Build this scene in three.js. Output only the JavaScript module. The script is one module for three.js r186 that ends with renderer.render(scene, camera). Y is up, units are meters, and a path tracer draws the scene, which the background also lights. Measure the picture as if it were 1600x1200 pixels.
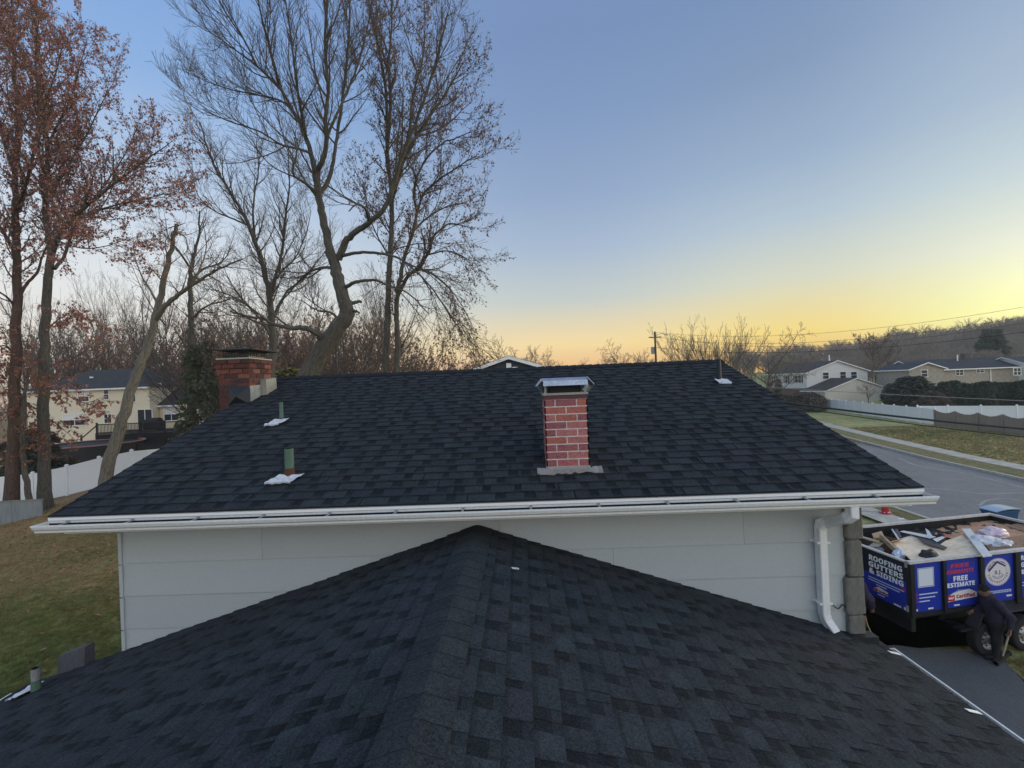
import * as THREE from 'three';
import { MarchingCubes } from 'three/addons/objects/MarchingCubes.js';
import { ImprovedNoise } from 'three/addons/math/ImprovedNoise.js';
import { RoundedBoxGeometry } from 'three/addons/geometries/RoundedBoxGeometry.js';

// ------------------------------------------------------------------ camera, sky, sun, exposure
const scene = new THREE.Scene();
const camera = new THREE.PerspectiveCamera(80, 4 / 3, 0.05, 3000);
const EYE = 5.9, FPX = 715.05;
camera.position.set(0, EYE, 0);
camera.rotation.order = 'YXZ';
camera.rotation.set(0, Math.atan(15 / FPX), -2.23 * Math.PI / 180);
camera.updateMatrixWorld(true);
const renderer = new THREE.WebGLRenderer({ antialias: true });
renderer.toneMapping = THREE.LinearToneMapping;
renderer.toneMappingExposure = 1.12;
renderer.shadowMap.enabled = true;
const D2R = Math.PI / 180;
const SUN_AZ = 64, SUN_EL = 5;
{
  // dusk sky: sRGB colours by height, for four angles away from the sunset
  const EL = [0, 4.5, 10, 16, 22, 30, 37, 60, 90];
  const ROWS = [
    [17, [[256, 206, 84], [255, 253, 168], [231, 234, 210], [193, 210, 216], [163, 184, 206], [140, 163, 195], [127, 152, 190], [126, 152, 194], [142, 166, 206]]],
    [33, [[258, 186, 76], [259, 228, 126], [218, 220, 198], [180, 198, 212], [152, 175, 202], [129, 153, 187], [119, 144, 184], [122, 148, 192], [142, 166, 206]]],
    [57, [[258, 174, 84], [260, 229, 160], [200, 208, 204], [168, 187, 211], [147, 169, 202], [129, 154, 194], [119, 145, 188], [124, 150, 196], [142, 166, 206]]],
    [106, [[246, 216, 186], [240, 230, 216], [234, 236, 235], [212, 224, 237], [180, 203, 232], [141, 177, 226], [130, 166, 219], [130, 160, 208], [142, 166, 206]]],
    [180, [[232, 214, 200], [232, 226, 222], [228, 232, 236], [208, 222, 236], [178, 202, 230], [142, 174, 218], [130, 163, 211], [132, 160, 207], [142, 166, 206]]],
  ].map(([a, r]) => [a, r.map((c) => c.map((v) => Math.pow(v / 255, 2.2)))]);
  const BACK = [[264, 252, 236], [296, 290, 280], [314, 309, 303], [316, 313, 311], [310, 309, 311], [296, 299, 308], [272, 280, 297], [204, 219, 246], [142, 166, 206]].map((c) => c.map((v) => Math.pow(v / 255, 2.2)));
  const lerp0 = (a, b, t) => a + (b - a) * t;
  const W = 1024, H = 512, data = new Float32Array(W * H * 4);
  const sm = (t) => t * t * (3 - 2 * t);
  for (let j = 0; j < H; j++) for (let i = 0; i < W; i++) {
    const el = Math.max(0, ((j + 0.5) / H - 0.5) * 180), phi = ((i + 0.5) / W - 0.5) * 2 * Math.PI;
    const az = Math.atan2(Math.cos(phi), -Math.sin(phi)) / D2R;      // 0 ahead of the camera's wall normal, + to the right
    let da = Math.abs(az - SUN_AZ); if (da > 180) da = 360 - da;
    let k = 0; while (k < EL.length - 2 && el > EL[k + 1]) k++;
    const te = Math.min(1, (el - EL[k]) / (EL[k + 1] - EL[k]));
    let m = 0; while (m < ROWS.length - 2 && da > ROWS[m + 1][0]) m++;
    const ta = sm(Math.min(1, Math.max(0, (da - ROWS[m][0]) / (ROWS[m + 1][0] - ROWS[m][0]))));
    let db = Math.abs(az - 140); if (db > 180) db = 360 - db;
    const back = Math.exp(-((db / 50) ** 2));                        // the pale bright sky behind the camera that lights the wall and the right-hand slope
    const glow = 1 + 1.3 * Math.exp(-((da / 13) ** 2) - ((el - 3) / 8) ** 2);
    for (let c = 0; c < 3; c++) {
      const f = (r) => ROWS[r][1][k][c] * (1 - te) + ROWS[r][1][k + 1][c] * te;
      data[(j * W + i) * 4 + c] = lerp0((f(m) * (1 - ta) + f(m + 1) * ta) * glow, BACK[k][c] * (1 - te) + BACK[k + 1][c] * te, back) / 1.12;
    }
    data[(j * W + i) * 4 + 3] = 1;
  }
  const sky = new THREE.DataTexture(data, W, H, THREE.RGBAFormat, THREE.FloatType);
  sky.mapping = THREE.EquirectangularReflectionMapping; sky.magFilter = THREE.LinearFilter; sky.minFilter = THREE.LinearFilter;
  sky.wrapS = THREE.RepeatWrapping; sky.needsUpdate = true;
  scene.background = sky; scene.environment = sky;
}
const sun = new THREE.DirectionalLight(new THREE.Color(1, 0.87, 0.64), 1.5);
sun.position.set(Math.sin(SUN_AZ * D2R) * Math.cos(SUN_EL * D2R) * 200, Math.sin(SUN_EL * D2R) * 200, -Math.cos(SUN_AZ * D2R) * Math.cos(SUN_EL * D2R) * 200);
sun.target.position.set(0, 0, -20);
sun.position.add(sun.target.position);
sun.castShadow = true; sun.shadow.radius = 45; sun.shadow.mapSize.set(2048, 2048);
Object.assign(sun.shadow.camera, { left: -90, right: 90, top: 60, bottom: -40, near: 1, far: 500 });
scene.add(sun, sun.target);
scene.fog = new THREE.FogExp2(new THREE.Color(0.82, 0.86, 0.84), 0.0006);

// ------------------------------------------------------------------ helpers
const V = (x, y, z) => new THREE.Vector3(x, y, z);
const lin = (r, g, b) => new THREE.Color().setRGB(r, g, b);
function rng(seed) { let a = seed >>> 0; return () => { a = (a + 0x6d2b79f5) | 0; let t = Math.imul(a ^ (a >>> 15), 1 | a); t = (t + Math.imul(t ^ (t >>> 7), 61 | t)) ^ t; return ((t ^ (t >>> 14)) >>> 0) / 4294967296; }; }
const perlin = new ImprovedNoise();
const clamp = THREE.MathUtils.clamp, sstep = (a, b, x) => { const t = Math.min(1, Math.max(0, (x - a) / (b - a))); return t * t * (3 - 2 * t); }, lerp = THREE.MathUtils.lerp;
// a point of the photograph (1600 x 1200) on the plane z = -d, or on the level y
function ray(u, v) { return V((u - 800) / FPX, -(v - 600) / FPX, -1).applyQuaternion(camera.quaternion); }
function at(u, v, d) { const r = ray(u, v); return r.multiplyScalar(d / -r.z).add(V(0, EYE, 0)); }
function onLevel(u, v, y = 0) { const r = ray(u, v); return r.multiplyScalar((y - EYE) / r.y).add(V(0, EYE, 0)); }
function toPixel(p) { const q = p.clone().sub(camera.position).applyQuaternion(camera.quaternion.clone().invert()); return q.z > -0.05 ? null : [800 + FPX * q.x / -q.z, 600 - FPX * q.y / -q.z, -q.z]; }

const used = {};
function numbered(name) { const n = used[name] = (used[name] ?? -1) + 1; return n ? name + '_' + String(n).padStart(3, '0') : name; }
function tag(o, label, category, group, kind) {
  o.name = numbered(o.name);
  if (label) o.userData.label = label;
  if (category) o.userData.category = category;
  if (group) o.userData.group = group;
  if (kind) o.userData.kind = kind;
  return o;
}
function thing(name, label, category, pos = [0, 0, 0], turn = 0, group) {
  const o = new THREE.Group(); o.name = name; o.position.set(...pos); o.rotation.y = turn; scene.add(o);
  return tag(o, label, category, group);
}
function part(name, geo, mat, parent = scene) {
  const m = new THREE.Mesh(geo, mat); m.name = name; m.castShadow = m.receiveShadow = true; parent.add(m); return m;
}
function struct(name, geo, mat) { const m = part(name, geo, mat); m.userData.kind = 'structure'; m.name = numbered(name); return m; }
function copy(o, label, pos, turn = 0, scale = 1, group) {
  const c = o.clone(); c.userData = { ...o.userData };
  c.name = numbered(o.name.replace(/_\d{3}$/, '')); if (label) c.userData.label = label; if (group) c.userData.group = group;
  c.position.set(...pos); c.rotation.y = turn; if (Array.isArray(scale)) c.scale.set(...scale); else c.scale.setScalar(scale);
  scene.add(c); return c;
}

// collects quads, boxes and tubes into one geometry, uv in metres
class G {
  constructor(colored = false) { this.p = []; this.n = []; this.u = []; this.c = colored ? [] : null; this.i = []; this.col = [1, 1, 1]; this.flat = true; }
  vert(x, y, z, nx, ny, nz, u, v) { this.p.push(x, y, z); this.n.push(nx, ny, nz); this.u.push(u, v); if (this.c) this.c.push(...this.col); return this.p.length / 3 - 1; }
  quad(a, b, c, d, u0 = 0, v0 = 0) {
    const e = V().subVectors(b, a), f = V().subVectors(d, a), n = V().crossVectors(e, f);
    if (n.lengthSq() < 1e-14) n.crossVectors(V().subVectors(c, b), V().subVectors(a, b)).negate();
    n.normalize();
    const w = e.length() || b.distanceTo(c), h = f.length() || 0.001;
    const k = this.vert(a.x, a.y, a.z, n.x, n.y, n.z, u0, v0);
    this.vert(b.x, b.y, b.z, n.x, n.y, n.z, u0 + w, v0); this.vert(c.x, c.y, c.z, n.x, n.y, n.z, u0 + w, v0 + h); this.vert(d.x, d.y, d.z, n.x, n.y, n.z, u0, v0 + h);
    this.i.push(k, k + 1, k + 2, k, k + 2, k + 3); return this;
  }
  tri(a, b, c) {
    const n = V().crossVectors(V().subVectors(b, a), V().subVectors(c, a)).normalize();
    const k = this.vert(a.x, a.y, a.z, n.x, n.y, n.z, a.x, a.y); this.vert(b.x, b.y, b.z, n.x, n.y, n.z, b.x, b.y); this.vert(c.x, c.y, c.z, n.x, n.y, n.z, c.x, c.y);
    this.i.push(k, k + 1, k + 2); return this;
  }
  hexa(b, t, u0 = 0, v0 = 0) {  // b: four bottom corners counter-clockwise seen from above, t: the same on top
    this.quad(t[0], t[1], t[2], t[3], u0, v0).quad(b[3], b[2], b[1], b[0], u0, v0);
    for (let k = 0; k < 4; k++) this.quad(b[k], b[(k + 1) % 4], t[(k + 1) % 4], t[k], u0 + k * 0.37, v0);
    return this;
  }
  box(x0, x1, y0, y1, z0, z1, m, u0 = 0, v0 = 0) {
    const q = [[x0, z1], [x1, z1], [x1, z0], [x0, z0]], f = (y) => q.map(([x, z]) => { const p = V(x, y, z); return m ? p.applyMatrix4(m) : p; });
    return this.hexa(f(y0), f(y1), u0, v0);
  }
  tube(pts, rad, sides = 5, cap = true, v0 = 0) {
    const n = pts.length; let t = V(), up = null, v = v0, first = this.p.length / 3;
    for (let i = 0; i < n; i++) {
      t.subVectors(pts[Math.min(n - 1, i + 1)], pts[Math.max(0, i - 1)]).normalize();
      if (!up) { up = V(0, 0, 1); if (Math.abs(t.z) > 0.9) up.set(1, 0, 0); }
      up.addScaledVector(t, -up.dot(t)).normalize();
      const s = V().crossVectors(t, up), r = Array.isArray(rad) ? rad[i] : rad;
      if (i) v += pts[i].distanceTo(pts[i - 1]);
      for (let k = 0; k <= sides; k++) {
        const a = (k / sides) * 2 * Math.PI, cx = Math.cos(a), sx = Math.sin(a), nx = up.x * cx + s.x * sx, ny = up.y * cx + s.y * sx, nz = up.z * cx + s.z * sx;
        this.vert(pts[i].x + nx * r, pts[i].y + ny * r, pts[i].z + nz * r, nx, ny, nz, (k / sides) * 6.28 * r, v);
      }
    }
    const w = sides + 1;
    for (let i = 0; i < n - 1; i++) for (let k = 0; k < sides; k++) { const a = first + i * w + k, b = a + w; this.i.push(a, a + 1, b, a + 1, b + 1, b); }
    if (cap) for (const [i, s] of [[0, 0], [n - 1, 1]]) {
      const a = pts[i], d = V().subVectors(pts[s ? n - 1 : 0], pts[s ? n - 2 : 1]).normalize(), c = this.vert(a.x, a.y, a.z, d.x, d.y, d.z, 0, 0), o = first + i * w;
      for (let k = 0; k < sides; k++) s ? this.i.push(c, o + k + 1, o + k) : this.i.push(c, o + k, o + k + 1);
    }
    return this;
  }
  add(geo, m) {
    const g = m ? geo.clone().applyMatrix4(m) : geo, k = this.p.length / 3, P = g.attributes.position, N = g.attributes.normal, U = g.attributes.uv;
    for (let i = 0; i < P.count; i++) this.vert(P.getX(i), P.getY(i), P.getZ(i), N.getX(i), N.getY(i), N.getZ(i), U ? U.getX(i) : 0, U ? U.getY(i) : 0);
    if (g.index) for (let i = 0; i < g.index.count; i++) this.i.push(k + g.index.getX(i)); else for (let i = 0; i < P.count; i++) this.i.push(k + i);
    return this;
  }
  sweep(pts, prof, up0 = V(0, 1, 0)) {  // a closed profile [[a, b]...] swept with mitred corners
    const n = pts.length, dirs = []; for (let i = 0; i < n - 1; i++) dirs.push(V().subVectors(pts[i + 1], pts[i]).normalize());
    const rings = pts.map((p, i) => {
      const d0 = dirs[Math.max(0, i - 1)], d1 = dirs[Math.min(n - 2, i)], t = d0.clone().add(d1).normalize(), s = V().crossVectors(d0, up0);
      if (s.lengthSq() < 1e-4) s.set(1, 0, 0); s.normalize();
      const w = V().crossVectors(s, d0).normalize();
      return prof.map(([a, b]) => { const q = s.clone().multiplyScalar(a).addScaledVector(w, b); q.addScaledVector(d0, -q.dot(t) / d0.dot(t)); return q.add(p); });
    });
    for (let i = 0; i < n - 1; i++) for (let k = 0; k < prof.length; k++) { const j = (k + 1) % prof.length; this.quad(rings[i][k], rings[i][j], rings[i + 1][j], rings[i + 1][k]); }
    for (const [r, f] of [[rings[0], 1], [rings[n - 1], 0]]) for (let k = 1; k < prof.length - 1; k++) f ? this.tri(r[0], r[k + 1], r[k]) : this.tri(r[0], r[k], r[k + 1]);
    return this;
  }
  build() {
    const g = new THREE.BufferGeometry();
    g.setAttribute('position', new THREE.Float32BufferAttribute(this.p, 3)); g.setAttribute('normal', new THREE.Float32BufferAttribute(this.n, 3)); g.setAttribute('uv', new THREE.Float32BufferAttribute(this.u, 2));
    if (this.c) g.setAttribute('color', new THREE.Float32BufferAttribute(this.c, 3));
    g.setIndex(this.i); return g;
  }
}
const mtx = (x, y, z, rx = 0, ry = 0, rz = 0, s = 1) => new THREE.Matrix4().compose(V(x, y, z), new THREE.Quaternion().setFromEuler(new THREE.Euler(rx, ry, rz, 'YXZ')), Array.isArray(s) ? V(...s) : V(s, s, s));
const basis = (o, x, y, z) => new THREE.Matrix4().makeBasis(x, y, z).setPosition(o);
const crm = (pts, n) => { const c = new THREE.CatmullRomCurve3(pts, false, 'centripetal'); return c.getPoints(n); };

// ------------------------------------------------------------------ textures and materials
function tex(size, f, { srgb = false, rep = 1 } = {}) {  // f(x, y) with x, y in 0..1 -> grey or [r, g, b], 0..1
  const d = new Uint8Array(size * size * 4);
  for (let j = 0; j < size; j++) for (let i = 0; i < size; i++) {
    const c = f(i / size, j / size, i, j), k = (j * size + i) * 4;
    for (let q = 0; q < 3; q++) d[k + q] = clamp(Math.round((Array.isArray(c) ? c[q] : c) * 255), 0, 255);
    d[k + 3] = 255;
  }
  const t = new THREE.DataTexture(d, size, size, THREE.RGBAFormat); t.wrapS = t.wrapT = THREE.RepeatWrapping; t.magFilter = THREE.LinearFilter; t.minFilter = THREE.LinearMipmapLinearFilter; t.generateMipmaps = true;
  if (srgb) t.colorSpace = THREE.SRGBColorSpace;
  t.repeat.set(rep, rep); t.needsUpdate = true; return t;
}
const scaled = (t, rx, ry = rx) => { const c = t.clone(); c.repeat.set(rx, ry); c.needsUpdate = true; return c; };
// tileable noise: value noise on a wrapped lattice
function tileNoise(seed, cells) {
  const r = rng(seed), g = new Float32Array(cells * cells).map(() => r());
  return (x, y) => { const X = x * cells, Y = y * cells, i = Math.floor(X), j = Math.floor(Y), fx = X - i, fy = Y - j, s = fx * fx * (3 - 2 * fx), t = fy * fy * (3 - 2 * fy), q = (a, b) => g[(((b % cells) + cells) % cells) * cells + (((a % cells) + cells) % cells)]; return lerp(lerp(q(i, j), q(i + 1, j), s), lerp(q(i, j + 1), q(i + 1, j + 1), s), t); };
}
const n4 = tileNoise(1, 4), n8 = tileNoise(2, 8), n16 = tileNoise(3, 16), n32 = tileNoise(4, 32), n64 = tileNoise(5, 64), n128 = tileNoise(6, 128), nx4 = tileNoise(7, 256);
const rw = rng(99);
const granuleTex = tex(512, (x, y) => 0.6 + 0.5 * (rw() - 0.5) + 0.5 * (nx4(x, y) - 0.5) + 0.2 * (n128(x, y) - 0.5) + 0.14 * (n64(x, y) - 0.5) + 0.2 * (n8(x, y) - 0.5));
const grainTex = tex(512, (x, y) => 0.78 + 0.22 * (rw() - 0.5) + 0.2 * (n32(x, y) - 0.5) + 0.2 * (n8(x, y) - 0.5));
const fineTex = tex(256, (x, y) => 0.9 + 0.16 * (rw() - 0.5) + 0.05 * (n64(x, y) - 0.5));
const asphaltTex = tex(512, (x, y) => 0.66 + 0.42 * (rw() - 0.5) + 0.2 * (n128(x, y) - 0.5) + 0.22 * (n8(x, y) - 0.5) + 0.18 * (n4(x, y) - 0.5));
const streetTex = tex(1024, (x, y) => 0.68 + 0.34 * (rw() - 0.5) + 0.24 * (nx4(x, y) - 0.5) + 0.1 * (n64(x, y) - 0.5) + 0.1 * (n16(x, y) - 0.5) + 0.14 * (n4(x, y) - 0.5));
const grassTex = tex(1024, (x, y) => { const b = 0.64 + 0.44 * (rw() - 0.5) + 0.4 * (n64(x, y) - 0.5) + 0.3 * (n16(x, y) - 0.5), w = clamp((n8(x, y) - 0.4) * 2.2 + (n128(x, y) - 0.5) * 1.1, 0, 1); return [b * lerp(0.86, 1.12, w), b * lerp(0.98, 0.97, w), b * lerp(0.8, 0.86, w)]; });
const barkTex = tex(512, (x, y) => 0.62 + 0.5 * (n64(x, y * 0.25) - 0.5) + 0.4 * (tileNoiseBark(x, y) - 0.5) + 0.16 * (rw() - 0.5));
function tileNoiseBark(x, y) { return n32(x, (Math.floor(y * 8) / 8) * 0.5 + y * 0.25); }
const woodTex = tex(512, (x, y) => 0.78 + 0.26 * (n4(x, y * 1) - 0.5) + 0.3 * (n128(x * 0.125, y) - 0.5) + 0.1 * (rw() - 0.5));
const osbTex = tex(512, (x, y) => 0.7 + 0.34 * (n64(x, y * 0.5) - 0.5) + 0.3 * (n32(x * 0.5, y) - 0.5) + 0.12 * (rw() - 0.5));
const weatherTex = tex(512, (x, y) => 0.8 + 0.2 * (n16(x, y * 0.25) - 0.5) + 0.16 * (n64(x, y * 0.125) - 0.5) + 0.16 * (rw() - 0.5));
function mat(color, rough = 0.8, o = {}) {
  const { map, rep, repy, bump, bumpScale, brep, metal, vc, phys, ...rest } = o;
  const m = new (phys ? THREE.MeshPhysicalMaterial : THREE.MeshStandardMaterial)({ color: Array.isArray(color) ? lin(...color) : color, roughness: rough, metalness: metal ?? 0, vertexColors: !!vc, ...rest });
  if (map) m.map = rep ? scaled(map, rep, repy ?? rep) : map;
  if (bump) { m.bumpMap = scaled(bump, brep ?? rep ?? 1, (brep ? brep : repy ?? rep) ?? 1); m.bumpScale = bumpScale ?? 0.003; }
  return m;
}
const M = {
  shingle: mat([1.75, 1.78, 1.76], 1, { phys: true, specularIntensity: 0.3, map: granuleTex, rep: 0.8, vc: true, bump: granuleTex, brep: 0.8, bumpScale: 0.002 }),
  shingleFar: mat([0.052, 0.056, 0.062], 0.95, { map: granuleTex, rep: 0.5 }),
  deck: mat([0.02, 0.021, 0.024], 0.95),
  siding: mat([0.52, 0.565, 0.57], 0.62, { map: fineTex, rep: 1.5, bump: grainTex, brep: 4, bumpScale: 0.001 }),
  sidingWarm: mat([0.5, 0.54, 0.54], 0.62, { map: fineTex, rep: 1.5, bump: grainTex, brep: 4, bumpScale: 0.001 }),
  gutter: mat([0.9, 0.92, 0.9], 0.35, { map: fineTex, rep: 1 }),
  trim: mat([0.9, 0.9, 0.88], 0.5),
  dark: mat([0.012, 0.012, 0.014], 0.7),
  galv: mat([0.55, 0.6, 0.66], 0.38, { metal: 0.75, map: grainTex, rep: 2 }),
  galvDull: mat([0.42, 0.44, 0.42], 0.55, { metal: 0.3, map: grainTex, rep: 2 }),
  flashWhite: mat([0.85, 0.87, 0.9], 0.4, { map: grainTex, rep: 3 }),
  flashDark: mat([0.03, 0.033, 0.036], 0.5, { metal: 0.35 }),
  copper: mat([0.12, 0.21, 0.15], 0.75, { map: weatherTex, rep: 4, repy: 2 }),
  rust: mat([0.13, 0.05, 0.025], 0.9, { map: grainTex, rep: 8 }),
  stone: mat([0.42, 0.42, 0.37], 0.95, { map: asphaltTex, rep: 2.2, bump: asphaltTex, brep: 3, bumpScale: 0.012 }),
  mortar: mat([0.9, 0.8, 0.78], 0.9, { map: grainTex, rep: 3 }),
  mortarDark: mat([0.16, 0.13, 0.12], 0.95, { map: grainTex, rep: 3 }),
  asphalt: mat([0.31, 0.3, 0.285], 0.9, { map: streetTex, rep: 0.11, bump: streetTex, brep: 0.3, bumpScale: 0.006 }),
  asphaltOld: mat([0.38, 0.315, 0.235], 0.92, { map: streetTex, rep: 0.17, bump: streetTex, brep: 0.3, bumpScale: 0.01 }),
  asphaltNew: mat([0.125, 0.137, 0.15], 0.95, { map: streetTex, rep: 0.22, bump: streetTex, brep: 0.3, bumpScale: 0.02 }),
  concrete: mat([0.62, 0.58, 0.48], 0.9, { map: grainTex, rep: 0.6 }),
  ground: mat([4.4, 4.4, 4.2], 1, { map: grassTex, rep: 0.22, vc: true, bump: grassTex, brep: 0.3, bumpScale: 0.05 }),
  bark: mat([0.15, 0.135, 0.11], 0.95, { map: barkTex, rep: 1.1, repy: 0.5, bump: barkTex, brep: 1.1, bumpScale: 0.02 }),
  barkRed: mat([0.16, 0.1, 0.075], 0.95, { map: barkTex, rep: 1.1, repy: 0.5, bump: barkTex, brep: 1.1, bumpScale: 0.02 }),
  barkPale: mat([0.3, 0.275, 0.22], 0.95, { map: barkTex, rep: 0.8, repy: 0.4, bump: barkTex, brep: 1, bumpScale: 0.012 }),
  twig: mat([0.1, 0.078, 0.062], 0.95),
  twigPale: mat([0.2, 0.165, 0.125], 0.95),
  leaf: mat([1, 1, 1], 0.9, { vc: true, phys: true, transmission: 0.5, thickness: 0 }),
  needle: mat([1, 1, 1], 0.9, { vc: true, phys: true, transmission: 0.25, thickness: 0 }),
  vinyl: mat([0.98, 1.0, 1.0], 0.4, { map: fineTex, rep: 0.6 }),
  weathered: mat([0.36, 0.3, 0.24], 0.95, { map: weatherTex, rep: 1.2, repy: 0.5 }),
  glass: mat([0.03, 0.035, 0.04], 0.08),
  cream: mat([0.92, 0.82, 0.6], 0.7, { map: fineTex, rep: 0.4 }),
  white: mat([0.9, 0.89, 0.85], 0.6, { map: fineTex, rep: 0.3 }),
  black: mat([0.012, 0.012, 0.013], 0.6),
  cable: mat([0.015, 0.015, 0.016], 0.7),
  steel: mat([0.3, 0.3, 0.3], 0.5, { metal: 0.5 }),
};
// ------------------------------------------------------------------ terrain and roads
function groundY(x, z) {
  let y = 0;
  const left = 1.25 * sstep(26, 40, -z + (x + 30) * 1.6) * sstep(-4, -12, x) * sstep(70, 45, -z);
  const back = 1.5 * sstep(30, 46, -z) * sstep(-8, -22, x);
  y = Math.max(left, back);
  y += 2.6 * sstep(52, 72, x + (-z - 60) * 0.12) * sstep(20, 45, -z);
  const hx = 265, hz = -195;                                     // the wooded hill to the right
  const d = Math.hypot((x - hx) / 200, (z - hz) / 110);
  y += 15 * sstep(1.0, 0.0, d) + 3 * sstep(1, 0, Math.hypot((x - 95) / 60, (z + 190) / 60));
  return y;
}
{
  const g = new G(true), N = 230, X = [], Z = [];
  for (let i = 0; i <= N; i++) { const t = i / N * 2 - 1; X.push(Math.sign(t) * (60 * Math.abs(t) + 420 * Math.abs(t) ** 6)); Z.push(-12 + Math.sign(t) * (60 * Math.abs(t) + 440 * Math.abs(t) ** 6)); }
  for (let j = 0; j <= N; j++) for (let i = 0; i <= N; i++) {
    const x = X[i], z = Z[j], y = groundY(x, z), e = 0.3;
    const nx = groundY(x - e, z) - groundY(x + e, z), nz = groundY(x, z - e) - groundY(x, z + e), l = Math.hypot(nx, 2 * e, nz);
    // worn brown grass against green, in broad mown swathes
    const q = perlin.noise(x * 0.11, z * 0.2, 3.3) + 0.55 * perlin.noise(x * 0.37 + z * 0.1, z * 0.55, 8.1) + 0.3 * perlin.noise(x * 1.3, z * 1.5, 1.7);
    let b = clamp(0.5 + q * 0.95, 0, 1);
    if (x < -3) b = clamp(b * 0.75 + 0.42 * sstep(-12.5, -15.5, z) - 0.28 * sstep(-13.2, -11.2, z) + 0.1, 0, 1);
    if (x > 10) b = clamp(b * 0.7 + 0.2, 0, 1);
    const green = x < -3 ? [0.062, 0.066, 0.018] : [0.085, 0.09, 0.036], brown = x < -3 ? [0.155, 0.108, 0.055] : [0.22, 0.19, 0.095], c = green.map((v, k) => lerp(v, brown[k], b));
    const wood = sstep(8, 16, y) , leaf = sstep(-21.5, -24, z) * sstep(-6, -14, x) * clamp(0.6 + perlin.noise(x * 0.6, z * 0.6, 5) * 1.2, 0, 1) * 0.8;
    const litter = [0.1, 0.055, 0.03];
    g.col = c.map((v, k) => lerp(lerp(v, litter[k], leaf), [0.075, 0.06, 0.045][k], wood));
    g.vert(x, y, z, nx / l, 2 * e / l, nz / l, x, z);
  }
  for (let j = 0; j < N; j++) for (let i = 0; i < N; i++) { const k = j * (N + 1) + i; g.i.push(k, k + N + 1, k + 1, k + 1, k + N + 1, k + N + 2); }
  struct('ground', g.build(), M.ground);
}
// flat sheets and kerbs on the ground: outlines as [x, z], drawn as strips between two edges
function sheet(name, left, right, y, m, n = 24) {
  const g = new G(), f = (pts, t) => { const k = Math.min(pts.length - 2, Math.floor(t * (pts.length - 1))), u = t * (pts.length - 1) - k; return V(lerp(pts[k][0], pts[k + 1][0], u), y, lerp(pts[k][1], pts[k + 1][1], u)); };
  for (let i = 0; i < n; i++) {
    const a = f(left, i / n), b = f(right, i / n), c = f(right, (i + 1) / n), d = f(left, (i + 1) / n), k = g.p.length / 3;
    for (const p of [a, b, c, d]) g.vert(p.x, p.y, p.z, 0, 1, 0, p.x, p.z);
    g.i.push(k, k + 1, k + 2, k, k + 2, k + 3);
  }
  return struct(name, g.build(), m);
}
const farKerb = [[23.2, 0], [25.05, -23.5], [25.9, -30], [27.7, -38.6], [30.5, -50], [34.5, -64], [40, -80]];
const nearKerb = [[15.47, 6], [15.47, -23.5], [15.5, -30], [16, -38.6], [17.5, -50], [20, -64], [24, -80]];
const shift = (pts, d) => pts.map(([x, z]) => [x + d, z]);
sheet('street', nearKerb, farKerb, 0.004, M.asphalt, 60);
sheet('sidewalk', shift(farKerb, 1.85), shift(farKerb, 3.05), 0.13, M.concrete, 60);
sheet('sidewalk', shift(nearKerb, -2.05), shift(nearKerb, -0.95), 0.13, M.concrete, 60);
// joints cut across the sidewalks
{
  const g = new G();
  for (let k = 0; k < 60; k++) { const z = 2 - k * 1.5; for (const [K, a, b] of [[farKerb, 1.85, 3.05], [nearKerb, -2.05, -0.95]]) { let i = 0; while (i < K.length - 2 && z < K[i + 1][1]) i++; const t = (z - K[i][1]) / (K[i + 1][1] - K[i][1]), x = lerp(K[i][0], K[i + 1][0], t); if (z > K[0][1]) continue; g.box(x + a, x + b, 0.131, 0.134, z - 0.012, z + 0.012); } }
  struct('sidewalk_joints', g.build(), M.mortarDark);
}
{
  const strip = (K, a, b, name) => { const g = new G(); for (let i = 0; i < K.length - 1; i++) g.hexa([V(K[i][0] + a, -0.1, K[i][1]), V(K[i][0] + b, -0.1, K[i][1]), V(K[i + 1][0] + b, -0.1, K[i + 1][1]), V(K[i + 1][0] + a, -0.1, K[i + 1][1])], [V(K[i][0] + a, 0.14, K[i][1]), V(K[i][0] + b, 0.14, K[i][1]), V(K[i + 1][0] + b, 0.14, K[i + 1][1]), V(K[i + 1][0] + a, 0.14, K[i + 1][1])], i * 3); struct(name, g.build(), M.concrete); };
  strip(farKerb, 0, 0.16, 'kerb');
  strip([[15.47, -14.6], ...nearKerb.slice(1)], -0.16, 0, 'kerb');
  strip([[15.47, 6], [15.47, -8.2]], -0.16, 0, 'kerb');
}
sheet('grass_verge', shift(nearKerb, -0.93), shift(nearKerb, -0.17), 0.128, mat([0.3, 0.28, 0.12], 1, { map: grassTex, rep: 0.3, bump: grassTex, brep: 0.4, bumpScale: 0.05 }), 40);
sheet('grass_verge', shift(farKerb, 0.17), shift(farKerb, 1.84), 0.128, mat([0.38, 0.33, 0.16], 1, { map: grassTex, rep: 0.3, bump: grassTex, brep: 0.4, bumpScale: 0.05 }), 60);
// driveway: worn asphalt under the trailer out to the street, newer blacktop nearer the house
sheet('driveway', [[3.3, -9.55], [9.2, -9.85], [15.6, -10.4]], [[3.3, -13.2], [9.8, -13.9], [15.6, -14.3]], 0.018, M.asphaltOld, 20);
{
  const edge = [[1400, 1008], [1440, 1013], [1490, 1014], [1535, 1019], [1556, 1025], [1572, 1036], [1586, 1050], [1602, 1068], [1660, 1130], [1740, 1240]].map(([u, v]) => { const p = onLevel(u, v, 0.03); return [p.x, p.z]; });
  sheet('blacktop_path', [[3.3, -9.7], ...edge.slice(0)], [[3.3, 2], ...edge.map(([x, z], i) => [lerp(3.4, 6, i / 9), 2])], 0.03, M.asphaltNew, 40);
}
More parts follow.
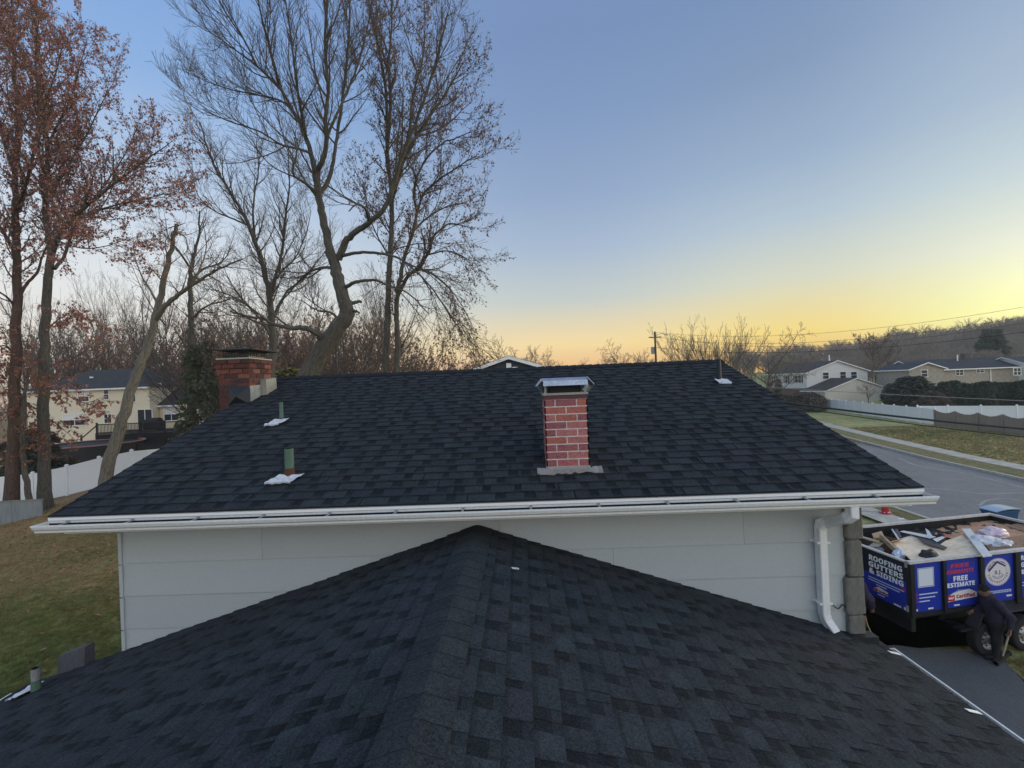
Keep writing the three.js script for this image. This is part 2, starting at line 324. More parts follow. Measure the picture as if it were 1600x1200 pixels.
// fine cracks sealed in the street
{
  const g = new G(), R = rng(5);
  for (const pts of [[[1405, 716], [1440, 729], [1500, 738], [1560, 752], [1640, 772]], [[1420, 762], [1480, 765], [1530, 771], [1600, 770]], [[1450, 724], [1520, 733], [1600, 737]], [[1530, 790], [1545, 781], [1575, 779], [1610, 786]]]) {
    const w = crm(pts.map(([u, v]) => onLevel(u, v, 0.01)), 30);
    for (let i = 0; i < 30; i++) { const a = w[i], b = w[i + 1], h = 0.035 + R() * 0.05, s = V().subVectors(b, a).cross(V(0, 1, 0)).normalize().multiplyScalar(h); a.addScaledVector(s, (R() - 0.5) * 0.6); g.quad(a.clone().sub(s), b.clone().sub(s), b.clone().add(s), a.clone().add(s)); }
  }
  struct('street_crack_sealing', g.build(), mat([0.33, 0.33, 0.33], 0.9));
}
// grass blades on the lawn to the left and the lawn by the driveway
{
  const b = new G(), R = rng(77);
  for (let k = 0; k < 9; k++) { const a = R() * 6.28, r = R() * 0.07, x = Math.cos(a) * r, z = Math.sin(a) * r, h = 0.03 + R() * 0.045, w = 0.006, c = R() * 6.28, lx = (R() - 0.5) * 0.06, lz = (R() - 0.5) * 0.06; b.tri(V(x - Math.cos(c) * w, 0, z - Math.sin(c) * w), V(x + Math.cos(c) * w, 0, z + Math.sin(c) * w), V(x + lx, h, z + lz)); }
  const spots = [];
  for (let k = 0; k < 70000; k++) { const x = -27 + R() * 23, z = -23 + R() * 18; if (x > -5.1 && z > -5) continue; spots.push([x, z]); }
  for (let k = 0; k < 14000; k++) { const x = 9.3 + R() * 6, z = -9.4 + R() * 5; const p = toPixel(V(x, 0, z)); if (!p || p[0] < 1545 + (p[1] < 1030 ? 20 : 0) || z < -9.3 + (x - 9.3) * -0.12) continue; spots.push([x, z]); }
  for (let k = 0; k < 26000; k++) { const x = 27 + R() * 18, z = -48 + R() * 30; spots.push([x, z, 1.6]); }
  const im = new THREE.InstancedMesh(b.build(), mat([1, 1, 1], 1), spots.length), m = new THREE.Matrix4(), c = new THREE.Color();
  spots.forEach(([x, z, s = 1], i) => {
    m.compose(V(x, groundY(x, z), z), new THREE.Quaternion().setFromAxisAngle(V(0, 1, 0), R() * 6.28), V(s, s * (0.7 + R() * 0.6), s)); im.setMatrixAt(i, m);
    const q = perlin.noise(x * 0.11, z * 0.2, 3.3) + 0.55 * perlin.noise(x * 0.37 + z * 0.1, z * 0.55, 8.1); let t = clamp(0.5 + q * 0.95, 0, 1);
    if (x < -3) t = clamp(t * 0.75 + 0.42 * sstep(-12.5, -15.5, z) - 0.28 * sstep(-13.2, -11.2, z) + 0.1, 0, 1); else t = clamp(t * 0.7 + 0.2, 0, 1);
    t = clamp(t + (R() - 0.5) * 0.6, 0, 1); const k = 0.75 + R() * 0.5; c.setRGB(lerp(0.15, 0.4, t) * k, lerp(0.165, 0.29, t) * k, lerp(0.045, 0.15, t) * k); im.setColorAt(i, c);
  });
  im.name = 'grass'; scene.add(im); tag(im, 'short worn lawn grass, green mixed with brown', 'grass', null, 'stuff');
}

{
  const b = new G(), R = rng(303); b.tri(V(-0.045, 0, 0), V(0, 0.012, 0.028), V(0.05, 0.004, 0)).tri(V(-0.045, 0, 0), V(0.05, 0.004, 0), V(0, 0.016, -0.028));
  const im = new THREE.InstancedMesh(b.build(), mat([1, 1, 1], 0.9), 5200), m = new THREE.Matrix4(), c = new THREE.Color();
  for (let i = 0; i < 5200; i++) { const far = R() < 0.7, x = far ? -27 + R() * 15 : -27 + R() * 22, z = far ? -23.5 + Math.pow(R(), 1.6) * 12 : -22 + R() * 16; m.compose(V(x, groundY(x, z) + 0.035, z), new THREE.Quaternion().setFromEuler(new THREE.Euler((R() - 0.5) * 0.9, R() * 6.28, (R() - 0.5) * 0.9)), V(1, 1, 1).multiplyScalar(0.7 + R() * 0.8)); im.setMatrixAt(i, m); const k = 0.6 + R() * 0.8; c.setRGB(0.3 * k, 0.15 * k, 0.075 * k); im.setColorAt(i, c); }
  im.name = 'fallen_leaves'; scene.add(im); tag(im, 'brown leaves fallen on the left lawn under the trees', 'leaves', null, 'stuff');
}
// ------------------------------------------------------------------ the house
const house = thing('house', 'split-level house with dark shingled roofs and white siding, nearest the camera', 'house');
const tones = [[0.035, 0.04, 0.046], [0.031, 0.036, 0.044], [0.032, 0.041, 0.045], [0.036, 0.037, 0.046], [0.03, 0.034, 0.04], [0.033, 0.038, 0.042]];
const pickTone = (R, base = tones[Math.floor(R() * 6)]) => { const t = tones[Math.floor(R() * 6)], k = 0.92 + R() * 0.16; return base.map((v, i) => lerp(v, t[i], 0.45) * k); };
function shingleStrip(len, expo, R, room = 1) {   // one laminated strip: a base layer and raised tabs of uneven width; x along the eave, y up, z down the slope
  const own = tones[Math.floor(R() * 6)], g = new G(true), b = 0.013, t = 0.0045, u0 = R() * 7, v0 = R() * 7, top = -Math.min(expo + 0.05, room), et = Math.min(expo, room);
  const base = pickTone(R, own), yAt = (z) => b * (1 - z / top), band = Math.min(0.05, et * 0.4);
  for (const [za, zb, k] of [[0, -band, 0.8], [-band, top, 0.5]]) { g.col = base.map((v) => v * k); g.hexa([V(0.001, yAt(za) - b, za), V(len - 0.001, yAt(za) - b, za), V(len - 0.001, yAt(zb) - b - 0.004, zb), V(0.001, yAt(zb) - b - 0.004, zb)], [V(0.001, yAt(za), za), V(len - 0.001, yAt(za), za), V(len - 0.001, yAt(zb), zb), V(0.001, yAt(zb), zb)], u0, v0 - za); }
  let x = R() < 0.5 ? 0 : 0.03 + R() * 0.07;
  while (x < len - 0.03) {
    const w = Math.min(len - 0.002 - x, 0.13 + R() * 0.14), k = 0.004 + R() * 0.006, x0 = x + 0.001, x1 = x + w, tone = pickTone(R, own), dz = (R() - 0.5) * 0.004, zm = -et * 0.8;
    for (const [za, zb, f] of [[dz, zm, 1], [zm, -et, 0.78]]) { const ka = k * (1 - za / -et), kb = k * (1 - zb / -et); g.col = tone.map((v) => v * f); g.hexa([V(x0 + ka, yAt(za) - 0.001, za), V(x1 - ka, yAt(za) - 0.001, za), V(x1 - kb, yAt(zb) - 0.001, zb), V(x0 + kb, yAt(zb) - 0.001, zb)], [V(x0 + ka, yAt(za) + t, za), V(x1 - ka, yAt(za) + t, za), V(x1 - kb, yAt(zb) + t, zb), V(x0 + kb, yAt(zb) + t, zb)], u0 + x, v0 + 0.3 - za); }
    x += w + 0.06 + R() * 0.05;
  }
  return g.build();
}
const stripSet = (() => { const R = rng(411), s = []; for (let k = 0; k < 26; k++) s.push(shingleStrip(0.998, 0.143, R)); return s; })();
const allStrips = [];
function shingleSlope(roof, O, u, n, len, slope, seed) {
  const R = rng(seed), down = V().crossVectors(u, n), expo = 0.143;
  for (let k = 0; k * expo < slope - 0.02; k++) {
    let x = -(((k % 5) * 0.165 + R() * 0.08) % 1);
    while (x < len) {
      const x0 = Math.max(0, x), x1 = Math.min(len, x + 1);
      if (x1 - x0 > 0.03) {
        const room = slope - k * expo, full = x1 - x0 > 0.995 && room > expo + 0.05, geo = full ? stripSet[Math.floor(R() * stripSet.length)] : shingleStrip(x1 - x0, expo, R, room);
        const jig = (R() - 0.5) * 0.003, o = O.clone().addScaledVector(u, x0).addScaledVector(down, -k * expo + jig).addScaledVector(n, 0.001);
        const m = basis(o, u, n, down), c = [V(0, 0, 0), V(x1 - x0, 0, 0), V(x1 - x0, 0, -expo), V(0, 0, -expo)].map((p) => toPixel(p.applyMatrix4(m)));
        let area = 0;
        if (c.every((p) => p && p[0] > -60 && p[0] < 1660 && p[1] < 1240)) for (let q = 0; q < 4; q++) { const a = c[q], b = c[(q + 1) % 4]; area += (a[0] * b[1] - b[0] * a[1]) / 2; }
        allStrips.push({ roof, geo, m, area: Math.abs(area) });
      }
      x += 1;
    }
  }
}
function placeStrips() {
  allStrips.sort((a, b) => b.area - a.area);
  const rest = new Map();
  allStrips.forEach((s, i) => {
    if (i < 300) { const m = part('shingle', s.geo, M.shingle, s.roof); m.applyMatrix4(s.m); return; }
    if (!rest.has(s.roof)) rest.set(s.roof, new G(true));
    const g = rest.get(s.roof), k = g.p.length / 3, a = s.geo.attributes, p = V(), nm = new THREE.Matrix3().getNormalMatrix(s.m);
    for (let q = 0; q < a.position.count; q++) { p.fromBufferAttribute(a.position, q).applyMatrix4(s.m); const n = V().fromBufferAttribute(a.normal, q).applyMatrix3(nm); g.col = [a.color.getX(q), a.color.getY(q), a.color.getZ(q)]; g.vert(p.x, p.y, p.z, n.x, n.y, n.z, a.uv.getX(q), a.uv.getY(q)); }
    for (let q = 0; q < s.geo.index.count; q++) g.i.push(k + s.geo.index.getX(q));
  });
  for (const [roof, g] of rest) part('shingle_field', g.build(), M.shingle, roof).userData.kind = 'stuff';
}
const UR = { x0: -4.49, x1: 3.59, ze: -4.2, ye: 4.82, zr: -8.3, yr: 6.17, zb: -12.4 };
const LR = { xr: -0.5, yr: 4.5, x1: 3.39, y1: 3.24, x0: -5.15, y0: 3.02, zb: -4.545, zf: 2.2 };
{
  // upper storey
  const w = new G();
  w.hexa([V(-4.09, 0, -4.57), V(3.08, 0, -4.57), V(3.08, 0, -12.1), V(-4.09, 0, -12.1)], [V(-4.09, 4.66, -4.57), V(3.08, 4.66, -4.57), V(3.08, 4.66, -12.1), V(-4.09, 4.66, -12.1)]);
  for (const [x, s] of [[3.08, 1], [-4.09, -1]]) { const a = V(x, 4.66, -4.57), b = V(x, 4.66, -12.1), c = V(x, 6.06, -8.3); s > 0 ? w.tri(a, b, c) : w.tri(b, a, c); }
  const wall = part('wall', w.build(), M.siding, house);
  // siding boards on the front wall, each course lapped over the one below
  const R = rng(31), pitch = 0.331, mats = [M.siding, M.siding, M.sidingWarm];
  for (let k = 0; k < 7; k++) {
    const yt = 4.655 - (k ? 0.085 + (k - 1) * pitch : 0), yb = 4.655 - 0.085 - k * pitch; let x = -4.11;
    while (x < 3.09) {
      let x1 = Math.min(3.095, x + (x === -4.11 ? 0.7 + R() * 2.3 : 2.4)); if (3.095 - x1 < 0.5) x1 = 3.095;
      const g = new G();
      g.hexa([V(x + 0.0012, yb, -4.5435), V(x1 - 0.0012, yb, -4.5435), V(x1 - 0.0012, yb, -4.572), V(x + 0.0012, yb, -4.572)], [V(x + 0.0012, yt - 0.005, -4.556), V(x1 - 0.0012, yt - 0.005, -4.556), V(x1 - 0.0012, yt, -4.572), V(x + 0.0012, yt, -4.572)], R() * 5, R() * 5);
      part('siding_board', g.build(), mats[Math.floor(R() * 3)], wall);
      x = x1;
    }
    // metal corner caps at the left end
    const cg = new G().box(-4.135, -4.1, yb - 0.004, yt - 0.02, -4.64, -4.532); part('corner_cap', cg.build(), M.siding, wall);
  }
  // soffit and fascia
  part('soffit', new G().box(UR.x0 + 0.1, UR.x1 - 0.1, 4.645, 4.66, -4.57, -4.25).build(), M.trim, house);
  part('fascia', new G().box(UR.x0 + 0.03, UR.x1 - 0.03, 4.66, 4.79, -4.262, -4.24).build(), M.trim, house);
  // upper roof: deck, rake boards, shingles on the slope in view
  const d = new G(), c = (x, y, z) => V(x, y, z);
  for (const [za, ya, zb2, yb2] of [[UR.ze - 0.03, UR.ye + 0.01, UR.zr, UR.yr], [UR.zr, UR.yr, UR.zb, UR.ye]]) {
    const t = [c(UR.x0 + 0.02, ya, za), c(UR.x1 - 0.02, ya, za), c(UR.x1 - 0.02, yb2, zb2), c(UR.x0 + 0.02, yb2, zb2)];
    d.hexa(t.map((p) => p.clone().add(V(0, -0.025, 0))), t);
  }
  const upper = part('upper_roof', d.build(), M.deck, house);
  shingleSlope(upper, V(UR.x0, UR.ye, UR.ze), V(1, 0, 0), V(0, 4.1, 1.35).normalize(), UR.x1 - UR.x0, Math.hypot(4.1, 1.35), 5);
  const bk = new G(); bk.quad(c(UR.x1, UR.ye + 0.014, UR.zb - 0.03), c(UR.x0, UR.ye + 0.014, UR.zb - 0.03), c(UR.x0, UR.yr + 0.014, UR.zr), c(UR.x1, UR.yr + 0.014, UR.zr)); part('back_slope', bk.build(), M.shingleFar, upper);
  for (const x of [UR.x0 + 0.05, UR.x1 - 0.07]) for (const [za, zb2] of [[UR.ze - 0.06, UR.zr], [UR.zb + 0.06, UR.zr]]) { const lo = (y) => [c(x, y + UR.ye + 0.02, za), c(x + 0.02, y + UR.ye + 0.02, za), c(x + 0.02, y + UR.yr, zb2), c(x, y + UR.yr, zb2)], q = za > zb2 ? [lo(-0.17), lo(-0.03)] : [lo(-0.17).reverse(), lo(-0.03).reverse()]; part('rake_board', new G().hexa(...q).build(), M.trim, upper); }
  const cap = new G(true), RC = rng(8);
  for (let x = UR.x0; x < UR.x1 - 0.05; x += 0.143) { cap.col = pickTone(RC).map((v) => v * 0.8); const x1 = Math.min(UR.x1, x + 0.19); for (const s of [1, -1]) { const p = (xx, w, y) => c(xx, UR.yr + y - w * 0.329, UR.zr + s * w); const q = [p(x, 0.15, 0.014), p(x1, 0.15, 0.03), p(x1, 0, 0.034), p(x, 0, 0.018)]; s > 0 ? cap.quad(...q) : cap.quad(q[1], q[0], q[3], q[2]); const e = [p(x1, 0.15, 0.02), p(x1, 0, 0.024), p(x1, 0, 0.034), p(x1, 0.15, 0.03)]; cap.quad(...e); } }
  part('ridge_cap', cap.build(), M.shingle, upper).userData.kind = 'stuff';
}
{
  // lower wing
  const w = new G();
  w.hexa([V(-4.9, 0, 1.9), V(3.12, 0, 1.9), V(3.12, 0, -4.54), V(-4.9, 0, -4.54)], [V(-4.9, 3.02, 1.9), V(3.12, 3.24, 1.9), V(3.12, 3.24, -4.54), V(-4.9, 3.02, -4.54)]);
  w.tri(V(-4.9, 3.02, 1.9), V(3.12, 3.24, 1.9), V(-0.5, 4.42, 1.9)); w.tri(V(3.12, 3.24, -4.54), V(-4.9, 3.02, -4.54), V(-0.5, 4.42, -4.54));
  part('lower_wall', w.build(), M.siding, house);
  const d = new G(), r0 = V(LR.xr, LR.yr, LR.zb), r1 = V(LR.xr, LR.yr, LR.zf);
  const hex = (t) => d.hexa(t.map((p) => p.clone().add(V(0, -0.025, 0))), t);
  hex([r1, V(LR.x1 - 0.02, LR.y1 + 0.006, LR.zf), V(LR.x1 - 0.02, LR.y1 + 0.006, LR.zb), r0]);
  hex([V(LR.x0 + 0.02, LR.y0 + 0.006, LR.zf), r1, r0, V(LR.x0 + 0.02, LR.y0 + 0.006, LR.zb)]);
  const lower = part('lower_roof', d.build(), M.deck, house);
  const nR = V(LR.yr - LR.y1, LR.x1 - LR.xr, 0).normalize(), nL = V(-(LR.yr - LR.y0), LR.xr - LR.x0, 0).normalize();
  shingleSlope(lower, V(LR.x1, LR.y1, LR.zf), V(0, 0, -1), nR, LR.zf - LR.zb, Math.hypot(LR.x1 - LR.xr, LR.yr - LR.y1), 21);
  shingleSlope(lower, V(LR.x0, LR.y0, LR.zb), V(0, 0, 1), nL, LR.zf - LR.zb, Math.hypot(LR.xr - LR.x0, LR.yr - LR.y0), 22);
  placeStrips();
  // ridge cap pieces of the lower roof, each lapped over the next
  const RC = rng(61), sR = (LR.yr - LR.y1) / (LR.x1 - LR.xr), sL = (LR.yr - LR.y0) / (LR.xr - LR.x0);
  for (let k = 0; k < 30; k++) {
    const z0 = LR.zb + k * 0.16, z1 = z0 + 0.24, g = new G(true); g.col = pickTone(RC, tones[5]).map((v, i) => lerp(v, tones[5][i], 0.6) * 0.95);
    const jx = (RC() - 0.5) * 0.005, w = 0.155, p = (x, y, z) => V(LR.xr + jx + x, LR.yr + y - (x > 0 ? x * sR : -x * sL), z), u0 = RC() * 5;
    const xs = [-w, -0.03, 0, 0.03, w], lift = [0, 0, -0.004, 0, 0];
    for (let i = 0; i < 4; i++) {
      const a = xs[i], b = xs[i + 1], la = lift[i], lb = lift[i + 1];
      g.quad(p(a, 0.0225 + la, z1), p(b, 0.0225 + lb, z1), p(b, 0.018 + lb, z0), p(a, 0.018 + la, z0), u0 + a, u0);
      g.quad(p(a, 0.02 + la, z1), p(b, 0.02 + lb, z1), p(b, 0.0225 + lb, z1), p(a, 0.0225 + la, z1));
    }
    g.quad(p(w, 0.005, z1), p(w, 0.004, z0), p(w, 0.018, z0), p(w, 0.024, z1)); g.quad(p(-w, 0.004, z0), p(-w, 0.005, z1), p(-w, 0.024, z1), p(-w, 0.018, z0));
    part('ridge_cap_shingle', g.build(), M.shingle, lower);
  }
  part('chip', new G().box(-0.03, 0.03, 0, 0.008, -0.012, 0.012, mtx(-0.11, 4.41, -3.69, 0, 0.5, -0.3)).build(), M.flashWhite, lower);
  // rake trim at the back left and a small pale chip lying on the slope
  part('rake_board', new G().hexa([V(LR.x0, LR.y0 - 0.14, -4.5), V(-4.1, LR.y0 - 0.14 + 1.05 * sL, -4.5), V(-4.1, LR.y0 - 0.14 + 1.05 * sL, -4.52), V(LR.x0, LR.y0 - 0.14, -4.52)], [V(LR.x0, LR.y0 - 0.03, -4.5), V(-4.1, LR.y0 - 0.03 + 1.05 * sL, -4.5), V(-4.1, LR.y0 - 0.03 + 1.05 * sL, -4.52), V(LR.x0, LR.y0 - 0.03, -4.52)]).build(), M.trim, lower);
}
// gutters: an open channel with rolled front lip
function gutter(len, m4, name) {
  const prof = [[-0.03, 0.1], [-0.03, 0], [0.09, 0], [0.098, 0.008], [0.1, 0.03], [0.118, 0.05], [0.124, 0.07], [0.124, 0.08], [0.134, 0.083], [0.134, 0.1], [0.118, 0.1], [0.116, 0.075], [0.108, 0.052], [0.092, 0.03], [0.088, 0.006], [-0.026, 0.006], [-0.026, 0.1]].map(([a, b]) => [a, b * 0.8]);
  const g = new G(), P = (x, [z, y]) => V(x, y, z).applyMatrix4(m4);
  for (let i = 0; i < prof.length; i++) { const a = prof[i], b = prof[(i + 1) % prof.length]; for (let s = 0; s < 8; s++) g.quad(P(len * s / 8, b), P(len * (s + 1) / 8, b), P(len * (s + 1) / 8, a), P(len * s / 8, a), s * len / 8); }
  const E = [[-0.03, 0], [0.09, 0], [0.1, 0.024], [0.124, 0.056], [0.134, 0.08], [-0.03, 0.08]];
  for (const x of [0, len]) for (let k = 1; k < 5; k++) { g.tri(P(x - 0.002, E[0]), P(x - 0.002, E[k + 1]), P(x - 0.002, E[k])); g.tri(P(x + 0.002, E[0]), P(x + 0.002, E[k]), P(x + 0.002, E[k + 1])); }
  const o = part(name, g.build(), M.gutter, house);
  const dirtShade = new G(); dirtShade.box(0.01, len - 0.01, 0.006, 0.03, -0.026, 0.088, m4); dirtShade.quad(P(0.01, [-0.024, 0.006]), P(len - 0.01, [-0.024, 0.006]), P(len - 0.01, [-0.024, 0.06]), P(0.01, [-0.024, 0.06])); part('dirt_and_shade', dirtShade.build(), mat([0.03, 0.032, 0.022], 1, { map: asphaltTex, rep: 2 }), o);  // dark liner: debris, plus the shade inside the channel put into its colour
  for (let x = 0.2; x < len - 0.05; x += 0.62) { const h = new G(); h.box(x - 0.011, x + 0.011, 0.064, 0.068, -0.02, 0.12, m4).box(x - 0.012, x + 0.012, 0.06, 0.08, -0.016, -0.004, m4); part('hanger', h.build(), M.galvDull, o); }
  return o;
}
{
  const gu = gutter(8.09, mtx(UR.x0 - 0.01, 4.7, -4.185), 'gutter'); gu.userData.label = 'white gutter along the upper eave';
  part('drip_edge', new G().box(UR.x0, UR.x1, 4.786, 4.815, -4.204, -4.2).box(UR.x0, UR.x1, 4.812, 4.816, -4.3, -4.2).build(), M.trim, house);
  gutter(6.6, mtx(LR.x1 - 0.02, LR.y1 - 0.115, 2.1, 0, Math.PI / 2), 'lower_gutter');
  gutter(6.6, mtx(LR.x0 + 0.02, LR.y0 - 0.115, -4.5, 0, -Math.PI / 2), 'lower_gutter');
  for (const [u, v] of [[1398, 1024], [1521, 1116]]) { const r = ray(u, v), s = (LR.yr - LR.y1) / (LR.x1 - LR.xr), t = (LR.yr - EYE + s * LR.xr) / (r.y + s * r.x), p = r.multiplyScalar(t).add(V(0, EYE + 0.02, 0)); part('gutter_strap', new G().box(-0.06, 0.06, 0, 0.004, -0.018, 0.018, mtx(p.x, p.y, p.z, 0, 0.15, -Math.atan(s))).build(), M.trim, house); }
  // downspout with two elbows and a kick at the foot
  const rr = [[-0.047, -0.03], [-0.04, -0.037], [-0.015, -0.037], [-0.008, -0.032], [0.008, -0.032], [0.015, -0.037], [0.04, -0.037], [0.047, -0.03], [0.047, 0.03], [0.04, 0.037], [0.015, 0.037], [0.008, 0.032], [-0.008, 0.032], [-0.015, 0.037], [-0.04, 0.037], [-0.047, 0.03]];
  const a = at(1331, 800, 4.13), x1 = at(1283, 850, 4.49).x, x0 = at(1331, 800, 4.13).x;
  const path = [V(x0, 4.7, -4.13), V(x0, 4.62, -4.13), V(x0 - 0.02, 4.58, -4.17), V(x1 + 0.05, 4.46, -4.46), V(x1 + 0.01, 4.43, -4.49), V(x1, 4.38, -4.495), V(x1 + 0.005, 3.56, -4.495), V(x1 + 0.018, 3.5, -4.485), V(x1 + 0.05, 3.41, -4.42)];
  const sp = part('downspout', new G().sweep(path, rr, V(1, 0, 0)).build(), M.gutter, house);
  for (const y of [4.25, 3.66]) part('bracket', new G().box(x1 - 0.075, x1 + 0.085, y, y + 0.02, -4.545, -4.536).box(x1 - 0.058, x1 + 0.066, y, y + 0.02, -4.536, -4.452).build(), M.gutter, sp);
  // loose wire end by the pillar
  part('wire_stub', new G().tube(crm([V(2.9, 3.62, -4.54), V(2.92, 3.64, -4.5), V(2.98, 3.6, -4.5), V(3.04, 3.63, -4.52), V(3.08, 3.58, -4.53)], 10), 0.006, 5).build(), M.cable, house);
}
// rough stone pillar at the right corner
{
  const R = rng(12), core = part('stone_pillar', new G().box(3.09, 3.2, 0, 4.58, -5.6, -4.57).build(), M.mortarDark, house);
  let y = 4.6;
  for (let k = 0; k < 12 && y > 0.3; k++) {
    const h = 0.31 + R() * 0.1, n = R() < 0.8 ? 1 : 1;
    for (let s = 0; s < 3; s++) {
      const z1 = -4.49 - s * 0.36, z0 = z1 - 0.34, g = new RoundedBoxGeometry(0.14 + R() * 0.03, h - 0.012, z1 - z0, 4, 0.025), P = g.attributes.position, q = V();
      for (let i = 0; i < P.count; i++) { q.fromBufferAttribute(P, i); const f = 1 + 0.16 * perlin.noise(q.x * 9 + k * 3.1, q.y * 8 + s, q.z * 9 + k) + 0.08 * perlin.noise(q.x * 26, q.y * 26 + k, q.z * 26); P.setXYZ(i, q.x * f, q.y * (1 + (f - 1) * 0.25), q.z * (1 + (f - 1) * 0.5)); }
      g.computeVertexNormals(); g.translate(3.162 + (R() - 0.5) * 0.012, y - h / 2, (z0 + z1) / 2);
      part('stone', g, M.stone, core);
    }
    y -= h;
  }
  part('corner_flashing', new G().box(3.07, 3.3, 3.29, 3.36, -4.535, -4.42, mtx(0, 0, 0)).build(), M.flashDark, house);
}
// square chimney with painted-looking red brick facing and a sheet-metal hood
const brickMats = [[0.55, 0.17, 0.17], [0.46, 0.15, 0.16], [0.62, 0.23, 0.21], [0.4, 0.14, 0.15], [0.58, 0.19, 0.14]].map((c) => mat(c, 0.85, { map: osbTex, rep: 3 }));
const oldBrick = [[0.22, 0.07, 0.05], [0.3, 0.1, 0.07], [0.14, 0.05, 0.042], [0.36, 0.14, 0.1], [0.07, 0.04, 0.038], [0.2, 0.08, 0.066], [0.11, 0.05, 0.045]].map((c) => mat(c, 0.9, { map: asphaltTex, rep: 5, bump: asphaltTex, brep: 8, bumpScale: 0.004 }));
{
  const x0 = 0.225, x1 = 0.665, zf = -4.7, zb = -5.14, top = 5.755, R = rng(90);
  const ch = part('chimney', new G().box(x0 + 0.004, x1 - 0.004, 4.7, top, zb + 0.004, zf - 0.004).build(), M.mortar, house); ch.userData.label = 'square red brick chimney with a sheet-metal hood in the middle of the upper roof';
  const ph = 0.077, j = 0.012;
  for (let r = 0; r < 9; r++) {
    const y1 = top - 0.035 - r * ph, y0 = y1 - ph + j;
    for (let f = 0; f < 4; f++) {
      const cuts = r % 2 ? [0, 0.5, 1] : [0, 0.25, 0.75, 1];
      for (let k = 0; k < cuts.length - 1; k++) {
        const a = cuts[k] * 0.44 + (k ? j / 2 : 0), b = cuts[k + 1] * 0.44 - (k < cuts.length - 2 ? j / 2 : 0), g = new G();
        g.hexa([V(a, y0, 0), V(b, y0, 0), V(b, y0, -0.012), V(a, y0, -0.012)], [V(a, y1, 0), V(b, y1, 0), V(b, y1, -0.012), V(a, y1, -0.012)], R() * 4, R() * 4);
        const m = [mtx(x0, 0, zf), mtx(x1, 0, zf, 0, Math.PI / 2), mtx(x1, 0, zb, 0, Math.PI), mtx(x0, 0, zb, 0, -Math.PI / 2)][f];
        const geo = g.build().applyMatrix4(m); part('brick', geo, brickMats[Math.floor(R() * 5)], ch);
      }
    }
  }
  part('top_band', new G().box(x0 - 0.004, x1 + 0.004, top - 0.03, top + 0.012, zb - 0.004, zf + 0.004).build(), mat([0.16, 0.055, 0.055], 0.8, { map: grainTex, rep: 4 }), ch);
  // hood: pan, four posts, folded lid with flared side wings
  const hood = part('hood', new G().hexa([V(x0 - 0.02, 5.915, zf + 0.035), V(x1 + 0.02, 5.915, zf + 0.035), V(x1 + 0.02, 5.915, zb - 0.035), V(x0 - 0.02, 5.915, zb - 0.035)].map((p) => p), [V(x0 + 0.005, 5.945, zf - 0.03), V(x1 - 0.005, 5.945, zf - 0.03), V(x1 - 0.005, 5.945, zb + 0.03), V(x0 + 0.005, 5.945, zb + 0.03)])
    .quad(V(x0 - 0.006, 5.865, zf + 0.06), V(x1 + 0.006, 5.865, zf + 0.06), V(x1 + 0.006, 5.918, zf + 0.034), V(x0 - 0.006, 5.918, zf + 0.034)).build(), M.galv, ch);
  const wing = new G();
  for (const [x, s] of [[x0 - 0.012, -1], [x1 + 0.012, 1]]) wing.hexa(...(() => { const b = [V(x + s * 0.055, 5.868, zf + 0.045), V(x + s * 0.063, 5.868, zf + 0.04), V(x + s * 0.063, 5.868, zb - 0.04), V(x + s * 0.055, 5.868, zb - 0.04)], t = [V(x - s * 0.01, 5.94, zf + 0.03), V(x - s * 0.004, 5.945, zf + 0.026), V(x - s * 0.004, 5.945, zb - 0.026), V(x - s * 0.01, 5.94, zb - 0.026)], lo = [V(x, 5.8, zf + 0.02), V(x + s * 0.006, 5.8, zf + 0.02), V(x + s * 0.006, 5.8, zb - 0.02), V(x, 5.8, zb - 0.02)]; wing.hexa(lo, b); return [b, t]; })());
  part('side_wing', wing.build(), M.galv, hood);
  part('pan', new G().box(x0 - 0.012, x1 + 0.012, 5.768, 5.79, zb - 0.012, zf + 0.012).build(), M.galvDull, ch);
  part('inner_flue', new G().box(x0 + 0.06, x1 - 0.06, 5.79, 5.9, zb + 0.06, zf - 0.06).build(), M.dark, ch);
  const posts = new G(); for (const x of [x0 + 0.015, x1 - 0.015]) for (const z of [zf - 0.015, zb + 0.015]) posts.box(x - 0.01, x + 0.01, 5.79, 5.915, z - 0.01, z + 0.01); part('post', posts.build(), M.galvDull, ch);
  // base flashing and crumpled apron
  part('base_flashing', new G().box(x0 - 0.006, x1 + 0.006, 4.88, 5.035, zb - 0.006, zf + 0.006).build(), mat([0.42, 0.42, 0.4], 0.6, { map: weatherTex, rep: 5, repy: 3 }), ch);
  const ap = new G(), RR = rng(4), n = 16, S = V(0, -0.313, 0.95);
  const row = (k) => [...Array(n + 1).keys()].map((i) => { const x = lerp(x0 - 0.1, x1 + 0.12, i / n), e = Math.abs(i / n - 0.5) > 0.36 ? 0.02 : 0; return V(x, 5.005 + e * (1 - k) - k * 0.03 + 0.02 * RR() * (0.4 + k), zf + 0.012 + k * 0.075 + (RR() - 0.5) * 0.02); });
  const A = row(0), B = row(1); for (let i = 0; i < n; i++) ap.quad(B[i], B[i + 1], A[i + 1], A[i]), ap.quad(B[i].clone().add(V(0, -0.012, 0)), B[i + 1].clone().add(V(0, -0.012, 0)), B[i + 1], B[i]);
  part('apron', ap.build(), mat([0.36, 0.34, 0.31], 0.6, { map: weatherTex, rep: 6, repy: 3 }), ch);
}
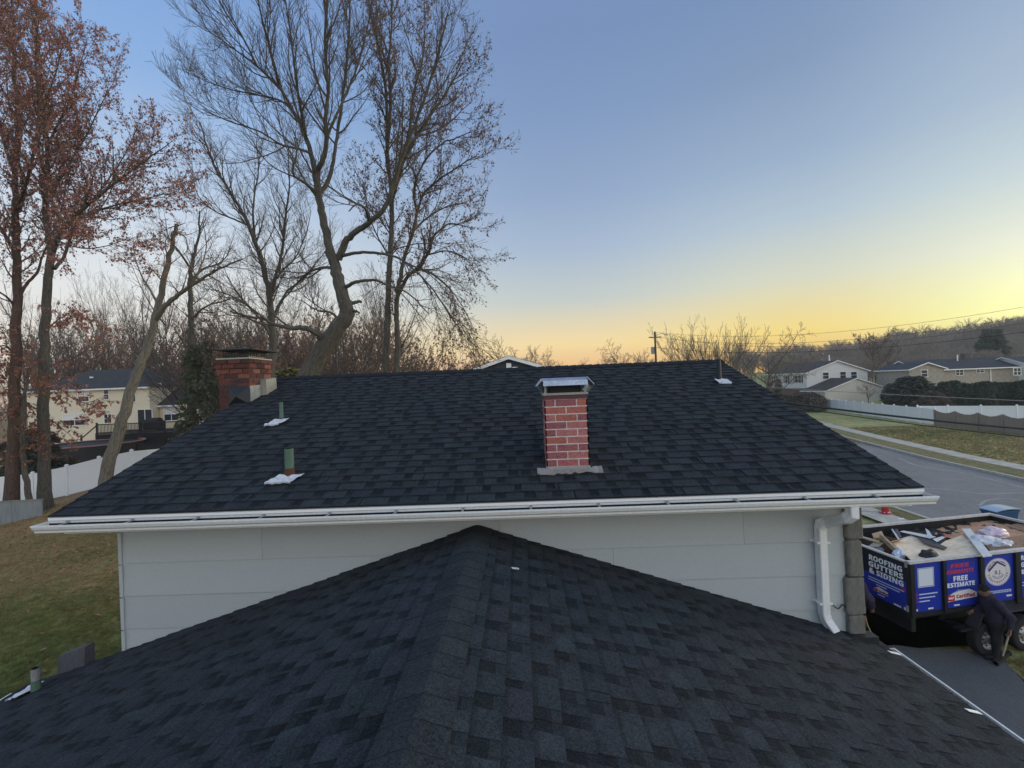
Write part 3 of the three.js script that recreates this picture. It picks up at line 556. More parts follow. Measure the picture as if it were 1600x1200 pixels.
// old brick chimney on the left rake
{
  const x0 = -4.76, x1 = -4.27, zf = -7.1, zb = -7.72, R = rng(45), ph = 0.079, j = 0.013, top = 6.46;
  const ch = part('chimney', new G().box(x0 + 0.008, x1 - 0.008, 0, top - 0.02, zb + 0.008, zf - 0.008).build(), M.mortarDark, house); ch.userData.label = 'weathered red brick chimney with a flat metal lid at the left roof edge';
  const face = (m, w, y0, y1, off, proud) => { let a = 0; const cuts = [0]; a = off; while (a < w - 0.05) { if (a > 0.03) cuts.push(a); a += 0.21; } cuts.push(w); for (let k = 0; k < cuts.length - 1; k++) { const p = cuts[k] + (k ? j / 2 : 0), q = cuts[k + 1] - (k < cuts.length - 2 ? j / 2 : 0), d = proud + R() * 0.005, g = new G(); g.hexa([V(p, y0, d), V(q, y0, d), V(q, y0, -0.02), V(p, y0, -0.02)], [V(p, y1, d), V(q, y1, d), V(q, y1, -0.02), V(p, y1, -0.02)], R() * 4, R() * 4); part('brick', g.build().applyMatrix4(m), oldBrick[Math.floor(R() * 7)], ch); } };
  for (let r = 0; r < 13; r++) {
    const y1 = top - r * ph, y0 = y1 - ph + j, pr = r < 2 ? 0.028 : r < 3 ? 0.012 : 0;
    const w = x1 - x0, d = zf - zb;
    face(mtx(x0 - pr, 0, zf + pr), w + 2 * pr, y0, y1, r % 2 ? 0.1 : 0.2, 0);
    face(mtx(x1 + pr, 0, zf + pr, 0, Math.PI / 2), d + 2 * pr, y0, y1, r % 2 ? 0.2 : 0.1, 0);
    face(mtx(x0 - pr, 0, zb - pr, 0, -Math.PI / 2), d + 2 * pr, y0, y1, r % 2 ? 0.2 : 0.1, 0);
  }
  part('crown', new G().box(x0 - 0.02, x1 + 0.02, top - 0.01, top + 0.02, zb - 0.02, zf + 0.02).box(x0 + 0.22, x1 - 0.05, top + 0.02, top + 0.05, zb + 0.1, zf - 0.07).build(), M.concrete, ch);
  const cap = part('chimney_cap', (() => { const g = new G(), a = x0 - 0.02, b = x1 + 0.12, c = zb - 0.12, d = zf + 0.1, y = top + 0.155, h = 0.05, mx = (a + b) / 2, mz = (c + d) / 2, q = [V(a, y, d), V(b, y, d), V(b, y, c), V(a, y, c)], p = V(mx, y + h, mz); for (let k = 0; k < 4; k++) g.tri(q[k], q[(k + 1) % 4], p); const lo = q.map((s) => s.clone().add(V(0, -0.018, 0))); for (let k = 0; k < 4; k++) g.quad(lo[k], lo[(k + 1) % 4], q[(k + 1) % 4], q[k]); g.quad(lo[3], lo[2], lo[1], lo[0]); return g.build(); })(), M.flashDark, ch);
  const sc = new G(); for (let k = 0; k <= 9; k++) { const x = lerp(x0 + 0.06, x1 - 0.03, k / 9); for (const z of [zf - 0.05, zb + 0.05]) sc.box(x - 0.004, x + 0.004, top + 0.02, top + 0.15, z - 0.003, z + 0.003); }
  for (let k = 0; k <= 9; k++) { const z = lerp(zf - 0.05, zb + 0.05, k / 9); for (const x of [x0 + 0.06, x1 - 0.03]) sc.box(x - 0.003, x + 0.003, top + 0.02, top + 0.15, z - 0.004, z + 0.004); }
  for (const y of [0.03, 0.065, 0.1, 0.135]) sc.box(x0 + 0.06, x1 - 0.03, top + y, top + y + (y === 0.03 ? 0.03 : 0.006), zf - 0.052, zf - 0.048).box(x1 - 0.034, x1 - 0.026, top + y, top + y + 0.006, zb + 0.05, zf - 0.05).box(x0 + 0.056, x0 + 0.064, top + y, top + y + 0.006, zb + 0.05, zf - 0.05);
  part('screen', sc.build(), M.flashDark, cap);
  // folded black saddle in front, grey and pale side flashings
  const y0 = 5.74, y1 = 6.03, xa = x0 + 0.16, xb = x1 + 0.015, zz = zf + 0.012, m = V((xa + xb) / 2, (y0 + y1) / 2 - 0.01, zz + 0.1), q = [V(xa, y0, zz + 0.02), V(xb, y0, zz + 0.02), V(xb, y1, zz), V(xa, y1, zz)], g = new G(); for (let k = 0; k < 4; k++) g.tri(q[k], q[(k + 1) % 4], m);
  part('saddle_flashing', g.build(), M.flashDark, ch);
  part('side_flashing', new G().hexa([V(x1 - 0.01, 5.7, zf + 0.02), V(x1 + 0.025, 5.7, zf + 0.02), V(x1 + 0.025, 5.82, zf - 0.3), V(x1 - 0.01, 5.82, zf - 0.3)], [V(x1 - 0.01, 6.03, zf + 0.014), V(x1 + 0.018, 6.03, zf + 0.014), V(x1 + 0.018, 6.05, zf - 0.3), V(x1 - 0.01, 6.05, zf - 0.3)]).build(), M.galvDull, ch);
  part('counter_flashing', new G().hexa([V(x1 - 0.01, 5.8, zf - 0.28), V(x1 + 0.11, 5.8, zf - 0.28), V(x1 + 0.11, 5.95, zf - 0.6), V(x1 - 0.01, 5.95, zf - 0.6)], [V(x1 - 0.01, 6.14, zf - 0.29), V(x1 + 0.1, 6.13, zf - 0.29), V(x1 + 0.1, 6.16, zf - 0.6), V(x1 - 0.01, 6.17, zf - 0.6)]).build(), mat([0.42, 0.42, 0.36], 0.5, { map: weatherTex, rep: 3, metal: 0.3 }), ch);
}
// vent pipes on the roofs
function ventPipe(label, x, z, r, h, sN, o = {}) {  // sN: y of the roof at the foot, up-slope direction
  const y = sN, p = part('vent_pipe', new G().tube([V(x, y - 0.03, z), V(x, y + h * 0.35, z), V(x + (o.lean ?? 0), y + h, z)], r, 14).build(), o.mat ?? M.copper, house); p.userData.label = label;
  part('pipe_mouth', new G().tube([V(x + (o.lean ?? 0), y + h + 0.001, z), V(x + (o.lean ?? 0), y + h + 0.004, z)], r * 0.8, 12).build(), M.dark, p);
  part('collar', new G().tube([V(x, y - 0.02, z), V(x, y + (o.ch ?? 0.07), z)], [r * 1.22, r * 1.06], 14).build(), o.collar ?? M.rust, p);
  const f = new G(), R = rng(Math.round(x * 100) + 999), n = 7, w = o.w ?? 0.26, l = o.l ?? 0.2, dir = o.dir ?? V(0, -0.313, 0.95), side = o.side ?? V(1, 0, 0), nn = V().crossVectors(dir, side).normalize(); if (nn.y < 0) nn.negate();
  const P = [...Array(n + 1).keys()].map((i) => [...Array(n + 1).keys()].map((k) => V(x, y, z).addScaledVector(side, (i / n - 0.5 + (o.skew ?? 0) * (0.5 - k / n)) * w).addScaledVector(dir, (k / n) * l + 0.02).addScaledVector(nn, 0.02 + 0.014 * R() + ((k === n || i === 0 || i === n) ? 0.012 * R() : 0))));
  for (let i = 0; i < n; i++) for (let k = 0; k < n; k++) f.quad(P[i][k], P[i][k + 1], P[i + 1][k + 1], P[i + 1][k]);
  const b = (a) => a.clone().addScaledVector(nn, -0.018); for (let i = 0; i < n; i++) f.quad(b(P[i][n]), b(P[i + 1][n]), P[i + 1][n], P[i][n]);
  part('flashing', f.build(), M.flashWhite, p);
  return p;
}
{
  const ry = (z) => UR.ye + 0.3293 * (UR.ze - z) + 0.01;
  ventPipe('green copper vent pipe low on the left of the upper roof', at(453, 745, 4.78).x, -4.78, 0.046, 0.29, ry(-4.78), { w: 0.27, l: 0.16, skew: 0.3, ch: 0.085 });
  ventPipe('slim green vent pipe high on the left of the upper roof', at(440, 655, 6.3).x, -6.3, 0.026, 0.25, ry(-6.3), { w: 0.2, l: 0.2, skew: 0.3, ch: 0.03 });
  ventPipe('dark vent pipe near the right end of the ridge', at(1124, 594, 7.25).x, -7.25, 0.032, 0.31, ry(-7.25), { w: 0.19, l: 0.2, mat: M.flashDark, collar: M.flashDark, ch: 0.04 });
  const sL = (LR.yr - LR.y0) / (LR.xr - LR.x0), xl = -4.72, zl = -4.25, yl = LR.y0 + (xl - LR.x0) * sL + 0.012;
  ventPipe('stubby vent pipe at the far left of the lower roof', xl, zl, 0.034, 0.21, yl, { mat: M.galvDull, collar: M.copper, ch: 0.1, w: 0.2, l: 0.17, dir: V(-0.95, -0.3, 0), side: V(0, 0, 1) });
  // sheet-metal louvre standing at the back edge of the lower roof
  const v = part('roof_louvre', new G().hexa([V(-4.78, 3.12, -4.5), V(-4.5, 3.2, -4.5), V(-4.5, 3.2, -4.62), V(-4.78, 3.12, -4.62)], [V(-4.78, 3.33, -4.52), V(-4.5, 3.42, -4.52), V(-4.5, 3.42, -4.62), V(-4.78, 3.33, -4.62)]).build(), mat([0.1, 0.1, 0.11], 0.8, { map: weatherTex, rep: 4 }), house);
  part('flashing', new G().hexa([V(-4.8, 3.085, -4.46), V(-4.48, 3.185, -4.46), V(-4.48, 3.185, -4.5), V(-4.8, 3.085, -4.5)], [V(-4.8, 3.14, -4.47), V(-4.48, 3.24, -4.47), V(-4.48, 3.24, -4.5), V(-4.8, 3.14, -4.5)]).build(), M.flashWhite, v);
}
function rebase(o) {
  o.updateMatrixWorld(true); const b = new THREE.Box3().setFromObject(o), c = V((b.min.x + b.max.x) / 2, b.min.y, (b.min.z + b.max.z) / 2);
  const local = c.clone().applyMatrix4(o.matrixWorld.clone().invert()), w = c.clone();
  for (const k of o.children) k.position.sub(local);
  o.position.copy(w); return o;
}
rebase(house);
// ------------------------------------------------------------------ trees
// grows twigs along limbs: every branch is a tapered tube, smaller ones spring from it at an angle and bend towards the light
class Wood {
  constructor(seed, o = {}) { this.R = rng(seed); this.trunk = new G(); this.twigs = new G(); this.leaves = new G(true); this.n = 0; this.o = { up: 0.35, angle: 0.75, minR: 0.006, dens: [2.4, 5, 9], len: [3.2, 1.3, 0.5], leaf: 0, leafSize: 0.08, levels: 3, wig: 0.25, taperLen: 0.68, ...o }; }
  limb(pts, r0, r1, o = {}) {           // pts: Vector3 along the limb
    const n = Math.max(6, pts.length * 4), P = crm(pts, n), R = this.R;
    for (let i = 1; i < n; i++) P[i].add(V((R() - 0.5), (R() - 0.5), (R() - 0.5)).multiplyScalar((o.wob ?? 0.1) * Math.min(1, r0 * 3)));
    const rad = P.map((_, i) => lerp(r0, r1, Math.pow(i / n, o.pow ?? 0.8)));
    if (o.flare) for (let i = 0; i < 4; i++) rad[i] *= 1 + o.flare * Math.pow(1 - i / 4, 2);
    this.trunk.tube(P, rad, r0 > 0.12 ? 12 : 7);
    this.along(P, rad, o.from ?? 0.25, o.level ?? 0, { ...this.o, ...o });
    return P;
  }
  along(P, rad, from, level, o) {
    const R = this.R; let L = 0; const cum = [0]; for (let i = 1; i < P.length; i++) cum.push(L += P[i].distanceTo(P[i - 1]));
    const count = Math.round(L * (1 - from) * o.dens[level] * (0.85 + 0.3 * R()));
    for (let k = 0; k < count; k++) {
      const s = lerp(from, 1, (k + R()) / count) * L; let i = 0; while (i < cum.length - 2 && cum[i + 1] < s) i++;
      const f = clamp((s - cum[i]) / (cum[i + 1] - cum[i] + 1e-6), 0, 1), p = P[i].clone().lerp(P[i + 1], f), d = V().subVectors(P[i + 1], P[i]).normalize(), r = lerp(rad[i], rad[i + 1], f);
      const side = V(R() - 0.5, R() - 0.5, (R() - 0.5) * (o.flatZ ?? 1)).normalize(); side.addScaledVector(d, -side.dot(d)).normalize();
      const a = o.angle * (0.6 + 0.7 * R()), dir = d.clone().multiplyScalar(Math.cos(a)).addScaledVector(side, Math.sin(a));
      const t = s / L, len = o.len[level] * (0.45 + 0.75 * R()) * (o.taperLen ? lerp(1, o.taperLen, t) : 1);
      this.grow(p, dir, len, Math.min(r * 0.65, o.rad?.[level] ?? [0.045, 0.016, 0.009][level]), level + 1, o);
    }
    if (level >= 1 || o.tip) { const d = V().subVectors(P[P.length - 1], P[P.length - 2]).normalize(); if (level < 2) this.grow(P[P.length - 1], d, o.len[level] * 0.7, rad[rad.length - 1], level + 1, o); }
  }
  grow(p, dir, len, r, level, o) {
    const R = this.R, n = level === 1 ? 7 : level === 2 ? 4 : 3, P = [p.clone()], d = dir.clone(), rad = [r], w = o.wig * (level === 1 ? 1 : 1.2);
    for (let i = 1; i <= n; i++) {
      d.add(V((R() - 0.5) * w, (R() - 0.5) * w + o.up * 0.3 - (o.droop ?? 0) * (i / n), (R() - 0.5) * w)).normalize();
      P.push(P[i - 1].clone().addScaledVector(d, len / n)); rad.push(Math.max(o.minR, r * (1 - 0.8 * i / n)));
    }
    this.twigs.tube(P, rad, level === 1 ? 5 : 3, false); this.n++;
    if (level < o.levels) this.along(P, rad, level === 1 ? 0.12 : 0.15, level, o);
    if (o.leaf && level >= o.leafLevel) {
      const m = o.leaf * (0.5 + R());
      for (let k = 0; k < m; k++) { const t = Math.pow(R(), 0.7) * n, i = Math.min(n - 1, Math.floor(t)); this.leafAt(P[i].clone().lerp(P[i + 1], t - i).add(V(R() - 0.5, R() - 0.5, R() - 0.5).multiplyScalar(0.08)), o); }
    }
  }
  leafAt(p, o) {
    const R = this.R, s = o.leafSize * (0.55 + 0.8 * R()), c = o.leafColors[Math.floor(R() * o.leafColors.length)], k = 0.7 + R() * 0.6; this.leaves.col = c.map((v) => v * k);
    const a = V(R() - 0.5, -R() * 0.9, R() - 0.5).normalize(), b = V(R() - 0.5, R() - 0.5, R() - 0.5); b.addScaledVector(a, -b.dot(a)).normalize(); const n = V().crossVectors(a, b);
    const tip = p.clone().addScaledVector(a, s), m = p.clone().addScaledVector(a, s * 0.45), l = m.clone().addScaledVector(b, s * 0.36).addScaledVector(n, s * 0.15), q = m.clone().addScaledVector(b, -s * 0.36).addScaledVector(n, s * 0.15);
    this.leaves.tri(p, l, tip); this.leaves.tri(p, tip, q);
  }
  finish(name, label, group, o = {}) {
    const t = thing(name, label, 'tree', [0, 0, 0], 0, group);
    const tr = part('trunk', this.trunk.build(), o.bark ?? M.bark, t);
    const cr = part('crown', this.twigs.build(), o.twig ?? M.twig, t);
    if (this.leaves.p.length) part('foliage', this.leaves.build(), M.leaf, cr);
    return rebase(t);
  }
}
// a limb given by photograph points at a distance that may vary along it
const L = (d, ...pts) => pts.map(([u, v, e = 0]) => at(u, v, d + e));
const red = [[0.48, 0.16, 0.13], [0.42, 0.17, 0.15], [0.52, 0.22, 0.17], [0.34, 0.11, 0.1], [0.5, 0.26, 0.15], [0.4, 0.21, 0.15], [0.52, 0.26, 0.22]];
const rust = [[0.3, 0.12, 0.055], [0.36, 0.15, 0.06], [0.25, 0.09, 0.05], [0.34, 0.1, 0.06]];
const brown = [[0.22, 0.12, 0.08], [0.26, 0.13, 0.085], [0.18, 0.1, 0.07]];
function ground(p, d) { const g = onLevel(p[0], p[1], 0); return g; }
{
  // the big bent tree behind the ridge
  const w = new Wood(101, { dens: [2.7, 5.2, 6.5], len: [2.9, 1.25, 0.55], up: 0.42, angle: 0.6, wig: 0.3, minR: 0.005, rad: [0.038, 0.013, 0.007] }), d = 17;
  const root = at(455, 700, d); root.y = -0.1;
  w.limb([root, ...L(d, [478, 600], [490, 572], [512, 532], [532, 506], [542, 490], [537, 470], [529, 440], [521, 408], [514, 392])], 0.38, 0.17, { from: 0.98, flare: 0.15, wob: 0.07, pow: 1 });
  w.limb(L(d, [521, 410], [513, 380], [506, 345], [498, 308], [493, 268, 0.1]), 0.165, 0.12, { from: 0.5 });
  w.limb(L(d, [493, 270, 0.1], [486, 240, 0.4], [477, 212, 0.8], [459, 175, 1], [436, 136, 1.2], [402, 104, 1.4], [362, 74, 1.6], [326, 48, 1.8]), 0.11, 0.018, { from: 0.1, tip: 1 });
  w.limb(L(d, [493, 270], [502, 255, -0.4], [510, 232, -0.6], [508, 190, -1], [513, 140, -1.2], [508, 75, -1.4], [511, 0, -1.8], [516, -70, -2]), 0.11, 0.03, { from: 0.12 });
  w.limb(L(d, [498, 305, 0.2], [512, 285, 0.6], [521, 250, 1], [528, 205, 1.6], [538, 130, 2], [545, 50, 2.4], [548, -40, 2.6]), 0.1, 0.03, { from: 0.2 });
  w.limb(L(d, [478, 215, 0.6], [470, 170, -0.2], [462, 120, -0.8], [455, 60, -1.2], [446, 0, -1.6]), 0.07, 0.018, { from: 0.15 });
  w.limb(L(d, [459, 175, 1], [440, 158, 1.6], [410, 150, 2], [370, 142, 2.4], [330, 130, 3], [290, 112, 3.2]), 0.05, 0.012, { from: 0.1 });
  w.limb(L(d, [436, 136, 1.2], [428, 100, 0.4], [416, 55, 0], [404, 5, -0.6], [395, -50, -1]), 0.06, 0.018, { from: 0.1 });
  w.limb(L(d, [486, 240], [465, 232, -0.8], [440, 226, -1.2], [405, 205, -1.6], [360, 190, -2.2], [318, 172, -2.6]), 0.055, 0.012, { from: 0.15 });
  w.limb(L(d, [402, 104, 1.4], [380, 60, 1], [350, 15, 0.6], [330, -30, 0.2]), 0.045, 0.015, { from: 0.1 });
  w.limb(L(d, [510, 215, -0.8], [530, 170, -1], [556, 110, -0.6], [575, 40, -0.2], [585, -30, 0]), 0.055, 0.018, { from: 0.15 });
  // right main limb
  w.limb(L(d, [529, 405], [541, 377, -0.2], [556, 362, -0.4], [577, 348, -0.6], [600, 326, -0.8], [612, 300, -1], [622, 262, -1.2], [637, 224, -1.4], [654, 180, -1.6], [674, 120, -1.8], [690, 60, -2], [700, 20, -2]), 0.135, 0.025, { from: 0.3 });
  w.limb(L(d, [577, 348, -0.6], [570, 325, -1.2], [556, 320, -1.6], [545, 330, -1.8]), 0.06, 0.02, { from: 0.3, dens: [3, 4, 6] });
  // arching side branches
  w.limb(L(d, [534, 400], [552, 396, -0.6], [572, 394, -1], [600, 397, -1.4], [625, 405, -1.8], [650, 424, -2], [676, 452, -2.2], [700, 488, -2.4], [722, 520, -2.4]), 0.07, 0.014, { from: 0.35, up: -0.05, droop: 0.12, dens: [2.2, 4, 6] });
  w.limb(L(d, [540, 449], [552, 442, -0.5], [570, 438, -0.8], [590, 439, -1.2], [606, 446, -1.4], [640, 460, -1.8], [670, 490, -2]), 0.08, 0.016, { from: 0.4, up: 0, dens: [1.8, 4, 6] });
  w.limb(L(d, [536, 470], [546, 474, 0.2], [556, 472, 0.3], [565, 471, 0.4]), 0.11, 0.05, { from: 1, wob: 0.1 });
  w.limb(L(d, [546, 488], [554, 486], [562, 489, -0.2]), 0.09, 0.03, { from: 1 });
  w.limb(L(d, [508, 534], [496, 522, -0.4], [478, 513, -0.6], [455, 512, -0.9], [432, 508, -1.2], [410, 498, -1.4], [385, 494, -1.6], [360, 486, -2]), 0.13, 0.025, { from: 0.35, up: 0.5, dens: [2.4, 4, 6] });
  w.limb(L(d, [525, 420], [505, 418, 0.8], [486, 424, 1.2], [466, 440, 1.6], [448, 462, 2], [430, 480, 2.4]), 0.07, 0.016, { from: 0.25 });
  w.limb(L(d, [497, 305], [482, 290, -0.4], [470, 282, -0.6], [460, 275, -0.8], [458, 262, -1], [464, 238, -1.1], [460, 215, -1.2]), 0.07, 0.02, { from: 0.4 });
  w.limb(L(d, [528, 498], [516, 488, 0.6], [500, 486, 1], [484, 478, 1.6], [470, 468, 2]), 0.06, 0.015, { from: 0.3 });
  w.finish('deciduous_tree', 'tall bare tree with a thick bent trunk rising behind the ridge', 'large bare trees behind the house', { bark: M.bark });
  // the slender pair right of it
  const q = new Wood(202, { minR: 0.005, rad: [0.038, 0.013, 0.007], dens: [2.9, 5.6, 9], len: [2.1, 0.9, 0.4], up: 0.3, angle: 0.65, wig: 0.4, leaf: 1.1, leafLevel: 2, leafSize: 0.085, leafColors: brown }), e = 20;
  const b1 = at(600, 720, e); b1.y = 0; const b2 = at(617, 720, e); b2.y = 0;
  q.limb([b1, ...L(e, [603, 600], [604, 540], [606, 480], [609, 410], [612, 345], [611, 300], [605, 250, 0.2], [605, 190, 0.4], [600, 120, 0.6], [588, 60, 0.8], [577, 10, 1], [568, -50, 1.2])], 0.17, 0.035, { from: 0.42, flare: 0.3 });
  q.limb(L(e, [605, 235, 0.2], [610, 170, -0.4], [608, 100, -0.6], [612, 30, -0.8], [612, -50, -1]), 0.085, 0.03, { from: 0.1 });
  q.limb(L(e, [612, 312], [622, 280, -0.4], [632, 246, -0.8], [650, 214, -1.2], [668, 186, -1.4], [690, 156, -1.8], [708, 126, -2], [724, 98, -2.2]), 0.1, 0.02, { from: 0.15 });
  q.limb(L(e, [632, 246, -0.8], [640, 200, -0.4], [645, 150, 0.2], [660, 95, 0.6], [664, 40, 1], [662, -10, 1.2]), 0.06, 0.02, { from: 0.1 });
  q.limb(L(e, [650, 214, -1.2], [680, 205, -0.6], [704, 190, -0.2], [722, 172, 0.2], [738, 158, 0.5]), 0.05, 0.012, { from: 0.15 });
  q.limb([b2, ...L(e, [618, 600], [621, 540], [620, 490], [621, 462], [626, 432], [633, 398], [645, 362], [651, 335], [647, 300], [655, 268, 0.3], [672, 240, 0.6], [695, 222, 0.8], [718, 214, 1], [738, 204, 1.2])], 0.145, 0.018, { from: 0.45, flare: 0.3 });
  q.limb(L(e, [651, 330], [664, 300, -0.4], [690, 278, -0.8], [714, 262, -1.2], [732, 250, -1.6], [744, 244, -1.8]), 0.06, 0.014, { from: 0.1 });
  q.limb(L(e, [645, 362], [668, 340, 0.6], [700, 322, 1], [722, 318, 1.4], [742, 308, 1.8]), 0.05, 0.012, { from: 0.1 });
  q.limb(L(e, [622, 462], [630, 444, -0.3], [640, 428, -0.6], [655, 420, -0.8], [664, 404, -1], [672, 390, -1.2], [674, 372, -1.2]), 0.09, 0.05, { from: 0.3, dens: [3, 5, 8] });
  q.limb(L(e, [655, 420, -0.8], [675, 428, -1], [700, 448, -1.4], [722, 478, -1.8], [738, 510, -2]), 0.045, 0.01, { from: 0.1, up: -0.1, droop: 0.12 });
  q.limb(L(e, [668, 398, -1], [700, 392, -0.6], [722, 400, -0.2], [742, 412, 0.2]), 0.04, 0.01, { from: 0.1, up: 0, droop: 0.05 });
  q.limb(L(e, [674, 372, -1.2], [700, 350, -1.6], [720, 352, -2], [742, 358, -2.2]), 0.04, 0.01, { from: 0.1 });
  q.limb(L(e, [608, 400], [590, 370, 0.6], [575, 330, 1], [566, 280, 1.4]), 0.045, 0.012, { from: 0.2 });
  q.finish('deciduous_tree', 'slender twin-trunk tree with a few small dry leaves, right of the bent tree', 'large bare trees behind the house');
}
{
  // red-leaved trees at the far left
  const o = { dens: [3.0, 5.4, 7], len: [2.5, 1.05, 0.42], up: 0.3, angle: 0.75, wig: 0.4, leaf: 1.75, leafLevel: 2, leafSize: 0.11, leafColors: red };
  const w = new Wood(303, o), d = 22.5, b = at(70, 815, d); b.y = 0;
  w.limb([b, ...L(d, [69, 720], [68, 640], [69, 560], [72, 490], [77, 430], [79, 395], [76, 365], [71, 330], [73, 280, 0.2], [74, 230, 0.4], [66, 180, 0.6], [64, 120, 0.8], [58, 60, 1], [52, -10, 1.2])], 0.28, 0.04, { from: 0.5, flare: 0.35 });
  w.limb(L(d, [79, 400], [92, 372, -0.4], [108, 346, -0.6], [130, 326, -0.8], [152, 308, -1], [180, 285, -1.2], [212, 262, -1.4], [240, 242, -1.6], [262, 226, -1.8]), 0.13, 0.018, { from: 0.2 });
  w.limb(L(d, [85, 420], [98, 404, 0.5], [108, 380, 0.8], [116, 352, 1], [140, 318, 1.4], [170, 280, 1.8], [196, 240, 2.2], [214, 200, 2.4]), 0.09, 0.016, { from: 0.2 });
  w.limb(L(d, [108, 346, -0.6], [150, 330, -1], [190, 318, -1.4], [230, 310, -1.8], [252, 304, -2], [272, 304, -2.2]), 0.06, 0.012, { from: 0.1 });
  w.limb(L(d, [71, 325], [88, 290, 0.6], [112, 250, 1], [138, 205, 1.4], [160, 160, 1.8], [178, 128, 2]), 0.08, 0.014, { from: 0.1 });
  w.limb(L(d, [73, 280], [60, 230, -0.8], [70, 170, -1.4], [88, 110, -1.8], [100, 60, -2.2]), 0.07, 0.014, { from: 0.1 });
  w.limb(L(d, [74, 230, 0.4], [92, 190, 0], [112, 150, -0.4], [126, 100, -0.8], [136, 62, -1]), 0.06, 0.012, { from: 0.1 });
  w.limb(L(d, [76, 365], [95, 378, -1.2], [130, 388, -1.8], [168, 384, -2.2], [205, 370, -2.6]), 0.05, 0.012, { from: 0.15 });
  w.limb(L(d, [71, 560], [84, 590, -0.8], [100, 612, -1.4], [120, 626, -1.8], [142, 632, -2], [158, 640, -2.2]), 0.035, 0.01, { from: 0.1, len: [0.9, 0.5, 0.25], leafSize: 0.15, leafColors: rust.concat(red), up: 0, dens: [4.5, 5, 6] });
  w.limb(L(d, [70, 520], [90, 500, -0.6], [110, 492, -1], [135, 500, -1.4], [152, 520, -1.6]), 0.035, 0.01, { from: 0.1, len: [0.9, 0.5, 0.25], leafSize: 0.14, up: 0, leafColors: rust.concat(red), dens: [4, 5, 6] });
  w.limb(L(d, [70, 650], [85, 660, -0.6], [105, 676, -1], [120, 690, -1.2]), 0.025, 0.008, { from: 0.2, len: [0.7, 0.4, 0.2], leafSize: 0.13, up: 0, leafColors: rust });
  w.finish('red_leaved_tree', 'tree with a straight grey trunk and thinning red leaves, second from the left edge', 'red-leaved trees at the left', { bark: M.bark });
  const v = new Wood(304, { ...o, leafColors: red.concat(rust) }), f = 22, c = at(17, 800, f); c.y = 0;
  v.limb([c, ...L(f, [20, 720], [23, 650], [24, 580], [25, 500], [27, 440], [26, 380], [24, 330], [22, 270, 0.2], [28, 200, 0.4], [24, 120, 0.6], [20, 40, 0.8], [18, -40, 1])], 0.29, 0.05, { from: 0.4, flare: 0.35 });
  v.limb(L(f, [27, 470], [40, 446, 0.6], [58, 425, 0.9], [66, 400, 1.2], [92, 340, 1.6], [104, 280, 2], [112, 220, 2.4]), 0.09, 0.016, { from: 0.3 });
  v.limb(L(f, [26, 400], [10, 370, -0.4], [-16, 330, -0.8], [-50, 280, -1.2], [-80, 220, -1.4]), 0.1, 0.02, { from: 0.1 });
  v.limb(L(f, [24, 330], [40, 290, -0.8], [52, 240, -1.4], [60, 170, -1.8], [56, 100, -2.2], [60, 30, -2.4]), 0.09, 0.018, { from: 0.1 });
  v.limb(L(f, [22, 270], [6, 220, 0.6], [-6, 150, 1], [-10, 70, 1.4], [-4, 0, 1.6]), 0.08, 0.018, { from: 0.1 });
  v.limb(L(f, [25, 480], [5, 460, -0.6], [-20, 450, -1], [-60, 430, -1.4]), 0.06, 0.014, { from: 0.1 });
  v.limb(L(f, [24, 560], [8, 540, -0.6], [-10, 545, -1], [-40, 560, -1.2]), 0.045, 0.012, { from: 0.05, leafColors: rust, up: 0 });
  for (const [dy, dz] of [[0, -0.4], [60, 0.5], [110, -0.2]]) { v.limb(L(f, [24, 560 + dy], [38, 566 + dy, dz], [52, 582 + dy, dz * 2], [62, 604 + dy, dz * 2.5]), 0.03, 0.008, { from: 0.05, len: [0.9, 0.5, 0.25], leafSize: 0.14, leafColors: rust, up: 0, dens: [4.5, 5, 6] }); v.limb(L(f, [22, 575 + dy], [12, 585 + dy, -dz], [0, 604 + dy, -dz * 2]), 0.03, 0.008, { from: 0.05, len: [0.9, 0.5, 0.25], leafSize: 0.14, leafColors: rust, up: 0, dens: [4.5, 5, 6] }); }
  v.finish('red_leaved_tree', 'tree with a reddish trunk and rust-red leaves at the left edge', 'red-leaved trees at the left', { bark: M.barkRed });
  // thin dark trunk between the two
  const x = new Wood(305, { ...o, leafColors: rust, dens: [2, 4, 5], len: [1.2, 0.6, 0.3] }), h = 21.5, y = at(52, 824, h); y.y = 0;
  x.limb([y, ...L(h, [48, 800], [42, 760], [37, 715], [34, 670], [38, 620], [46, 580])], 0.17, 0.05, { from: 0.5, flare: 0.3 });
  x.finish('small_tree', 'thin dark slanting trunk between the two red-leaved trees', null, { bark: M.bark });
}
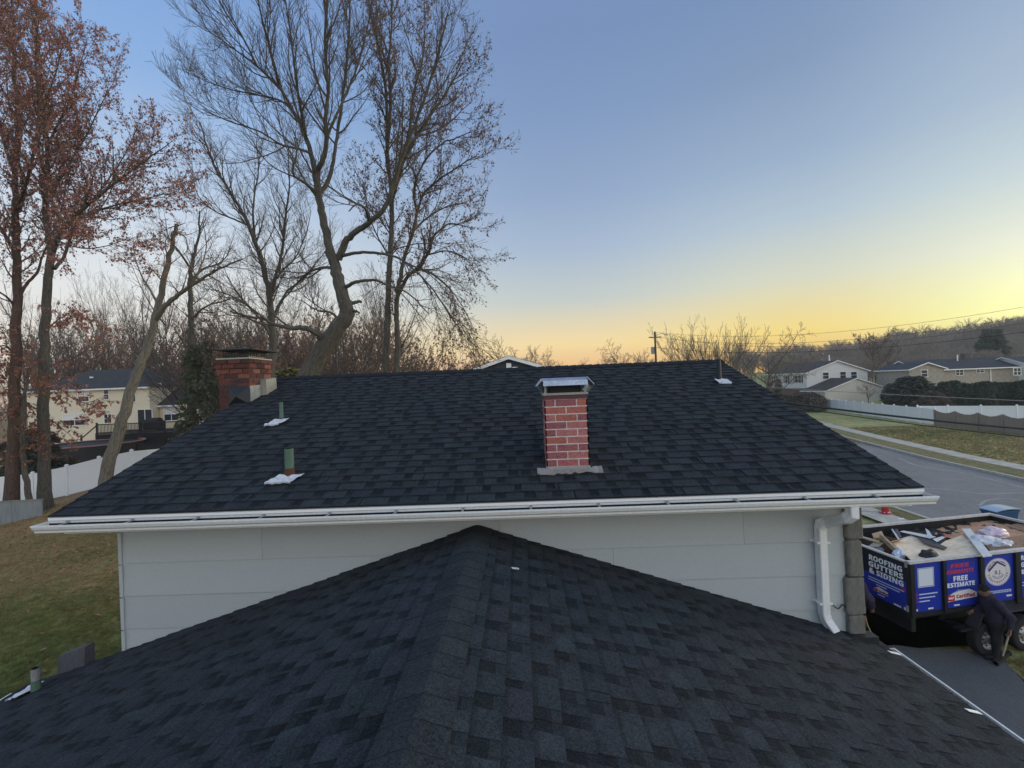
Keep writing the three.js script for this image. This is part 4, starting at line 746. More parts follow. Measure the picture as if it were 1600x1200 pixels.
{
  // pale leaning trunk over the white fence
  const w = new Wood(401, { dens: [2.0, 4, 6], len: [1.7, 0.9, 0.4], up: 0.1, angle: 0.8, wig: 0.45 }), d = 24, b = at(160, 770, d); b.y = 0.2;
  w.limb([b, ...L(d, [168, 735], [185, 680], [198, 632], [211, 590], [226, 552], [238, 516], [247, 480], [257, 436], [266, 394], [276, 350])], 0.32, 0.09, { from: 0.78, flare: 0.2, pow: 1 });
  w.limb(L(d, [242, 500], [258, 478, -0.5], [275, 463, -0.8], [300, 446, -1.2], [325, 430, -1.5], [350, 416, -2], [378, 405, -2.4]), 0.16, 0.03, { from: 0.3 });
  w.limb(L(d, [246, 474], [236, 455, 0.6], [224, 436, 1], [214, 412, 1.4], [208, 384, 1.8]), 0.07, 0.018, { from: 0.3 });
  w.limb(L(d, [300, 446, -1.2], [312, 420, -1], [322, 390, -0.6], [318, 350, -0.2]), 0.06, 0.015, { from: 0.2 });
  w.limb(L(d, [276, 352], [268, 355, 0.4], [250, 362, 0.8], [238, 358, 1]), 0.03, 0.012, { from: 0.2 });
  w.limb(L(d, [274, 362], [290, 372, -0.4], [292, 392, -0.6], [284, 400, -0.8]), 0.035, 0.015, { from: 0.3 });
  w.finish('leaning_tree', 'pale leaning trunk broken off at the top, in front of the white fence', null, { bark: M.barkPale, twig: M.twigPale });
  // multi-limbed bare tree behind the old chimney
  const q = new Wood(402, { dens: [2.6, 4.8, 7], len: [2.6, 1.2, 0.5], up: 0.35, angle: 0.65, wig: 0.32 }), e = 26, r = at(424, 690, e); r.y = 0.8;
  q.limb([r, ...L(e, [424, 585], [427, 540], [424, 490], [420, 455], [413, 425], [404, 392], [388, 352], [368, 314], [342, 272], [325, 232], [312, 190])], 0.24, 0.03, { from: 0.45, pow: 0.9 });
  q.limb(L(e, [422, 470], [430, 436, -0.6], [440, 396, -1], [446, 342, -1.4], [452, 290, -1.8], [450, 240, -2.2]), 0.12, 0.02, { from: 0.25 });
  q.limb(L(e, [426, 500], [438, 474, 0.6], [452, 452, 1], [474, 436, 1.4], [494, 410, 1.8], [520, 380, 2.4]), 0.11, 0.018, { from: 0.25 });
  q.limb(L(e, [410, 415], [398, 372, 0.6], [396, 320, 1], [404, 262, 1.4], [400, 215, 1.8]), 0.1, 0.018, { from: 0.2 });
  q.limb(L(e, [388, 352], [360, 340, -0.6], [336, 330, -1], [310, 306, -1.4], [300, 270, -1.8]), 0.06, 0.014, { from: 0.15 });
  q.limb(L(e, [425, 530], [408, 500, -0.6], [384, 476, -1], [356, 460, -1.4], [330, 452, -1.8]), 0.09, 0.016, { from: 0.2 });
  q.limb(L(e, [420, 455], [440, 424, -0.2], [462, 402, -0.6], [478, 366, -1], [486, 330, -1.2]), 0.07, 0.014, { from: 0.2 });
  q.finish('deciduous_tree', 'bare many-limbed tree straight behind the old brick chimney', 'large bare trees behind the house', { twig: M.twig });
  // straight trunk farther back
  const s = new Wood(403, { dens: [2, 3.5, 5], len: [2.6, 1.2, 0.5], up: 0.3, angle: 0.75, wig: 0.35 }), f = 34, t = at(300, 680, f); t.y = 1.4;
  s.limb([t, ...L(f, [300, 600], [299, 540], [298, 480], [297, 430], [302, 400], [310, 372], [312, 330]) ], 0.3, 0.05, { from: 0.4 });
  s.limb(L(f, [298, 440], [318, 420, 0.8], [345, 410, 1.4], [366, 380, 2]), 0.12, 0.02, { from: 0.2 });
  s.limb(L(f, [298, 420], [282, 396, -0.8], [264, 372, -1.2], [258, 340, -1.6]), 0.1, 0.02, { from: 0.2 });
  s.limb(L(f, [299, 500], [320, 480, -1], [350, 470, -1.6], [380, 462, -2]), 0.09, 0.02, { from: 0.2 });
  s.finish('deciduous_tree', 'straight-trunked bare tree between the leaning trunk and the old chimney', 'large bare trees behind the house');
}
// generic bare trees for the thicket and the skyline, each kind built once
function bareTree(seed, name, label, o = {}) {
  const w = new Wood(seed, { dens: [1.5, 2.4, 3.4], len: [2.6, 1.3, 0.6], rad: [0.045, 0.022, 0.013], minR: 0.0085, up: 0.3, angle: 0.75, wig: 0.45, ...o }), R = w.R, h = o.h ?? 9, stems = o.stems ?? 1;
  for (let s = 0; s < stems; s++) {
    const lean = V((R() - 0.5) * (stems > 1 ? (o.spread ?? 5) : 1.2), 0, (R() - 0.5) * (stems > 1 ? 5 : 1.2)), top = V(lean.x, h * (0.8 + 0.2 * R()), lean.z), p0 = V((R() - 0.5) * 0.4 * (stems - 1), 0, (R() - 0.5) * 0.4 * (stems - 1));
    const P = w.limb([p0, p0.clone().lerp(top, 0.3).add(V(R() - 0.5, 0, R() - 0.5).multiplyScalar(0.5)), p0.clone().lerp(top, 0.65).add(V(R() - 0.5, 0, R() - 0.5).multiplyScalar(0.8)), top], (stems > 1 ? 0.11 : 0.2), 0.03, { from: o.from ?? 0.25, ...(o.shoot ? {} : {}) });
    const n = stems > 1 ? 3 : 8;
    for (let k = 0; k < n; k++) {
      const t = (o.low ?? 0.25) + 0.55 * (k + R()) / n, b = P[Math.floor(t * (P.length - 1))], a = R() * 6.28, l = h * (0.5 - 0.28 * t) * (0.8 + 0.5 * R()), dir = V(Math.cos(a), 0.55 + 0.6 * R(), Math.sin(a));
      w.limb([b.clone(), b.clone().addScaledVector(dir, l * 0.45), b.clone().addScaledVector(dir, l * 0.8).add(V(0, l * 0.14, 0)), b.clone().addScaledVector(dir, l).add(V(0, l * 0.3, 0))], stems > 1 ? 0.05 : 0.085, 0.02, { from: 0.15 });
    }
  }
  const t = w.finish(name, label, o.group, { bark: M.bark, twig: o.twig ?? M.twig });
  return t;
}
{
  const g1 = 'bare trees of the thicket behind the house', rust2 = [[0.26, 0.14, 0.085], [0.34, 0.17, 0.09], [0.22, 0.11, 0.075], [0.38, 0.22, 0.11]];
  const R = rng(5150);
  const kinds = [
    bareTree(11, 'bare_tree', 'bare grey tree in the thicket behind the house', { h: 11, group: g1 }),
    bareTree(12, 'bare_tree', 'bare spreading tree in the thicket behind the house', { h: 10, group: g1, stems: 2 }),
    bareTree(13, 'oak_tree', 'small tree still holding russet leaves in the thicket behind the house', { h: 8, group: 'russet-leaved trees of the thicket', leaf: 1.5, leafLevel: 2, leafSize: 0.2, leafColors: rust2, from: 0.1, low: 0.1 }),
    bareTree(14, 'bare_tree', 'bare many-stemmed tree in the thicket behind the house', { h: 9, group: g1, stems: 4 }),
  ];
  const spots = [], H0 = kinds.map((k) => { const bb = new THREE.Box3().setFromObject(k); return bb.max.y - bb.min.y; });
  for (let k = 0; k < 46; k++) { const u = 40 + k * 14.4 + (R() - 0.5) * 20, back = k % 3 === 0; spots.push([u, (back ? 52 : 34) + R() * 20 + (u < 320 ? 22 : 0), u > 640 ? 505 + R() * 50 : back ? 385 + R() * 70 : 440 + R() * 90]); }
  const where = (u) => u < 175 ? 'above the cream house roof' : u < 330 ? 'between the leaning trunk and the old chimney' : u < 470 ? 'behind the old brick chimney' : u < 590 ? 'behind the thick bent tree' : 'around and right of the twin trunks';
  const what = ['tall bare grey tree', 'bare spreading tree', 'tree still holding russet leaves', 'bare many-stemmed tree'], usedK = new Set();
  spots.forEach(([u, d, vt], i) => {
    const k = [0, 2, 1, 2, 3, 0, 2, 1, 2, 3][i % 10], p = at(u, 610, d), y = groundY(p.x, p.z), s = Math.max(0.6, (at(u, vt, d).y - y) / H0[k]) * (k === 2 ? 0.8 : 1), pos = [p.x, y - 0.1, p.z], lab = what[k] + ' of the thicket ' + where(u), gr = ['tall bare grey trees', 'bare spreading trees', 'trees still holding russet leaves', 'bare many-stemmed trees'][k] + ' of the thicket ' + where(u), S = [Math.min(s, 1.25), s, Math.min(s, 1.25)];
    if (!usedK.has(k)) { usedK.add(k); kinds[k].position.set(...pos); kinds[k].scale.set(...S); kinds[k].userData.label = lab; kinds[k].userData.group = gr; return; }
    copy(kinds[k], lab, pos, R() * 6.28, S, gr);
  });
  // skyline beyond the ridge
  const f1 = bareTree(21, 'bare_tree', 'round bare tree on the skyline just right of the dark gabled house', { h: 11, dens: [2.0, 3, 4], rad: [0.08, 0.05, 0.04], minR: 0.02, up: 0.2, angle: 0.85, twig: M.twigPale });
  const put = (o, u, v, d, dz = 0) => { const p = at(u, v, d); o.position.set(p.x, groundY(p.x, p.z), p.z); return p; };
  const size = (o, vTop, u, d, h) => { const t = at(u, vTop, d).y - o.position.y; const b = new THREE.Box3().setFromObject(o); o.scale.multiplyScalar(t / (b.max.y - b.min.y)); };
  put(f1, 798, 590, 82); size(f1, 516, 798, 82);
  const mk = (src, label, u, vTop, d, turn, sx = 1) => { const c = copy(src, label, [0, 0, 0], turn); put(c, u, 590, d); size(c, vTop, u, d); c.scale.x *= sx; c.scale.z *= sx; delete c.userData.group; return c; };
  mk(f1, 'small round bare tree on the skyline above the ridge, right of the gabled house', 852, 543, 95, 1.3);
  mk(f1, 'wide low bare tree on the skyline between the gabled house and the utility pole', 972, 530, 88, 0.4, 1.15);
  mk(f1, 'low bare thicket tree on the skyline left of the wide bare tree', 925, 552, 100, 2, 1.4);
  mk(f1, 'thin bare tree on the skyline just left of the utility pole', 1008, 545, 96, 0.9);
  mk(f1, 'small bare tree on the skyline below the street lamp arm', 1045, 540, 90, 3.1);
  const f2 = bareTree(31, 'bare_tree', 'fan-shaped bare tree with many upright stems above the right end of the ridge', { h: 10, stems: 13, spread: 10, up: 0.5, angle: 0.5, dens: [1.3, 2.0, 2.4], rad: [0.045, 0.026, 0.018], minR: 0.013, from: 0.3, twig: M.twigPale });
  put(f2, 1108, 590, 58); size(f2, 484, 1108, 58);
  mk(f1, 'round bare tree on the skyline between the fan-shaped tree and the white house', 1205, 506, 66, 2.2, 1.0);
  for (const [u, v, d] of [[680, 545, 62], [708, 555, 70], [735, 562, 76], [760, 560, 84], [880, 562, 120], [900, 560, 125], [945, 560, 130], [1000, 560, 130], [1060, 556, 120], [1085, 556, 115], [1230, 552, 125], [1255, 548, 130]]) { const c = copy(u < 780 ? kinds[2] : f1, u < 780 ? 'low russet tree at the right end of the thicket' : 'low bare tree in the far row along the horizon', [0, 0, 0], u); put(c, u, 590, d); size(c, v, u, d); c.scale.x *= 1.5; c.scale.z *= 1.5; c.userData.group = u < 780 ? 'low russet trees at the right end of the thicket' : 'far bare trees along the horizon'; }
  // far wood on the hill to the right and on the horizon: one mass
  const wood = new G(); { const W = new Wood(71, { levels: 2, dens: [2.2, 2.4, 3], len: [2.6, 1.1, 0.6], rad: [0.06, 0.035, 0.02], minR: 0.03, up: 0.3, angle: 0.8, wig: 0.5 }); W.limb([V(0, 0, 0), V(0.1, 3, 0), V(-0.1, 6.5, 0.2), V(0.1, 10, 0)], 0.2, 0.04, { from: 0.25 }); for (let k = 0; k < 6; k++) { const a = k * 1.1; W.limb([V(0, 3 + k * 0.8, 0), V(Math.cos(a) * 1.4, 5 + k * 0.8, Math.sin(a) * 1.4), V(Math.cos(a) * 2.6, 7 + k * 0.6, Math.sin(a) * 2.6)], 0.08, 0.03, { from: 0.2 }); } wood.add(W.trunk.build()).add(W.twigs.build()); }
  const im = [], RR = rng(606);
  for (let k = 0; k < 2600; k++) { const x = 20 + RR() * 290, z = -300 + RR() * 215; const y = groundY(x, z); if (y < 3.6 || (y < 9 && RR() < 0.5)) continue; const u = toPixel(V(x, y + 5, z)); if (!u || u[0] < 1150 || u[0] > 1750) continue; im.push([x, y, z]); }
  for (let k = 0; k < 260; k++) { const u = 1250 + RR() * 320, d = 100 + RR() * 60, p = at(u, 580, d); im.push([p.x, groundY(p.x, p.z), p.z, 0.62]); }
  for (let k = 0; k < 150; k++) { const u = -100 + RR() * 880, d = 78 + RR() * 60, p = at(u, 600, d); im.push([p.x, groundY(p.x, p.z), p.z, 0.8]); }
  const mesh = new THREE.InstancedMesh(wood.build(), mat([1, 1, 1], 1), im.length), m = new THREE.Matrix4(), c = new THREE.Color();
  im.forEach(([x, y, z, s = 1], i) => { const q = s * (0.62 + 0.5 * RR() + 0.5 * Math.max(0, perlin.noise(x * 0.05, z * 0.05, 9))); m.compose(V(x, y - 0.3, z), new THREE.Quaternion().setFromAxisAngle(V(0, 1, 0), RR() * 6.28), V(q * 1.1, q, q * 1.1)); mesh.setMatrixAt(i, m); const k = 0.8 + RR() * 0.5; c.setRGB(0.24 * k, 0.2 * k, 0.165 * k); mesh.setColorAt(i, c); });
  mesh.name = 'woodland'; scene.add(mesh); tag(mesh, 'far wood of bare trees on the hill and along the horizon', 'woodland', null, 'stuff');
}
// ------------------------------------------------------------------ neighbouring houses
// one rectangular block with a pitched roof, in the house's own axes: x0..x1, z0 (front) .. z1 (back)
function block(o, b) {
  const { x0, x1, z0, z1, base, eave, ridge, along, wall, roof, trim = M.trim, over = 0.3, hip = 0 } = b;
  const w = new G(); w.box(x0, x1, base, eave, z1, z0);
  const mx = (x0 + x1) / 2, mz = (z0 + z1) / 2, k = (ridge - eave) / (along === 'z' ? (x1 - x0) / 2 : (z0 - z1) / 2);
  if (!hip) { if (along === 'z') { w.tri(V(x0, eave, z0), V(x1, eave, z0), V(mx, ridge, z0)); w.tri(V(x1, eave, z1), V(x0, eave, z1), V(mx, ridge, z1)); } else { w.tri(V(x1, eave, z0), V(x1, eave, z1), V(x1, ridge, mz)); w.tri(V(x0, eave, z1), V(x0, eave, z0), V(x0, ridge, mz)); } }
  const wp = part(b.wallName ?? 'wall', w.build(), wall, o);
  const r = new G(), lo = eave - over * k, t = 0.12, X0 = x0 - over, X1 = x1 + over, Z0 = z0 + over, Z1 = z1 - over;
  const slab = (q) => r.hexa(q.map((p) => p.clone().add(V(0, -0.02, 0))), q.map((p) => p.clone().add(V(0, t, 0))));
  if (along === 'z') { slab([V(X0, lo, Z0), V(mx, ridge, Z0), V(mx, ridge, Z1), V(X0, lo, Z1)]); slab([V(mx, ridge, Z0), V(X1, lo, Z0), V(X1, lo, Z1), V(mx, ridge, Z1)]); }
  else if (!hip) { slab([V(X0, lo, Z0), V(X1, lo, Z0), V(X1, ridge, mz), V(X0, ridge, mz)]); slab([V(X0, ridge, mz), V(X1, ridge, mz), V(X1, lo, Z1), V(X0, lo, Z1)]); }
  else { slab([V(X0, lo, Z0), V(X1, lo, Z0), V(X1 - hip, ridge, mz), V(X0 + hip, ridge, mz)]); slab([V(X0 + hip, ridge, mz), V(X1 - hip, ridge, mz), V(X1, lo, Z1), V(X0, lo, Z1)]); for (const [X, q] of [[X1, X1 - hip], [X0, X0 + hip]]) { const a = V(X, lo + t, X > q ? Z0 : Z1), c = V(X, lo + t, X > q ? Z1 : Z0); r.tri(a, c, V(q, ridge + t, mz)); } }
  const rp = part('roof', r.build(), roof, o);
  // white rakes on the gables and gutters on the eaves
  const g = new G(), h = 0.16;
  const bar = (a, c, n) => g.hexa([a.clone().add(V(0, -h, 0)), c.clone().add(V(0, -h, 0)), c.clone().add(V(0, -h, 0)).sub(n), a.clone().add(V(0, -h, 0)).sub(n)], [a, c, c.clone().sub(n), a.clone().sub(n)]);
  if (along === 'z') {
    for (const [Z, s] of [[Z0, 1], [Z1, -1]]) { const n = V(0, 0, 0.03 * s), a = V(X0, lo + t - 0.02, Z + 0.012 * s), c = V(mx, ridge + t - 0.02, Z + 0.012 * s), d = V(X1, lo + t - 0.02, Z + 0.012 * s); s > 0 ? (bar(a, c, n), bar(c, d, n)) : (bar(c, a, n), bar(d, c, n)); }
    bar(V(X0 - 0.012, lo + t, Z1), V(X0 - 0.012, lo + t, Z0), V(-0.08, 0, 0)); bar(V(X1 + 0.012, lo + t, Z0), V(X1 + 0.012, lo + t, Z1), V(0.08, 0, 0));
  } else {
    bar(V(X0, lo + t - 0.02, Z0 + 0.09), V(X1, lo + t - 0.02, Z0 + 0.09), V(0, 0, 0.08)); bar(V(X1, lo + t - 0.02, Z1 - 0.09), V(X0, lo + t - 0.02, Z1 - 0.09), V(0, 0, -0.08));
    if (!hip) for (const [X, s] of [[X1, 1], [X0, -1]]) { const n = V(0.03 * s, 0, 0), a = V(X + 0.012 * s, lo + t - 0.02, Z0), c = V(X + 0.012 * s, ridge + t - 0.02, mz), d = V(X + 0.012 * s, lo + t - 0.02, Z1); s > 0 ? (bar(a, c, n), bar(c, d, n)) : (bar(c, a, n), bar(d, c, n)); }
  }
  part('roof_trim', g.build(), trim, rp);
  return { wall: wp, roof: rp };
}
// a window on a wall: m places it, its own axes are x along the wall, y up, z out
function windowOn(parent, m, w, h, o = {}) {
  const f = 0.07, g = new G();
  g.box(-w / 2 - f, w / 2 + f, h / 2, h / 2 + f, 0.002, 0.06, m).box(-w / 2 - f, w / 2 + f, -h / 2 - f, -h / 2, 0.002, 0.08, m).box(-w / 2 - f, -w / 2, -h / 2, h / 2, 0.002, 0.06, m).box(w / 2, w / 2 + f, -h / 2, h / 2, 0.002, 0.06, m);
  if (!o.slide) g.box(-w / 2, w / 2, -0.025, 0.025, 0.005, 0.045, m); if (o.mull) g.box(-0.03, 0.03, -h / 2, h / 2, 0.006, 0.05, m);
  const fr = part(o.door ? 'patio_door' : 'window', g.build(), o.frame ?? M.trim, parent);
  part('pane', new G().box(-w / 2, w / 2, -h / 2, h / 2, -0.01, 0.012, m).build(), M.glass, fr);
  if (o.blind) part('blind', new G().box(-w / 2 + 0.01, w / 2 - 0.01, h / 2 - h * o.blind, h / 2 - 0.01, 0.013, 0.018, m).build(), M.white, fr);
  if (o.shutters) for (const s of [-1, 1]) { const c = new G(), sx = s * (w / 2 + f + 0.2); c.box(sx - 0.17, sx + 0.17, -h / 2 - 0.04, h / 2 + 0.06, 0.002, 0.035, m); for (let k = 0; k < 6; k++) { const y = -h / 2 + (k + 0.25) * h / 6; c.box(sx - 0.12, sx + 0.12, y, y + h / 10, 0.035, 0.045, m); } part('shutter', c.build(), M.black, parent); }
}
const roofGrey = mat([0.075, 0.075, 0.075], 0.95, { map: granuleTex, rep: 0.3 }), roofBrown = mat([0.085, 0.07, 0.062], 0.95, { map: granuleTex, rep: 0.3 });
{
  // cream house at the left
  const o = thing('cream_house', 'two-storey cream house with a grey roof, behind the leaning trunk', 'house');
  const main = block(o, { x0: -52, x1: -38.9, z0: -47, z1: -55, base: 0.8, eave: 7.15, ridge: 9.2, along: 'x', hip: 3.6, wall: M.cream, roof: roofGrey });
  const wing = block(o, { x0: -38.85, x1: -31, z0: -48.2, z1: -54, base: 0.8, eave: 5.15, ridge: 6.9, along: 'x', wall: mat([0.78, 0.68, 0.46], 0.7), roof: roofGrey });
  const F = (u, v, z = -47) => { const p = at(u, v, -z); return mtx(p.x, p.y, z + 0.001); };
  windowOn(main.wall, F(131, 618), 1.1, 1.2, { blind: 0.6 }); windowOn(main.wall, F(166.5, 616), 0.5, 1.0); windowOn(main.wall, F(206, 617), 0.8, 1.4); windowOn(main.wall, F(169, 654), 0.75, 0.9, { mull: 1 }); windowOn(main.wall, F(117, 656), 2.4, 1.1, { blind: 0.5, mull: 1 });
  windowOn(main.wall, F(227, 655), 1.5, 2.0, { slide: 1, mull: 1, door: 1 }); windowOn(wing.wall, F(268, 647, -48.2), 1.5, 1.3, { mull: 1, blind: 0.5 });
  const vp = at(238.5, 605, 47.5); part('vent_stack', new G().tube([V(vp.x, 6.2, -48.6), V(vp.x, 7.4, -48.6)], 0.09, 8).box(vp.x - 0.14, vp.x + 0.14, 7.4, 7.5, -48.74, -48.46).build(), M.trim, wing.roof);
  const rv = new G(); for (const [u, v] of [[143, 590], [138, 599]]) { const p = at(u, v, 48.5); rv.box(p.x - 0.12, p.x + 0.12, p.y - 0.06, p.y + 0.1, -48.6, -48.4); } part('roof_vent', rv.build(), M.trim, main.roof);
  rebase(o);
  const d = thing('deck', 'dark wooden deck with a railing against the cream house', 'deck'), dw = mat([0.028, 0.023, 0.02], 0.9, { map: woodTex, rep: 1 });
  const fl = new G(); for (let k = 0; k < 22; k++) fl.box(-41.2, -31.5, 2.62, 2.7, -46.9 + k * 0.17, -46.9 + k * 0.17 + 0.15); part('floor', fl.build(), dw, d);
  const sk = new G(); for (let k = 0; k < 60; k++) sk.box(-41.2 + k * 0.162, -41.2 + k * 0.162 + 0.13, 1.0, 2.6, -43.24, -43.2); part('skirt', sk.build(), mat([0.012, 0.011, 0.01], 0.9), d).userData.kind = 'stuff';
  const ra = new G(); for (let k = 0; k < 44; k++) ra.box(-41 + k * 0.14, -41 + k * 0.14 + 0.035, 2.78, 3.5, -43.24, -43.2); part('baluster_row', ra.build(), dw, d).userData.kind = 'stuff';
  const tr = part('rail', new G().box(-41.05, -31.5, 3.5, 3.58, -43.28, -43.16).box(-41.05, -31.5, 2.74, 2.79, -43.25, -43.19).build(), dw, d);
  for (const x of [-41.05, -39.2, -36.8, -34.4, -32]) part('rail_post', new G().box(x - 0.06, x + 0.06, 2.0, 3.72, -43.3, -43.18).build(), dw, d);
  part('stair_rail', new G().hexa([V(-42.6, 2.2, -43.26), V(-41.05, 3.4, -43.26), V(-41.05, 3.4, -43.2), V(-42.6, 2.2, -43.2)], [V(-42.6, 2.3, -43.26), V(-41.05, 3.52, -43.26), V(-41.05, 3.52, -43.2), V(-42.6, 2.3, -43.2)]).box(-42.66, -42.54, 1.2, 2.4, -43.28, -43.18).build(), dw, d);
  rebase(d);
  // covered grill on the deck
  const gr = thing('grill', 'covered black grill standing on the deck', 'grill'), gp = at(242, 668, 44.5), gg = new RoundedBoxGeometry(1.7, 1.25, 0.8, 4, 0.28), P = gg.attributes.position; for (let i = 0; i < P.count; i++) { const y = P.getY(i); P.setX(i, P.getX(i) * (1 + (y < 0 ? 0.12 : -0.12)) + 0.03 * perlin.noise(P.getX(i) * 3, y * 3, 1)); } gg.computeVertexNormals();
  part('cover', gg.translate(gp.x, 2.7 + 0.62, -44.4), mat([0.018, 0.018, 0.02], 0.8), gr); part('wheel_base', new G().box(gp.x - 0.6, gp.x + 0.6, 2.7, 2.76, -44.7, -44.1).build(), M.steel, gr); rebase(gr);
  // dark round pool with a reddish rim
  const po = thing('pool', 'dark above-ground pool with a pinkish rim, behind the white fence', 'pool'), pc = at(128, 690, 39);
  const ring = (r, y0, y1, m, n) => { const g = new G(); for (let k = 0; k < 40; k++) { const a = k / 40 * 6.2832, b = (k + 1) / 40 * 6.2832; g.quad(V(pc.x + r * Math.cos(b), y0, -40 + r * Math.sin(b)), V(pc.x + r * Math.cos(a), y0, -40 + r * Math.sin(a)), V(pc.x + r * Math.cos(a), y1, -40 + r * Math.sin(a)), V(pc.x + r * Math.cos(b), y1, -40 + r * Math.sin(b))); } return part(n, g.build(), m, po); };
  ring(3.6, 0.3, 2.1, mat([0.016, 0.015, 0.016], 0.6), 'side_wall');
  const rim = new G(); for (let k = 0; k < 40; k++) { const a = k / 40 * 6.2832, b = (k + 1) / 40 * 6.2832, q = (r, t, y) => V(pc.x + r * Math.cos(t), y, -40 + r * Math.sin(t)); rim.hexa([q(3.75, a, 2.06), q(3.75, b, 2.06), q(3.5, b, 2.06), q(3.5, a, 2.06)].reverse(), [q(3.75, a, 2.13), q(3.75, b, 2.13), q(3.5, b, 2.13), q(3.5, a, 2.13)].reverse()); } part('rim', rim.build(), mat([0.4, 0.2, 0.17], 0.6), po);
  part('cover', new THREE.CircleGeometry(3.5, 32).rotateX(-Math.PI / 2).translate(pc.x, 2.0, -40), mat([0.02, 0.02, 0.022], 0.7), po); rebase(po);
  // dark slatted fence behind the white one
  const df = thing('dark_fence', 'dark slatted wooden fence between the white fence and the deck', 'fence');
  for (let s = 0; s < 6; s++) { const x = -31.5 + s * 2.2, g = new G(), y = groundY(x + 1, -34); for (let k = 0; k < 14; k++) g.box(x + k * 0.155, x + k * 0.155 + 0.135, y, y + 1.45, -34.02, -34); part('slat_panel', g.build(), mat([0.02, 0.018, 0.016], 0.9), df).userData.kind = 'stuff'; part('rail', new G().box(x, x + 2.2, y + 0.3, y + 0.38, -33.998, -33.95).box(x, x + 2.2, y + 1.1, y + 1.18, -33.998, -33.95).build(), mat([0.03, 0.027, 0.024], 0.9), df); part('post', new G().box(x - 0.05, x + 0.05, y, y + 1.55, -33.99, -33.9).build(), mat([0.025, 0.022, 0.02], 0.9), df); }
  rebase(df);
}
function vinylFence(label, pts, h, step, yOf, group) {  // panels, posts and caps along a line of [x, z]
  const o = thing('white_fence', label, 'fence'), total = []; let len = 0; for (let i = 1; i < pts.length; i++) { const l = Math.hypot(pts[i][0] - pts[i - 1][0], pts[i][1] - pts[i - 1][1]); total.push(l); len += l; }
  const P = (s) => { let i = 0; while (i < total.length - 1 && s > total[i]) s -= total[i++]; const t = s / total[i]; return [lerp(pts[i][0], pts[i + 1][0], t), lerp(pts[i][1], pts[i + 1][1], t)]; };
  const n = Math.round(len / step);
  for (let k = 0; k <= n; k++) {
    const [x, z] = P(Math.min(len - 1e-6, k * len / n)), y = yOf(x, z);
    const ps = part('post', new G().box(x - 0.065, x + 0.065, y - 0.2, y + h + 0.06, z - 0.065, z + 0.065).build(), M.vinyl, o);
    part('cap', new G().hexa([V(x - 0.085, y + h + 0.06, z + 0.085), V(x + 0.085, y + h + 0.06, z + 0.085), V(x + 0.085, y + h + 0.06, z - 0.085), V(x - 0.085, y + h + 0.06, z - 0.085)], [V(x - 0.03, y + h + 0.13, z + 0.03), V(x + 0.03, y + h + 0.13, z + 0.03), V(x + 0.03, y + h + 0.13, z - 0.03), V(x - 0.03, y + h + 0.13, z - 0.03)]).build(), M.vinyl, ps);
    if (k === n) break;
    const [x1, z1] = P(Math.min(len - 1e-6, (k + 1) * len / n)), y1 = yOf(x1, z1), a = V(x, y, z), b = V(x1, y1, z1), d = b.clone().sub(a).setY(0).normalize(), s = V(-d.z, 0, d.x), g = new G(), m = 6;
    const beam = (t0, t1, lo, hi, w) => { const p = a.clone().lerp(b, t0), q = a.clone().lerp(b, t1); g.hexa([p.clone().addScaledVector(s, -w).add(V(0, lo, 0)), q.clone().addScaledVector(s, -w).add(V(0, lo, 0)), q.clone().addScaledVector(s, w).add(V(0, lo, 0)), p.clone().addScaledVector(s, w).add(V(0, lo, 0))].reverse(), [p.clone().addScaledVector(s, -w).add(V(0, hi, 0)), q.clone().addScaledVector(s, -w).add(V(0, hi, 0)), q.clone().addScaledVector(s, w).add(V(0, hi, 0)), p.clone().addScaledVector(s, w).add(V(0, hi, 0))].reverse(), k * 3 + t0, lo); };
    beam(0, 1, 0.05, 0.2, 0.025); beam(0, 1, h - 0.14, h, 0.025); for (let i = 0; i < m; i++) beam(i / m + 0.0012, (i + 1) / m - 0.0012, 0.2, h - 0.14, 0.012);
    part('fence_panel', g.build(), M.vinyl, o);
  }
  return rebase(o);
}
vinylFence('white vinyl fence crossing behind the leaning trunk at the left', [[-36, -25], [-27.5, -26], [-19, -26.2]], 1.72, 1.85, (x, z) => groundY(x, z) - 0.02);
vinylFence('long white vinyl fence along the far lawn at the right, running towards the garage', [[42.3, -47.9], [44, -57], [47.3, -72.6]], 1.66, 2.4, () => 0);
vinylFence('white vinyl fence showing above the weathered wooden fence at the right', [[44.2, -52.2], [50.5, -44], [56, -36]], 1.62, 2.4, (x) => 0.05 + (x - 44) * 0.03);
{
  // low grey wall of panels at the left edge
  const o = thing('low_wall', 'low pale grey wall at the left edge, below the white fence', 'wall'), g = mat([0.3, 0.33, 0.33], 0.9, { map: weatherTex, rep: 0.5 });
  for (let k = 0; k < 6; k++) { const x = -31.4 + k * 1.45; part('wall_panel', new G().box(x, x + 1.43, -0.1, 1.24 + (k - 3) * 0.03, -21.06, -21).build(), g, o); } part('coping', new G().hexa([V(-31.4, 1.15, -20.97), V(-22.7, 1.32, -20.97), V(-22.7, 1.32, -21.09), V(-31.4, 1.15, -21.09)], [V(-31.4, 1.19, -20.97), V(-22.7, 1.36, -20.97), V(-22.7, 1.36, -21.09), V(-31.4, 1.19, -21.09)]).build(), M.weathered, o); rebase(o);
}
